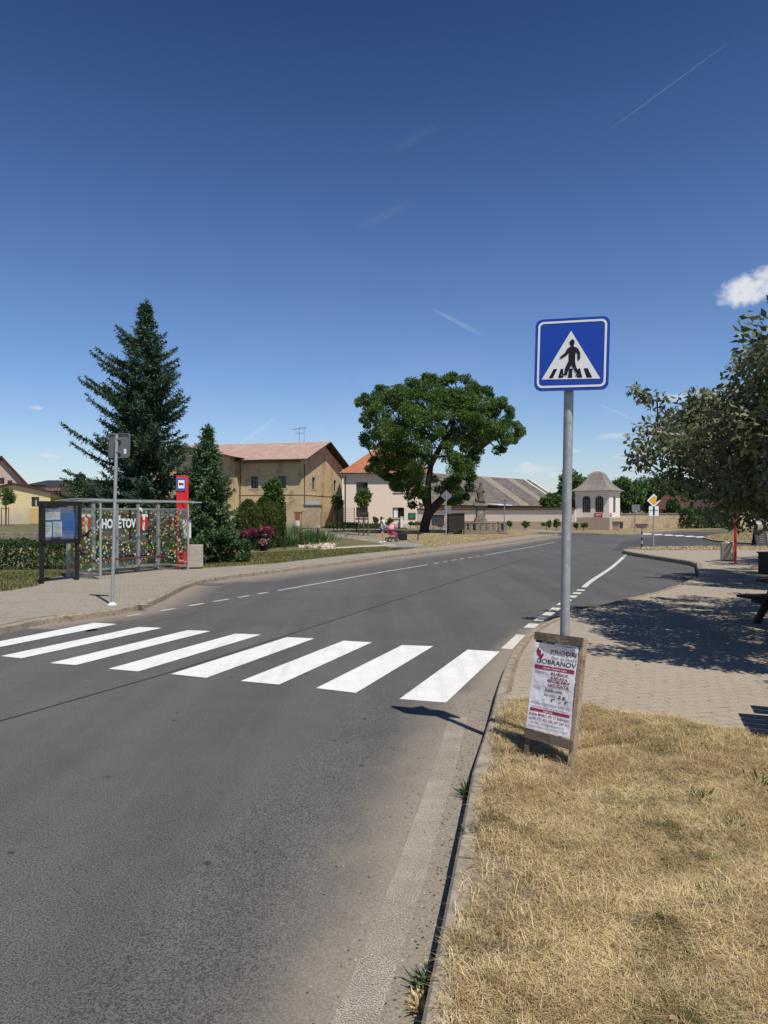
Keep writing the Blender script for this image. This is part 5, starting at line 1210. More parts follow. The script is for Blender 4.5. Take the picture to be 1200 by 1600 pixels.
def in_poly(pts, x, y):
    n = len(pts); ins = np.zeros(np.shape(x), bool); j = n-1
    for i in range(n):
        xi, yi = pts[i]; xj, yj = pts[j]
        c = ((yi > y) != (yj > y)) & (x < (xj-xi)*(y-yi)/((yj-yi) + 1e-12) + xi); ins ^= c; j = i
    return ins
def poly_dist(pts, x, y):
    d = np.full(np.shape(x), 1e9); n = len(pts)
    for i in range(n):
        ax, ay = pts[i]; bx, by = pts[(i+1) % n]; l2 = (bx-ax)**2 + (by-ay)**2
        t = np.clip(((x-ax)*(bx-ax) + (y-ay)*(by-ay))/l2, 0, 1); d = np.minimum(d, np.hypot(x-ax-t*(bx-ax), y-ay-t*(by-ay)))
    return d

leaf_ash = leafmat('ash_leaves', [(0.070, 0.134, 0.034), (0.106, 0.192, 0.046), (0.162, 0.264, 0.062), (0.094, 0.166, 0.041), (0.138, 0.222, 0.054)], .38, .5, None, .25, .5)
leaf_mid = leafmat('green_leaves', [(0.065, 0.121, 0.032), (0.097, 0.179, 0.049), (0.145, 0.227, 0.065)], .3, .5, None, .25, .6)
leaf_far = leafmat('far_leaves', [(0.060, 0.115, 0.039), (0.099, 0.178, 0.060), (0.139, 0.218, 0.070)], .25, .6, None, .2, .4)
leaf_thuja = leafmat('thuja_leaves', [(0.058, 0.102, 0.027), (0.108, 0.147, 0.039), (0.167, 0.186, 0.050)], .2, .6, None, .2, .7)
leaf_hedge = leafmat('hedge_leaves', [(0.031, 0.064, 0.021), (0.057, 0.108, 0.031), (0.086, 0.144, 0.043)], .25, .5, None, .3, 1.0)
leaf_ivy = leafmat('ivy_leaves', [(.05, .10, .02), (.08, .15, .035), (.10, .18, .045)], .3, .5, None, .3, .6)
leaf_beam = leafmat('whitebeam_leaves', [(.092, .118, .040), (.125, .152, .055), (.175, .20, .082), (.25, .25, .13), (.13, .15, .058)], .22, .45, (.16, .18, .12), .35, .5)
leaf_bloom = leafmat('cream_blossom', [(.36, .29, .18), (.45, .38, .25), (.28, .24, .14)], .2, .7)
needle = leafmat('spruce_needles', [(0.043, 0.083, 0.055), (0.071, 0.124, 0.078), (0.115, 0.180, 0.098), (0.060, 0.098, 0.060)], .12, .55, None, .3, .9)
needle2 = leafmat('young_spruce_needles', [(0.068, 0.121, 0.068), (0.109, 0.182, 0.084), (0.174, 0.266, 0.109)], .12, .55, None, .3, .9)
needle3 = leafmat('pale_conifer_needles', [(0.065, 0.101, 0.043), (0.094, 0.137, 0.065), (0.130, 0.173, 0.086)], .15, .6, None, .3, .9)

def spruce(name, label, base, h, rmax, leafm, seed, ragged=1.0, zlow=.25, dens=1.0, prof=None, group='spruces behind the bus shelter', cat='tree'):
    rng = np.random.default_rng(seed); t = thing(name, label, cat, base, 0, group)
    mb = MB(); mb.tube([(0, 0, -.1), (.03*h*.1, 0, h*.5), (0, 0, h)], [.018*h+.03, .010*h+.02, .008], 8); 
    Cs = []; Ds = []; Ns = []; Ls = []; Ws = []
    z = zlow
    while z < h*.985:
        f = z/h; nb_skip = rng.uniform(); r = rmax*(prof(min(1, f + .38*rmax*prof(f)/h)) if prof else (1-f)**.85 * min(1, .72 + f*1.2)); nb = int((7 if f < .8 else 5)*1)
        a0 = rng.uniform(0, 6.28)
        for b in range(nb):
            if rng.uniform() < .14*ragged and f < .9: continue
            a = a0 + 6.283*b/nb + rng.normal()*.22; L = max(.10, r*rng.uniform(1-.32*ragged, 1+.22*ragged)*(1 - .17*math.cos(a)))
            dirh = np.array([math.cos(a), math.sin(a), 0.0]); side = np.array([-math.sin(a), math.cos(a), 0.0])
            rise = .40*f + .06 + rng.normal()*.06; n = max(4, int(L/.085*dens)); ts = np.linspace(.10, 1.0, n)
            zz = z + L*(ts*(rise-.25) + .34*ts**2.2); path = dirh[None]*(L*ts)[:, None]; path[:, 2] = zz
            if L > .5: mb.tube([(0, 0, z)] + [tuple(path[i]) for i in range(0, n, max(1, n//4))], [.008+.012*L/1.5] + [.009]*len(range(0, n, max(1, n//4))), 4, 0, False)
            for sgn in (-1, 1, 0, 2):
                tl = (.42*np.minimum(1, 1.15-ts)*min(1.0, .35+L*.5) + .06) if sgn in (-1, 1) else np.full(n, .13)
                tl = tl*rng.uniform(.7, 1.25, n)
                if sgn in (-1, 1): D = dirh*.75 + side*sgn*(.75) + rng.normal(size=(n, 3))*.14; D[:, 2] += .12 + rng.normal(size=n)*.12
                elif sgn == 0: D = dirh*.8 + np.array([0, 0, .45]) + rng.normal(size=(n, 3))*.3
                else: D = dirh*.4 + np.array([0, 0, -.75]) + rng.normal(size=(n, 3))*.35
                Nn = np.tile(np.array([0, 0, 1.0]), (n, 1)) + rng.normal(size=(n, 3))*.35
                Cs.append(path + rng.normal(size=(n, 3))*.015); Ds.append(D); Ns.append(Nn); Ls.append(tl); Ws.append(np.full(n, .062)*rng.uniform(.8, 1.3, n))
                if sgn in (-1, 1):      # secondary tufts on each side twig
                    for q in (.25, .5, .78):
                        Du = unit(D); P2 = path + Du*(tl*q)[:, None]; D2 = Du*.5 + rng.normal(size=(n, 3))*.55
                        Cs.append(P2); Ds.append(D2); Ns.append(rng.normal(size=(n, 3)) + np.array([0, 0, .6])); Ls.append(tl*.6+.05); Ws.append(np.full(n, .045))
        z += max(.12, (.30 if h > 6 else .2)*(1-.45*f))
    for k in range(6):
        n = 6; Cs.append(np.tile([0, 0, h*(.965+.006*k)], (n, 1))); Ds.append(rng.normal(size=(n, 3))*.6 + np.array([0, 0, .7])); Ns.append(rng.normal(size=(n, 3))); Ls.append(np.full(n, .2)); Ws.append(np.full(n, .04))
    mb.build('trunk', M['bark'], t)
    V, Fq = leaf_quads(np.concatenate(Cs), np.concatenate(Ds), np.concatenate(Ns), np.concatenate(Ls), np.concatenate(Ws), .1)
    np_mesh('crown', V, Fq, leafm, t); return t
b = Vector((XatY(228, 28.5), 28.5, .12)); hb = EYE + 331/F*28.5 - .12
spruce('spruce_tree', 'tall dark spruce towering over the bus shelter', b, hb, 2.5, needle, 5, 1.4, .6, 1.3, lambda f: float(np.interp(f, [0, .32, .44, .56, .683, .76, .827, .88, .923, .96, 1], [.9, 1, .9, .77, .64, .56, .43, .27, .15, .09, .03])))
b = Vector((XatY(325, 27.0), 27.0, .12)); hb = EYE + 134/F*27.0 - .12
spruce('spruce_tree', 'smaller bushy spruce sweeping to the lawn behind the concrete bin', b, hb, 1.38, needle2, 9, 1.1, .08, 1.35, lambda f: float(np.interp(f, [0, .15, .31, .49, .67, .8, .88, .95, 1], [.9, 1, .9, .7, .56, .36, .2, .08, .03])))
b = Vector((XatY(126, 44), 44, .12)); hb = EYE + 60/F*44 - .12
spruce('conifer_tree', 'short pale green conifer behind the notice board, left of the tall spruce', b, hb, 1.5, needle3, 14, .7, .2, .7, lambda f: (1-f)**.6, 'conifers behind the notice board')
b = Vector((XatY(166, 47), 47, .12)); hb = EYE + 47/F*47 - .12
spruce('conifer_tree', 'low dark drooping conifer between the pale conifer and the tall spruce', b, hb, 2.2, needle, 15, .9, .2, .7, lambda f: (1-f)**.6, 'conifers behind the notice board')
b = Vector((XatY(192, 42), 42, .12)); hb = EYE + 26/F*42 - .12
spruce('conifer_tree', 'low dense conifer directly behind the shelter roof, under the tall spruce', b, hb, 2.2, needle2, 16, .8, .1, .7, lambda f: (1-f)**.5, 'conifers behind the notice board')

def crown_tree(name, label, base, nodes, parents, centers, radii, per, ls, lm, bark, r_base, r_tip, seed, group=None, flat=.75, cat='tree', extra=None, lw=.5, seg=6, pw=.5):
    rng = np.random.default_rng(seed); t = thing(name, label, cat, base, 0, group)
    mb = MB(); skeleton(mb, rng, nodes, parents, centers, r_tip, r_base, .12, seg, 3, 0, pw); mb.build('trunk', bark, t)
    V, Fq = cloud(rng, centers, radii, per, ls, lw, flat=flat); mats = [lm]; mi = None
    if extra:
        em, ec, er, ep, es = extra; V2_, F2 = cloud(rng, ec, er, ep, es, .8, flat=.4); mi = np.concatenate([np.zeros(len(Fq)), np.ones(len(F2))]); Fq = np.concatenate([Fq, F2 + len(V)]); V = np.concatenate([V, V2_]); mats = [lm, em]
    np_mesh('crown', V, Fq, mats, t, mi); return t
# --- the big ash in the square
Ya = 66.0; base = Vector((XatY(662, Ya), Ya, .12))
outl = [(553, 628), (570, 612), (590, 600), (615, 598), (640, 586), (668, 581), (688, 584), (702, 577), (735, 590), (762, 604), (790, 620), (803, 640), (806, 655), (822, 668), (812, 690), (795, 706), (778, 712), (764, 700), (752, 708),
        (751, 735), (746, 760), (730, 782), (706, 793), (690, 780), (672, 775), (652, 792), (636, 797), (624, 775), (600, 756), (580, 748), (562, 742), (578, 722), (568, 697), (552, 690), (565, 665), (556, 645)]
rng = np.random.default_rng(21); cs = []; rs = []
xs = rng.uniform(550, 824, 9000); ys = rng.uniform(575, 800, 9000); ok = in_poly(outl, xs, ys); dist = poly_dist(outl, xs, ys); 
for x, y, o_, dd in zip(xs, ys, ok, dist):
    if not o_ or dd < 5 or len(cs) >= 330: continue
    hole = math.exp(-(((x-676)/34)**2 + ((y-735)/40)**2)) + .8*math.exp(-(((x-700)/26)**2 + ((y-660)/16)**2)) + .7*math.exp(-(((x-640)/18)**2 + ((y-690)/14)**2)) + .75*math.exp(-(((x-735)/16)**2 + ((y-745)/26)**2))
    if rng.uniform() < hole*.95: continue
    dep = 6.3*min(1, (dd/85)**.5); s = rng.choice((-1, 1))*rng.uniform(.25, 1)**.6; p = W(x, y, Ya) - base; p.y += dep*s; p = np.array(p); p[0] *= (Ya + p[1])/Ya; p[2] = (p[2]+.12-EYE)*(Ya+p[1])/Ya + EYE - .12
    if cs and min(np.linalg.norm(np.array(cs)-p, axis=1)) < .68: continue
    cs.append(p); rs.append(rng.uniform(.48, .88)*(1.0 if dd > 16 else .7))
def apx(x, y, dy=0.0): p = W(x, y, Ya) - base; return (p.x, dy, p.z)
nodes = [(0, 0, -.2), apx(664, 820), apx(669, 802), apx(660, 775, .4), apx(653, 748, .6), apx(645, 715, 1.0), apx(634, 690, -.5), apx(690, 780, -.3), apx(704, 758, -.6), apx(716, 735, -1), apx(737, 708, -.8), apx(762, 690, .5),
         apx(668, 760, -.5), apx(672, 728, -1.0), apx(690, 695, -.6), apx(712, 672, .4)]
parents = [-1, 0, 1, 2, 3, 4, 5, 2, 7, 8, 9, 10, 2, 12, 13, 14]
crown_tree('ash_tree', 'large broad-crowned green tree with a forked dark trunk in the middle of the square', base, nodes, parents, cs, rs, 350, .195, leaf_ash, M['bark'], .44, .025, 21, None, .72, 'tree', None, .55, 8, .42)

# --- whitebeam trees on the right
def whitebeam(label, loc, seed, R_=4.2, n=470, per=170, zc=2.98, rz_=1.5, skirt=None):
    rng = np.random.default_rng(seed); cs = []; rs = []; sh = []; rsh = []
    while len(cs) < n:
        d = unit(rng.normal(size=(1, 3)))[0]; rr = rng.uniform(.25, 1)**.45; p = np.array([d[0]*R_*rr, d[1]*R_*rr, zc + d[2]*rz_*rr])
        lump = 1 + .09*math.sin(3*math.atan2(d[1], d[0])+seed) + .12*math.sin(5*math.atan2(d[1], d[0])+2*d[2]); p[:2] *= lump
        if p[2] < 1.3 + .25*math.sin(p[0]*2.1): continue
        cs.append(p); rs.append(rng.uniform(.26, .48))
    for k in range(34):         # long shoots that break the outline
        d = unit(rng.normal(size=(1, 3)) + np.array([[0, 0, .5]]))[0]; p = np.array([d[0]*R_*1.04, d[1]*R_*1.04, zc + d[2]*rz_*1.06]); q = p + d*rng.uniform(.1, .4) + np.array([0, 0, rng.uniform(0, .15)])
        for s in np.linspace(0, 1, 4): sh.append(p + (q-p)*s); rsh.append(.19-.08*s)
    cs2 = [c for c in cs if rng.uniform() < .3]; t = thing('whitebeam_tree', label, 'tree', loc, 2.2, 'whitebeams on the right pavement')
    mb = MB(); skeleton(mb, rng, [(0, 0, -.1), (.05, .02, .8), (.02, .05, 1.7), (.1, -.05, 2.4)], [-1, 0, 1, 2], cs + sh, .009, .16, .1, 6, 3); mb.build('trunk', M['bark'], t)
    V, Fq = cloud(rng, cs, rs, per, .115, .46, flat=.85); V3, F3 = cloud(rng, sh, rsh, 34, .115, .46); Fq = np.concatenate([Fq, F3 + len(V)]); V = np.concatenate([V, V3])
    V2_, F2 = cloud(rng, [c + np.array([0, 0, .16]) for c in cs2], [.13]*len(cs2), 34, .045, .9, flat=.4)
    mi = np.concatenate([np.zeros(len(Fq)), np.ones(len(F2))]); np_mesh('crown', np.concatenate([V, V2_]), np.concatenate([Fq, F2+len(V)]), [leaf_beam, leaf_bloom], t, mi); return t
w0 = whitebeam('nearest whitebeam with cream blossom, overhanging the pavement at the right edge', (8.15, 9.8, RZ), 3, 4.35)
def wb_copy(label, loc, rz, s):
    c = copy_tree(w0); c.location = loc; c.rotation_euler = (0, 0, rz); c.scale = (s, s, s*.98); c['label'] = label; return c
wb_copy('second whitebeam in the row, dark leaves just behind the nearest one', (13.1, 18.2, RZ), 2.1, .95)
wb_copy('third whitebeam in the row, farthest back beyond the red pillar', (17.3, 24.2, RZ), 4.0, .9)

# --- broadleaf trees built from a simple dome of clumps
def dome_tree(name, label, px, Y, ytop, ybot, hw, seed, lm=leaf_far, n=60, per=150, ls=.34, group='trees beyond the wall', gz_=.1, trunk_r=.22, shape=1.0, cat='tree', bark=None):
    rng = np.random.default_rng(seed); base = Vector((XatY(px, Y), Y, gz_)); k = Y/F; top = EYE + (800-ytop)*k - gz_; bot = max(.3, EYE + (800-ybot)*k - gz_); R_ = hw*k; zc = (top+bot)/2; hz_ = (top-bot)/2
    cs = []; rs = []; cr = min(R_, hz_)*.34
    while len(cs) < n:
        d = unit(rng.normal(size=(1, 3)))[0]; rr = rng.uniform(.1, 1)**.45; p = d*rr*np.array([R_-cr*.6, R_-cr*.6, hz_-cr*.5]); p[:2] *= (1 - shape*.35*max(0, p[2]/hz_)) if shape else 1; p[2] += zc
        p[0] += .12*R_*math.sin(p[2]*2.1+seed); cs.append(p); rs.append(cr*rng.uniform(.7, 1.25))
    return crown_tree(name, label, base, [(0, 0, -.1), (.02*R_, 0, bot*.6), (0, .02*R_, bot + .25*(top-bot))], [-1, 0, 1], cs, rs, per, ls, lm, bark or M['bark'], trunk_r, .015, seed, group, .8, cat)
for i, (px, Y, yt, yb, hw, lab) in enumerate((
        (893, 96, 733, 800, 26, 'bushy tree behind the pavilion on its left, above the barn end'), (925, 104, 742, 800, 26, 'tree rising right behind the pavilion roof'),
        (868, 92, 772, 800, 20, 'low dark bush-like tree in front of the barn roof, behind the wall'),
        (975, 108, 744, 805, 30, 'round green tree just to the right of the pavilion'), (1010, 112, 741, 808, 34, 'broad green tree behind the yellow diamond sign'),
        (1046, 118, 738, 800, 30, 'tallest tree behind the red-roofed house'), (1052, 101, 779, 806, 9, 'low dark bush before the red-roofed house'),
        (1085, 122, 750, 806, 34, 'dark tree behind the ivy, left of the white house'),
        (1150, 124, 744, 800, 40, 'tree behind the white house on the right'), (1205, 118, 735, 800, 40, 'tree at the far right behind the whitebeams'))):
    dome_tree('deciduous_tree', lab, px, Y, yt, yb, hw, 40+i, leaf_far, 62, 150, .42)
dome_tree('young_tree', 'slender leafy young tree standing in front of the ochre building door', 428, 62, 747, 806, 17, 60, leaf_mid, 40, 120, .26, 'young trees in the square', .12, .09, 1.0)
def staked(px, Y, yt, yb, hw, seed, label, lm, stake):
    t = dome_tree('young_tree', label, px, Y, yt, yb, hw, seed, lm, 26, 80, .2, 'young trees in the square', .12 if px > 100 else .54, .075, .6, 'tree', M['bark_young'])
    for sx in (-1, 1):
        mb = MB(); mb.tube([(sx*.38, -.15, -.02), (sx*.38, -.15, stake)], .045, 8); mb.build('stake', M['bark_young'], t)
    mb = MB(); mb.bar((-.42, -.15, stake-.12), (.42, -.15, stake-.12), .03, .08); mb.build('stake_rail', M['bark_young'], t); return t
staked(527, 74, 771, 800, 10, 61, 'young staked tree with light green leaves beside the beige house corner', leaf_mid, 1.9)
staked(568, 58, 762, 793, 13, 62, 'young staked tree with dark leaves before the beige house windows', leaf_ash, 1.9)
staked(9, 76, 760, 792, 14, 63, 'young staked tree beside the pond, before the yellow house', leaf_mid, 2.0)
# thujas by the flower bed
for i, (px, Y, yt, hw, lab) in enumerate(((388, 36.5, 783, 19, 'left of the three clipped thujas behind the flower bed'), (413, 37.5, 779, 20, 'middle and tallest of the three thujas behind the pink flowers'), (431, 38.5, 790, 14, 'right-hand thuja beside the bollards'))):
    rng = np.random.default_rng(70+i); base = Vector((XatY(px, Y), Y, .12)); H_ = EYE + (800-yt)/F*Y - .12; R_ = hw/F*Y; t = thing('thuja', lab, 'shrub', base, 0, 'thujas behind the flower bed')
    mb = MB(); mb.tube([(0, 0, -.05), (0, 0, H_*.8)], [.07, .02], 6); mb.build('trunk', M['bark'], t); n = 9000
    z = rng.uniform(.02, 1, n); a = rng.uniform(0, 6.283, n); prof_ = np.minimum(1, .75 + z*.6)*np.clip((1-z)*3.2, .0, 1)**.55*(1 + .10*np.sin(5*a+z*9)); rr = R_*prof_*rng.uniform(.55, 1.04, n)**.5
    C = np.stack([rr*np.cos(a), rr*np.sin(a), z*H_], 1); D = np.stack([np.cos(a)*.45, np.sin(a)*.45, np.full(n, .9)], 1) + rng.normal(size=(n, 3))*.22; Nn = np.stack([np.cos(a), np.sin(a), np.full(n, .3)], 1) + rng.normal(size=(n, 3))*.5
    ln = rng.uniform(.08, .17, n); V, Fq = leaf_quads(C, D, Nn, ln, ln*.5); np_mesh('crown', V, Fq, leaf_thuja, t)
# hedge along the left pavement
def hedge(label, a, b_, w, h, lm, n, ls, name='hedge', cat='hedge', seed=80, rough=.06, gz_=.12):
    rng = np.random.default_rng(seed); a = Vector((a[0], a[1], gz_)); d = Vector((b_[0], b_[1], gz_)) - a; L = d.length; t = thing(name, label, cat, a, math.atan2(d.y, d.x))
    mb = MB(); rnd = random.Random(seed)
    for k in range(int(L/.5)): mb.tube([(k*.5+.2, 0, 0), (k*.5+.2+rnd.uniform(-.1, .1), rnd.uniform(-.1, .1), h*.85)], .02, 5)
    mb.build('stems', M['bark'], t)
    face = rng.choice(4, n, p=[.42, .12, .36, .10]); u = rng.uniform(0, L, n); v = rng.uniform(0, 1, n); C = np.zeros((n, 3)); Nn = np.zeros((n, 3)); inn = rng.uniform(0, 1, n)**2*.22
    wob = rough*(np.sin(u*2.3+v*5) + np.sin(u*5.1-v*3)*.6)
    f0 = face == 0; C[f0] = np.stack([u, -w/2 + inn + wob, v*h], 1)[f0]; Nn[f0] = (0, -1, .3)
    f1 = face == 1; C[f1] = np.stack([u, w/2 - inn + wob, v*h], 1)[f1]; Nn[f1] = (0, 1, .3)
    f2 = face == 2; C[f2] = np.stack([u, (v-.5)*w, h - inn + wob], 1)[f2]; Nn[f2] = (0, 0, 1)
    f3 = face == 3; e = rng.integers(0, 2, n); C[f3] = np.stack([e*L + (1-2*e)*inn, (rng.uniform(0, 1, n)-.5)*w, v*h], 1)[f3]; Nn[f3] = np.stack([2.0*e-1, 0*e, .3+0*e], 1)[f3]
    Nn = Nn + rng.normal(size=(n, 3))*.55; D = rng.normal(size=(n, 3)) + np.array([0, 0, .4]); ln = ls*rng.uniform(.6, 1.4, n); V, Fq = leaf_quads(C, D, Nn, ln, ln*.65); np_mesh('foliage', V, Fq, lm, t); return t
hedge('low clipped dark green hedge behind the notice board, between lawn and pond', (-26, 22.2), (-8.9, 24.3), 1.1, .92, leaf_hedge, 32000, .085)
p0, p1 = P(1056, 825, .1), P(1121, 824, .1)
hedge('thick bright ivy smothering a stretch of the stone wall', (p0.x, 83.5), (p1.x+.4, 86.0), 1.6, 2.25, leaf_ivy, 9000, .22, 'ivy', 'ivy', 81, .18, .1)
hedge('dark low hedge behind the bus shelter, under the spruces', (-9.3, 26.2), (-5.2, 27.4), 1.0, .8, leaf_hedge, 8000, .09, 'hedge', 'hedge', 82)
# small shrubs along the house and the wall
def bush(label, px, Y, yt, yb, hw, seed, lm=leaf_mid, n=10, per=70, ls=.16, group='shrubs along the walls', name='shrub'):
    return dome_tree(name, label, px, Y, yt, yb, hw, seed, lm, n, per, ls, group, .1, .04, 0, 'shrub', M['bark_young'])
for i, (px, Y, yt, yb, hw, lab) in enumerate(((587, 82, 805, 818, 4.5, 'thin tall rose bush by the beige house wall'), (608, 82, 809, 822, 9, 'round bush under the beige house window'), (652, 82, 814, 822, 8, 'low bush below the green notice plate'),
        (688, 80, 814, 822, 6, 'low bush by the wall just right of the big trunk'), (796, 76, 811, 825, 4, 'thin sapling against the pink wall, right of the fountain'), (820, 76, 814, 826, 7, 'dense low bush in the middle of the pink wall'),
        (854, 75, 812, 826, 8, 'left rose bush of the pair near the sign pole'), (870, 75, 809, 826, 7, 'taller rose bush by the sign pole'), (900, 74, 817, 828, 4, 'spindly sapling left of the pavilion'), (912, 73, 817, 827, 6, 'low bush before the pavilion wall'),
        (641, 82, 815, 821, 3, 'small plant beside the meter box'))):
    bush(lab, px, Y, yt, yb, hw, 90+i)

# --- grass
def blades(name, label, pts, hgt, wid, lean, m, seed, zs):
    rng = np.random.default_rng(seed); n = len(pts); C = np.zeros((n, 3)); C[:, :2] = pts; C[:, 2] = zs; a = rng.uniform(0, 6.283, n); h = hgt*rng.uniform(.45, 1.25, n); w = wid*rng.uniform(.7, 1.3, n)
    ln = lean*rng.uniform(.3, 1.3, n)*h; dx = np.stack([np.cos(a), np.sin(a), 0*a], 1); sd_ = np.stack([-np.sin(a), np.cos(a), 0*a], 1); up = np.array([0, 0, 1.0])
    mid = C + dx*(ln*.35)[:, None] + up*(h*.62)[:, None]; tip = C + dx*ln[:, None] + up*(h*np.clip(1.05 - .25*lean*rng.uniform(.2, 1.6, n), .15, 1))[:, None]; W_ = (sd_*(w*.5)[:, None])
    V = np.stack([C-W_, C+W_, mid+W_*.8, mid-W_*.8, tip+W_*.15, tip-W_*.15], 1).reshape(-1, 3); i = np.arange(n)[:, None]*6
    Fq = np.concatenate([i + np.array([[0, 1, 2, 3]]), i + np.array([[3, 2, 4, 5]])], 0); o = np_mesh(name, V, Fq, m); return tag(o, label, 'grass', None, 'stuff')
def patch(x, y, s, sd_):
    r = np.random.default_rng(sd_); v = 0
    for k in range(7): a = r.uniform(0, 6.28); f = s*r.uniform(.6, 2.6); v = v + np.sin(f*(x*math.cos(a) + y*math.sin(a)) + r.uniform(0, 6.28))/(1+.25*k)
    return v/3.2
def grassmat(name, cols, green, thr, scale=1.3):
    m, nt, b, o, out = newmat(name); g = nd(nt, 'ShaderNodeNewGeometry'); k = len(cols)
    c = ramp(nt, g.outputs['Random Per Island'], [(i/(k-1), cc) for i, cc in enumerate(cols)]); gg = mix_c(nt, g.outputs['Random Per Island'], rgb(green), rgb(tuple(v*1.7 for v in green)))
    nz = math_n(nt, 'ADD', noise(nt, o, scale, 4, .6), math_n(nt, 'MULTIPLY', math_n(nt, 'SUBTRACT', g.outputs['Random Per Island'], .5), .22))
    c = mix_c(nt, maprange(nt, nz, thr, thr+.08), c, gg); n2 = noise(nt, o, 2.6, 4, .6); c = mix_c(nt, maprange(nt, n2, .35, .7, 0, .75), c, mix_c(nt, 1.0, c, (.62, .54, .48, 1), 'MULTIPLY')); n3 = noise(nt, o, 1.7, 5, .65, .9); c = mix_c(nt, maprange(nt, n3, .5, .66, 0, .85), c, mix_c(nt, 1.0, c, (1.22, 1.26, 1.30, 1), 'MULTIPLY')); n4 = noise(nt, o, 3.4, 4, .6, .5); c = mix_c(nt, maprange(nt, n4, .54, .66, 0, .6), c, mix_c(nt, 1.0, c, (.50, .50, .46, 1), 'MULTIPLY'))
    lk(nt, c, b.inputs['Base Color']); b.inputs['Roughness'].default_value = .6; b.inputs['Specular IOR Level'].default_value = .3
    t = nd(nt, 'ShaderNodeBsdfTranslucent'); lk(nt, c, t.inputs['Color']); mx = nd(nt, 'ShaderNodeMixShader'); mx.inputs[0].default_value = .25; lk(nt, b.outputs[0], mx.inputs[1]); lk(nt, t.outputs[0], mx.inputs[2]); lk(nt, mx.outputs[0], out.inputs[0]); return m
straw = grassmat('straw', [(.42, .305, .135), (.62, .475, .225), (.76, .62, .33), (.84, .74, .47), (.23, .155, .075), (.68, .535, .265)], (.12, .125, .05), .635)
green_grass = grassmat('lawn_blades', [(.10, .115, .03), (.15, .155, .045), (.21, .20, .07), (.28, .245, .10)], (.06, .085, .02), .52, .5)
rng = np.random.default_rng(100)
ky = np.array([p.y for p in KRs]); kx = np.array([p.x for p in KRs]); gx = np.array([p[0] for p in gb]); gy = np.array([p[1] for p in gb])
def near_verge(n, ymin, ymax, dens_pow):
    y = ymin + (ymax-ymin)*rng.uniform(0, 1, n)**dens_pow; x = rng.uniform(-.1, 1, n)*(.62*y + .4); lo = np.interp(y, ky, kx) + .11; hi = np.interp(x, gx, gy)
    edge = (x - lo) + .10*patch(x, y, 5, 3) + rng.normal(size=n)*.06; keep = (edge > -.02) & (y < hi + .01 + .08*patch(x, y, 4, 5) + .04*patch(x, y, 11, 6) + rng.normal(size=n)*.035) & (x > lo-.06)
    bare = patch(x, y, 2.2, 7) + .5*patch(x, y, 7, 8); soil = np.exp(-np.clip(x-lo-.05, 0, 9)/.22)*.9
    fa, fb_ = (1.085, 5.50), (1.377, 5.225); tt = np.clip(((x-fa[0])*.292 - (y-fa[1])*.275)/.161, 0, 1); dfoot = np.hypot(x-fa[0]-.292*tt+.02, y-fa[1]+.275*tt+.05); keep &= (dfoot > .10) | (rng.uniform(size=n) < .12)
    keep &= rng.uniform(size=n) < np.clip(.9 - .6*(bare > .70) - .3*(bare > .42) - soil*.7, .08, 1); return np.stack([x[keep], y[keep]], 1)
blades('dry_grass', 'sun-bleached straw-coloured grass on the verge at the lower right', near_verge(620000, 2.3, 7.4, 1.0), .05, .0032, 1.7, straw, 101, RZ)
pts = near_verge(150000, 2.3, 7.4, 1.0); k = patch(pts[:, 0], pts[:, 1], 3.1, 12) > .3; blades('dry_grass', 'taller pale dry grass tufts scattered over the verge', pts[k], .085, .003, 1.5, straw, 102, RZ)
def scatter(poly, n, seed):
    r = np.random.default_rng(seed); px = [p[0] for p in poly]; py = [p[1] for p in poly]; x = r.uniform(min(px), max(px), n); y = r.uniform(min(py), max(py), n); k = in_poly(poly, x, y); return np.stack([x[k], y[k]], 1)
gl = [(-9.05, 17.2), (-8.95, 18.4), (-9.3, 19.4), (-9.6, 20.7), (-9.2, 23), (-26, 22), (-26, 13), (-10.2, 15.9)]
blades('lawn_grass', 'green lawn grass with small pale flowers, left of the notice board', scatter(gl, 60000, 110), .085, .014, 1.0, green_grass, 111, LZ)
g2 = [(-6.1, 24.25), (-4.04, 26.45), (-1.2, 32.4), (.65, 35.6), (2.0, 38.5), (-2, 37), (-5, 34), (-9, 30), (-8, 25.5)]
blades('lawn_grass', 'patchy green and yellow grass strip between the pavement and the flower bed', scatter(g2, 42000, 112), .07, .02, 1.1, green_grass, 113, LZ)
g3 = [(2.87, 39.6), (8.5, 52), (12.6, 61), (10, 64), (2, 60), (-3, 52), (1.5, 44)]
blades('dry_grass', 'yellowed dry grass round the big tree', scatter(g3, 45000, 114), .06, .017, 1.1, straw, 115, LZ)
g4 = [(12.9, 35), (12.6, 36.8), (14.2, 38.0), (17, 38.7), (40, 39.4), (40, 35.4), (17, 35.0)]
blades('dry_grass', 'band of dry grass behind the right-hand pavement', scatter(g4, 16000, 116), .07, .025, 1.1, straw, 117, RZ)
blades('lawn_grass', 'grass on the traffic island at the far right', scatter([tuple(p[:2]) for p in isl], 16000, 118), .08, .03, 1.1, green_grass, 119, .1)
# daisies in the left lawn
pts = scatter(gl, 1500, 120); mb = MB()
for k, (x, y) in enumerate(pts): mb.add([(x + .014*math.cos(a), y + .014*math.sin(a), LZ+.075) for a in np.linspace(0, 6.28, 7)[:-1]], [tuple(range(6))])
tag(mb.build('daisies', M['signwhite']), 'tiny white daisies dotted through the green lawn', 'flowers', None, 'stuff')
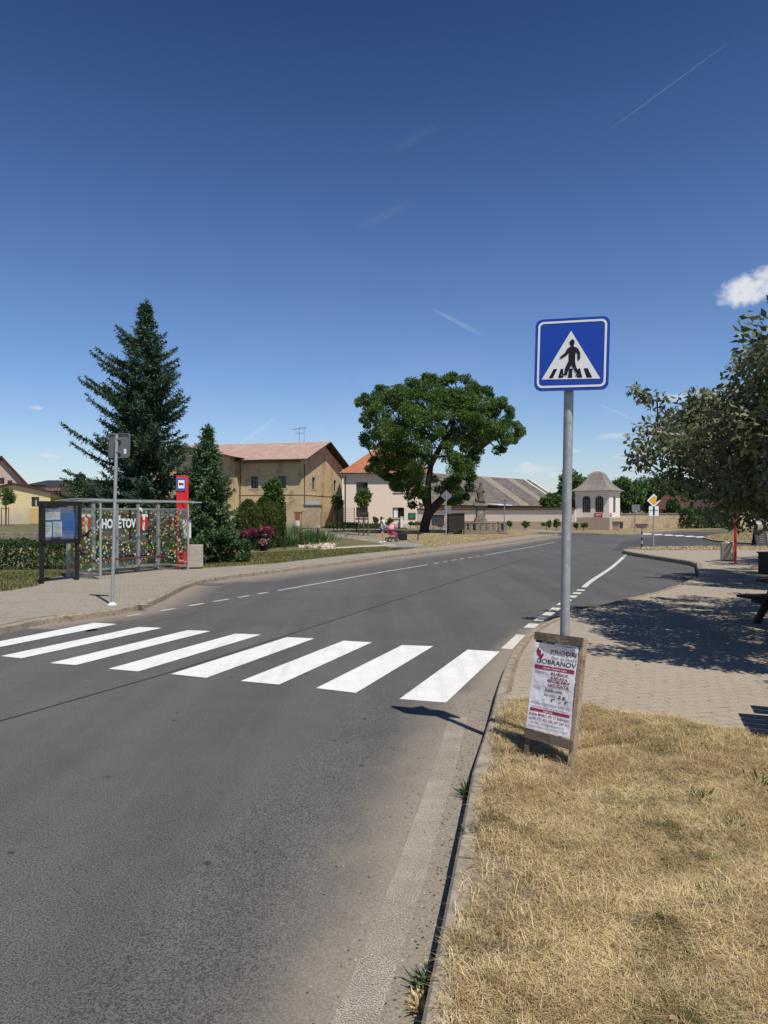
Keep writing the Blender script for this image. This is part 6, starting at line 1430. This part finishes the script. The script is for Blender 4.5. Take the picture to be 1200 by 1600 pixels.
# weeds in the kerb joint and verge
def weed(label, loc, n, h, seed, spread=.08, m=None, grp='weeds growing along the kerb'):
    rng = np.random.default_rng(seed); t = thing('weed', label, 'weed', loc, 0, grp); a = rng.uniform(0, 6.283, n); r = spread*rng.uniform(0, 1, n); C = np.stack([r*np.cos(a)*.6, r*np.sin(a), np.zeros(n)], 1)
    D = np.stack([np.cos(a)*.8, np.sin(a)*.8, np.full(n, .75)], 1) + rng.normal(size=(n, 3))*.35; D[:, 2] = np.abs(D[:, 2]); ln = h*rng.uniform(.4, 1.2, n); V, Fq = leaf_quads(C, D, rng.normal(size=(n, 3)) + np.array([0, 0, 1.0]), ln, np.full(n, .008)*rng.uniform(.7, 1.6, n)); np_mesh('leaves', V, Fq, m or leaf_hedge, t); return t
def kp(yp): Yk = 2253/(yp-800.0); return Vector((float(np.interp(Yk, ky, kx)) - .005, Yk, .01))
weed('green weed sprouting from the kerb joint, middle of the three', kp(1245), 130, .11, 1, .09); weed('small weed on the kerb top below the middle one', kp(1345) + Vector((.07, 0, .115)), 70, .08, 2, .06)
weed('largest weed clump in the gutter at the bottom edge, half dried', kp(1545) + Vector((-.01, 0, 0)), 130, .085, 3, .10); weed('dry straw tuft beside the largest weed in the gutter', kp(1570) + Vector((-.04, -.03, 0)), 120, .06, 4, .07, straw)
weed('tiny dark green weed at the far end of the kerb near the poster board', kp(1165), 30, .05, 5, .05)
for i, (x, y) in enumerate(((1100, 1253), (1120, 1415), (1150, 1300), (1185, 1225))): weed('dark green weed rosette in the dry grass, %s' % ('upper of the pair near the board', 'lowest one', 'middle one near the right edge', 'topmost at the right edge')[i], P(x, y, RZ), 90, .09, 6+i, .11, None, 'weed rosettes in the dry grass')
pts = []; rng = np.random.default_rng(130); mb = MB()
for k in range(1500):
    Yk = 2.5 + 5.5*rng.uniform()**1.2; xk = float(np.interp(Yk, ky, kx)) - abs(rng.normal())*.22 - .01; r = rng.uniform(.002, .0065); a = rng.uniform(0, 3)
    mb.add([(xk + r*1.5*math.cos(a+q), Yk + r*math.sin(a+q), .004 + (r*.9 if j == 1 else 0)) for j, q in ((0, 0), (0, 2.1), (0, 4.2), (1, 1))], [(0, 1, 3), (1, 2, 3), (2, 0, 3)], k % 3)
tag(mb.build('gutter_crumbs', [M['soil'], M['bark'], M['concrete']]), 'crumbs of dirt and grit lying in the dusty gutter', 'grit', None, 'stuff')
rng = np.random.default_rng(7); n = 700; a = rng.uniform(0, 6.283, n); C = np.stack([rng.uniform(-.3, 5.4, n), rng.normal(size=n)*.25, np.zeros(n)], 1); D = rng.normal(size=(n, 3))*.4 + np.array([0, 0, 1.0]); ln = rng.uniform(.3, .95, n); V, Fq = leaf_quads(C, D, rng.normal(size=(n, 3)), ln, np.full(n, .12)); np_mesh('leaves', V, Fq, leaf_mid, weeds_loc)

# dead leaves and bits lying about on the verge and the paving
rng = np.random.default_rng(140); pts = near_verge(260, 2.4, 7.2, 1.0); n = len(pts); C = np.concatenate([np.concatenate([pts, np.full((n, 1), RZ+.045)], 1), np.stack([rng.uniform(1.6, 6, 110), rng.uniform(7, 12, 110), np.full(110, RZ+.012)], 1)]); n = len(C)
V, Fq = leaf_quads(C, rng.normal(size=(n, 3))*[1, 1, .15], np.array([[0, 0, 1.0]]) + rng.normal(size=(n, 3))*.25, rng.uniform(.015, .04, n), rng.uniform(.008, .02, n), .2)
tag(np_mesh('dead_leaves', V, Fq, leafmat('dead_leaf', [(.16, .09, .04), (.30, .19, .09), (.42, .32, .18), (.10, .06, .03)], .1, .7)), 'small brown dead leaves lying on the dry verge and paving', 'leaves', None, 'stuff')
# ------------------------------------------------------------------ the square: flower bed, benches, fountain, signs, people
leaf_pink = leafmat('petunia_flowers', [(.30, .008, .09), (.42, .02, .14), (.22, .005, .10), (.50, .06, .18)], .25, .6)
leaf_pale = leafmat('pale_pink_flowers', [(.6, .12, .14), (.65, .35, .3), (.6, .06, .1)], .25, .6)
leaf_reed = leafmat('grey_green_blades', [(.15, .19, .10), (.20, .24, .14), (.26, .28, .16)], .3, .6)
def boulder(label, loc, s, seed, m, grp, name='boulder', cat='boulder'):
    bm = bmesh.new(); bmesh.ops.create_icosphere(bm, subdivisions=3, radius=1.0); rng = random.Random(seed); ph = [rng.uniform(0, 6) for _ in range(6)]
    for v in bm.verts:
        k = 1 + .13*math.sin(2.3*v.co.x+ph[0]) + .12*math.sin(2.9*v.co.y+ph[1]) + .1*math.sin(3.3*v.co.z+ph[2]) + .05*math.sin(7*v.co.x+ph[3])*math.sin(6*v.co.z+ph[4]); v.co = Vector((v.co.x*s[0]*k, v.co.y*s[1]*k, v.co.z*s[2]*k + s[2]*.8))
    mb = MB(); mb.bm(bm, 0, None, True); o = mb.build(name, m); o.location = loc; return tag(o, label, cat, grp)
M['pale_stone'] = mat('pale_boulder', (.52, .45, .34), .9, .2, 3, .5, 20)
boulder('pale upright boulder at the left of the pink flowers', P(376, 851, .12) , (.42, .36, .58), 1, M['pale_stone'], 'boulders in the flower bed')
boulder('pale rounded boulder at the right of the pink flowers', P(427, 850, .12), (.32, .3, .55), 2, M['pale_stone'], 'boulders in the flower bed')
boulder('small pale stone set high among the spruce branches edge', Vector((XatY(371, 38.5), 38.5, .3)), (.18, .18, .35), 3, M['pale_stone'], 'boulders in the flower bed').location.z = 1.15
def flower_tub(px, Y, z, hw, hh, seed, label, lm, stand):
    rng = np.random.default_rng(seed); base = Vector((XatY(px, Y), Y, .12)); t = thing('flower_planter', label, 'flower planter', base, 0, 'planters of summer flowers')
    mb = MB(); mb.lathe([(.16, 0), (.17, .02), (.17, stand-.3), (.30, stand-.25), (.36, stand), (.33, stand), (.28, stand-.1)], (0, 0, 0), 14); mb.build('stand', M['black'], t)
    cs = [np.array([rng.uniform(-1, 1)*hw, rng.uniform(-.35, .35), z + rng.uniform(-1, 1)*hh]) for _ in range(26)]; V, Fq = cloud(rng, cs, [.15]*26, 55, .07, .9); mi = (rng.uniform(size=len(Fq)) < .33).astype(int); np_mesh('flowers', V, Fq, [lm, leaf_hedge], t, mi); return t
flower_tub(388, 35.9, .86, .40, .13, 3, 'left mound of deep magenta petunias before the thujas', leaf_pink, .75); flower_tub(413, 36.4, .92, .42, .15, 4, 'right mound of deep magenta petunias, brightest of the flowers', leaf_pink, .8)
flower_tub(412, 35.0, .44, .12, .04, 5, 'small dark pot of pale pink flowers in front of the magenta petunias', leaf_pale, .55)
for i, (px, yb, yt, lab) in enumerate(((445, 857, 830, 'left of three dark wooden bollards along the flower bed'), (471, 855, 831, 'middle dark wooden bollard along the flower bed'), (496.5, 853, 826, 'right dark wooden bollard beside the pale cobbles'))):
    loc = P(px, yb, .12); h = (yb-yt)/F*loc.y; mb = MB(); mb.tube([(0, 0, -.05), (0, 0, h-.03)], .065, 12); mb.tube([(0, 0, h-.03), (0, 0, h)], [.065, .04], 12); o = mb.build('bollard', M['dark_wood']); o.location = loc; tag(o, lab, 'bollard', 'bollards by the flower bed')
def reeds(label, px, Y, n, h, sx, seed, m=leaf_reed, name='ornamental_grass', cat='ornamental grass', grp='ornamental grasses in the bed'):
    rng = np.random.default_rng(seed); t = thing(name, label, cat, (XatY(px, Y), Y, .12), 0, grp); C = np.stack([rng.normal(size=n)*sx*.5, rng.normal(size=n)*.4, np.zeros(n)], 1); D = np.stack([C[:, 0]*.35, rng.normal(size=n)*.25, np.full(n, 1.0)], 1) + rng.normal(size=(n, 3))*.16
    ln = h*rng.uniform(.5, 1.15, n); V, Fq = leaf_quads(C, D, rng.normal(size=(n, 3)), ln, np.full(n, .05)); np_mesh('blades', V, Fq, m, t)
reeds('tall grey-green ornamental grass right of the thujas', 450, 45, 420, 1.3, 1.4, 31); reeds('long row of grey-green ornamental grass behind the bollards', 478, 46, 420, .95, 2.0, 32); reeds('rounded green grass clump behind the right bollard', 487, 43, 320, .9, .9, 33, leaf_mid)
reeds('low green plants in front of the thujas, between the left bollard and the flowers', 437, 39.3, 320, .6, 1.1, 34, leaf_hedge); reeds('low bright green plants between the left and middle bollards', 460, 39.6, 320, .42, 1.2, 35, leaf_mid); reeds('leafy green plants under the magenta flowers', 385, 36, 420, .6, 1.3, 36, leaf_hedge)
rng = random.Random(50); mb = MB()
for k in range(170):
    Y = rng.uniform(37.6, 41.5); px = rng.uniform(466, 522); s = rng.uniform(.06, .17); c = Vector((XatY(px, Y), Y, .12+s*.3)); bm = bmesh.new(); bmesh.ops.create_icosphere(bm, subdivisions=1, radius=1)
    for v in bm.verts: v.co = Vector((v.co.x*s*rng.uniform(.7, 1.2), v.co.y*s*rng.uniform(.7, 1.2), v.co.z*s*.7))
    mb.bm(bm, k % 2, Matrix.Translation(c))
tag(mb.build('cobbles', [M['pale_stone'], mat('grey_cobble', (.3, .27, .23), .9, .2, 4)]), 'heap of pale cobbles filling the bed behind the right bollard', 'cobbles', None, 'stuff')
# --- benches
def bench(label, loc, rz, w=1.7):
    t = thing('park_bench', label, 'bench', loc, rz, 'benches in the square')
    for s in (-1, 1): mb = MB(); mb.bbox((s*(w/2-.2), 0, .21), (.14, .42, .42), 0, None, .02); mb.build('leg', M['stone'], t)
    mb = MB()
    for k in range(3): mb.bbox((0, -.15+.15*k, .45), (w, .13, .05), 0, None, .008)
    mb.build('seat', M['dark_wood'], t); mb = MB()
    for k in range(2): mb.bbox((0, .25+.03*k, .62+.16*k), (w, .045, .13), 0, None, .008)
    for s in (-1, 1): mb.bar((s*(w/2-.2), .2, .4), (s*(w/2-.2), .3, .86), .05, .04)
    mb.build('backrest', M['dark_wood'], t); return t
bench('dark park bench on the left, near the staked tree with light leaves', P(547, 829, .12), R(8)); bench('dark park bench just behind the woman, beside the dark-leaved tree', P(587, 833.5, .12), R(4))
t = thing('park_bench', 'backless dark bench with one boxy end, right of the pushchair', 'bench', P(640, 844.5, .12), R(6), 'benches in the square')
mb = MB(); mb.bbox((0, 0, .46), (1.75, .42, .07), 0, None, .01); mb.build('seat', M['dark_wood'], t)
mb = MB(); mb.bbox((-.5, 0, .21), (.62, .4, .42), 0, None, .02); mb.build('storage_box', M['black'], t); mb = MB(); mb.bbox((.6, 0, .21), (.09, .36, .42), 0, None, .01); mb.build('leg', M['stone'], t)
# --- fountain with a stone statue
fc = Vector((XatY(752, 62), 62.0, .12)); t = thing('stone_fountain', 'weathered stone monument with a statue on a balustraded platform, right of the big tree', 'monument', fc)
hw = 1.95; mb = MB(); mb.bbox((0, .6, .09), (2*hw+.5, 3.6, .18), 0, None, .03); mb.bbox((0, .6, .24), (2*hw, 3.2, .14), 0, None, .03); mb.build('platform', M['stone'], t)
for yy in (-.85, 2.05): mb = MB(); mb.bbox((0, yy, .98), (2*hw+.1, .3, .13), 0, None, .03); mb.build('rail', M['stone'], t)
for xx in (-hw, hw): mb = MB(); mb.bbox((xx, .6, .98), (.3, 2.6, .126), 0, None, .03); mb.build('rail', M['stone'], t)
for k in range(9):
    x = -hw + 2*hw*k/8
    for yy in (-.85, 2.05): mb = MB(); mb.bbox((x, yy, .61), (.26 if k % 4 else .36, .22, .62), 0, None, .03); mb.build('baluster', M['stone'], t)
for yy in (-.15, .6, 1.35):
    for xx in (-hw, hw): mb = MB(); mb.bbox((xx, yy, .61), (.22, .26, .62), 0, None, .03); mb.build('baluster', M['stone'], t)
mb = MB(); mb.bbox((0, .6, .75), (1.05, 1.05, .9), 0, None, .04); mb.bbox((0, .6, 1.75), (.74, .74, 1.15), 0, None, .03); mb.bbox((0, .6, 1.28), (.95, .95, .14), 0, None, .03); mb.bbox((0, .6, 2.38), (1.0, 1.0, .12), 0, None, .03); mb.bbox((0, .6, 2.50), (1.2, 1.2, .12), 0, None, .03)
mb.box((0, .6-.375, 1.8), (.42, .02, .6), 1); mb.build('pedestal', [M['stone'], mat('stone_panel', (.30, .25, .19), .9, .3, 5)], t)
def skin(name, joints, edges, m, parent, root=0, sub=1, org=None):
    me = bpy.data.meshes.new(name); me.from_pydata([j[0] for j in joints], edges, []); me.materials.append(m); o = bpy.data.objects.new(name, me); COL.objects.link(o); o.parent = parent
    md = o.modifiers.new('skin', 'SKIN'); md.use_smooth_shade = True
    if not me.skin_vertices:
        bm = bmesh.new(); bm.from_mesh(me); bm.verts.layers.skin.verify(); bm.to_mesh(me); bm.free()
    for i, j in enumerate(joints):
        r = j[1]; me.skin_vertices[0].data[i].radius = (r if isinstance(r, tuple) else (r, r)); me.skin_vertices[0].data[i].use_root = (i == root)
    sb = o.modifiers.new('sub', 'SUBSURF'); sb.levels = sub; sb.render_levels = sub; return o
z0 = 2.56; jt = [((0, .6, z0), .48), ((.09, .6, z0+.45), .40), ((-.05, .58, z0+.9), .30), ((-.02, .58, z0+1.3), .32), ((0, .56, z0+1.6), .12), ((.05, .54, z0+1.8), .16), ((.06, .54, z0+2.0), .10), ((-.32, .5, z0+1.2), .10), ((-.2, .3, z0+.95), .09), ((.30, .5, z0+1.25), .10), ((.36, .36, z0+1.05), .09), ((.2, .3, z0+1.3), .07), ((-.3, .45, z0+.3), .2), ((.36, .5, z0+.25), .2), ((-.42, .42, z0+.62), .12)]
skin('statue', jt, [(0, 1), (1, 2), (2, 3), (3, 4), (4, 5), (5, 6), (3, 7), (7, 8), (3, 9), (9, 10), (10, 11), (0, 12), (0, 13), (12, 14)], mat('dark_statue_stone', (.11, .092, .07), .95, .35, 3, 1.0, 14, fleck=(9, (.2, .165, .12), .55, .7)), t)
# --- dark slatted crate, lamp post, priority sign from behind, hanging bin
t = thing('slatted_crate', 'tall dark slatted timber container standing left of the stone monument', 'container', Vector((XatY(712, 60.5), 60.5, .12)), R(5)); mb = MB()
for k in range(9): mb.bbox((0, -.45, .45+.155*k), (1.3, .03, .135), 0, None, .006)
for k in range(9):
    for s in (-1, 1): mb.bbox((s*.66, 0, .45+.155*k), (.03, .9, .135), 0, None, .006)
mb.bbox((0, .1, 1.0), (1.22, .7, 1.25)); mb.build('slats', M['dark_wood'], t)
for s in (-1, 1):
    for y in (-.42, .42): mb = MB(); mb.bar((s*.62, y, 0), (s*.62, y, 1.78), .08, .08); mb.build('leg', M['dark_wood'], t)
mb = MB(); mb.box((0, 0, 1.8), (1.45, 1.1, .06)); mb.build('lid', M['dark_wood'], t)
foot = P(697, 848, .12); t = thing('priority_sign', 'grey back of a diamond road sign and plate, in front of the stone monument', 'road sign', foot); k = foot.y/F
mb = MB(); mb.tube([(0, 0, -.03), (0, 0, 3.05)], .032, 12); mb.build('pole', M['galv'], t)
mb = MB(); mb.prism(diamond(.36), (.02, .05, 2.92), (1, 0, 0), Z3, .015, 0); mb.build('sign_plate', M['signgrey'], t); mb = MB(); mb.prism(rrect(.5, .5, .03), (.12, .05, 2.05), (math.cos(.5), math.sin(.5), 0), Z3, .015, 0); mb.build('sign_plate', M['signgrey'], t)
for z in (2.92, 2.05): mb = MB(); mb.bar((-.06, .02, z), (.06, .02, z), .03, .04); mb.build('clamp', M['galv_dark'], t)
foot = Vector((XatY(788, 60.3), 60.3, .12)); t = thing('street_sign_post', 'slim grey post with a small plate at the right end of the balustrade', 'sign post', foot)
mb = MB(); mb.tube([(0, 0, -.03), (0, 0, 2.95)], .045, 10); mb.build('pole', M['galv_dark'], t); mb = MB(); mb.box((.05, -.05, 2.7), (.16, .02, .42), 0); mb.box((-.1, -.05, 2.88), (.4, .02, .1), 0); mb.build('sign_plate', M['signgrey'], t)
t = thing('waste_container', 'dark grey wheeled waste container by the wall, right of the big trunk', 'waste bin', Vector((XatY(684, 79.5), 79.5, .1)))
mb = MB(); mb.box((0, 0, .95), (1.25, .9, 1.1), 0, None, 1.15); mb.build('body', mat('bin_grey', (.05, .055, .055), .6, .2, 3), t); mb = MB(); mb.box((0, 0, 1.56), (1.5, 1.1, .12)); mb.build('lid', M['black'], t)
for s in (-1, 1): mb = MB(); mb.lathe([(.02, -.04), (.12, -.04), (.12, .04), (.02, .04)], (0, 0, 0), 12); rel(mb, (0, 0, 0)); mb.v = [(s*.5 + v[2], v[0], .34 + v[1] - .2) for v in mb.v]; mb.build('wheel', M['black'], t)

# --- the woman with the pushchair
pf = Vector((XatY(597, 45), 45.0, LZ+.009)); t = thing('person', 'woman in a white blouse and dark shorts walking behind a pink pushchair, on the path', 'person', pf, R(25))
skinm = mat('skin', (.50, .30, .21), .6, .08, 6); hairm = mat('dark_hair', (.035, .022, .016), .6, .3, 20); k = 1.0
# x = walking direction (to the right), built about 1.62 m tall
J = [((0, 0, .88), (.14, .10)), ((.01, 0, 1.05), (.115, .085)), ((.02, 0, 1.22), (.135, .095)), ((.02, 0, 1.34), (.11, .085)), ((.03, 0, 1.41), .048), ((.05, 0, 1.50), (.078, .085)), ((.055, 0, 1.575), (.07, .075)),
     ((0, .085, .83), .085), ((.10, .08, .47), .058), ((.14, .08, .10), .036), ((.15, .08, .035), .034), ((.27, .08, .02), .026),
     ((0, -.085, .83), .085), ((-.06, -.08, .47), .058), ((-.20, -.08, .13), .036), ((-.21, -.08, .05), .034), ((-.10, -.09, .02), .026),
     ((.02, .17, 1.32), .045), ((.03, .21, 1.08), .036), ((.24, .17, 1.02), .027), ((.31, .15, 1.01), .026), ((.02, -.17, 1.32), .045), ((.03, -.21, 1.08), .036), ((.24, -.17, 1.02), .027), ((.31, -.15, 1.01), .026)]
E = [(0, 1), (1, 2), (2, 3), (3, 4), (4, 5), (5, 6), (0, 7), (7, 8), (8, 9), (9, 10), (10, 11), (0, 12), (12, 13), (13, 14), (14, 15), (15, 16), (3, 17), (17, 18), (18, 19), (19, 20), (3, 21), (21, 22), (22, 23), (23, 24)]
for s, h in ((.15, 20), (-.15, 24)):        # five fingers closing round the handle
    for f in range(4):
        b0 = len(J); y = s + (f-1.5)*.019; J += [((.335, y, 1.025), .0095), ((.365, y, 1.015), .0085), ((.372, y, .99), .008)]; E += [(h, b0), (b0, b0+1), (b0+1, b0+2)]
    b0 = len(J); J += [((.325, s*.8, .995), .010), ((.35, s*.78, .985), .009)]; E += [(h, b0), (b0, b0+1)]
body = skin('body', J, E, skinm, t, 0, 2)
mb = MB(); mb.lathe([(.001, -.02), (.014, -.015), (.016, 0), (.006, .03), (.001, .035)], (0, 0, 0), 8); mb.v = [(.135 + v[1]*.6, v[0], 1.49 + v[2]) for v in mb.v]
mb.box((.135, 0, 1.455), (.012, .05, .012), 1); mb.build('face', [skinm, mat('lips', (.4, .12, .1), .5)], body)
mb = MB(); mb.box((.13, .035, 1.525), (.02, .055, .035)); mb.box((.13, -.035, 1.525), (.02, .055, .035)); mb.box((.135, 0, 1.535), (.012, .03, .008))
for s in (-1, 1): mb.box((.07, s*.082, 1.532), (.12, .006, .008))
mb.build('sunglasses', M['black'], t)
hj = [((.02, 0, 1.585), (.088, .092)), ((-.045, 0, 1.54), (.075, .088)), ((-.075, 0, 1.46), (.055, .08)), ((-.085, 0, 1.36), (.03, .06))]; skin('hair', hj, [(0, 1), (1, 2), (2, 3)], hairm, t, 0, 2)
bj = [((0, 0, .86), (.155, .115)), ((.01, 0, 1.05), (.135, .105)), ((.02, 0, 1.22), (.15, .112)), ((.02, 0, 1.345), (.12, .095)), ((.03, 0, 1.395), .058), ((.02, .175, 1.32), .062), ((.03, .215, 1.09), .055), ((.2, .18, 1.035), .042), ((.02, -.175, 1.32), .062), ((.03, -.215, 1.09), .055), ((.2, -.18, 1.035), .042)]
skin('blouse', bj, [(0, 1), (1, 2), (2, 3), (3, 4), (3, 5), (5, 6), (6, 7), (3, 8), (8, 9), (9, 10)], mat('white_cloth', (.72, .70, .67), .8, .05, 8), t, 1, 2)
sj = [((0, 0, .92), (.15, .11)), ((0, 0, .84), (.155, .12)), ((0.01, .085, .76), .10), ((.05, .085, .60), .085), ((-.01, -.085, .76), .10), ((-.03, -.085, .60), .085)]
skin('shorts', sj, [(0, 1), (1, 2), (2, 3), (1, 4), (4, 5)], mat('denim', (.07, .09, .14), .85, .15, 15), t, 1, 2)
mb = MB()
for x, y in ((.21, .08), (-.155, -.085)): mb.bbox((x, y, .022), (.235, .08, .045), 0, None, .018)
mb.build('shoes', M['white'], t)
sp_ = pf + Vector((math.cos(R(25))*.72, math.sin(R(25))*.72, 0)); t = thing('pushchair', 'pink pushchair with a hood and dark wheels, pushed by the woman on the path', 'pushchair', sp_, R(25))
pinkm = mat('pink_fabric', (.42, .035, .12), .8, .1, 8); pink2 = mat('pale_pink_fabric', (.66, .30, .33), .8, .1, 8)
mb = MB()
for y in (-.22, .22):
    mb.tube([(-.38, y*.72, 1.0), (-.28, y, .86), (.05, y, .42), (.34, y, .12)], .015, 8); mb.tube([(-.28, y, .14), (.02, y, .46)], .015, 8)
mb.tube([(-.38, -.17, 1.0), (-.385, 0, 1.01), (-.38, .17, 1.0)], .018, 8); mb.build('frame', M['galv_dark'], t)
mb = MB(); mb.bar((-.08, 0, .46), (.25, 0, .42), .36, .05); mb.bar((-.08, 0, .46), (-.22, 0, .86), .36, .05, 0, (0, 1, 0)); mb.bar((.25, 0, .42), (.33, 0, .2), .32, .04); 
for y in (-.18, .18): mb.bar((-.15, y, .6), (.2, y, .5), .03, .2)
mb.build('seat', pinkm, t)
mb = MB(); ns, nr = 10, 8; vs = []
for i in range(ns+1):
    a = R(75 + 105*i/ns)
    for j in range(nr+1): b_ = math.pi*j/nr; vs.append((-.06 + .30*math.cos(a)*math.sin(b_) + .04, -.215*math.cos(b_), .80 + .30*math.sin(a)*math.sin(b_)))
mb.add(vs, [(i*(nr+1)+j, i*(nr+1)+j+1, (i+1)*(nr+1)+j+1, (i+1)*(nr+1)+j) for i in range(ns) for j in range(nr)], 0, True)
vs = []
for i in range(ns+1):
    a = R(20 + 56*i/ns)
    for j in range(nr+1): b_ = math.pi*j/nr; vs.append((-.06 + .295*math.cos(a)*math.sin(b_) + .04, -.21*math.cos(b_), .80 + .295*math.sin(a)*math.sin(b_)))
mb.add(vs, [(i*(nr+1)+j, i*(nr+1)+j+1, (i+1)*(nr+1)+j+1, (i+1)*(nr+1)+j) for i in range(ns) for j in range(nr)], 1, True); mb.build('hood', [pink2, pinkm], t)
mb = MB(); mb.bar((-.2, 0, .28), (.1, 0, .24), .3, .12); mb.build('basket', M['black'], t)
for x, y, r in ((-.28, -.25, .14), (-.28, .25, .14), (.34, -.2, .10), (.34, .2, .10)):
    mb = MB(); mb.tube([(x + r*.82*math.cos(a), y, r + r*.82*math.sin(a)) for a in np.linspace(0, 2*math.pi, 17)], r*.2, 6, 0, False); w_ = mb.build('wheel', M['black'], t)
    mb = MB()
    for q in range(5): a = q*math.pi*2/5; mb.tube([(x, y, r), (x + r*.75*math.cos(a), y, r + r*.75*math.sin(a))], .008, 5)
    mb.tube([(x, y-.03, r), (x, y+.03, r)], .025, 8); mb.build('spokes', M['galv'], w_)
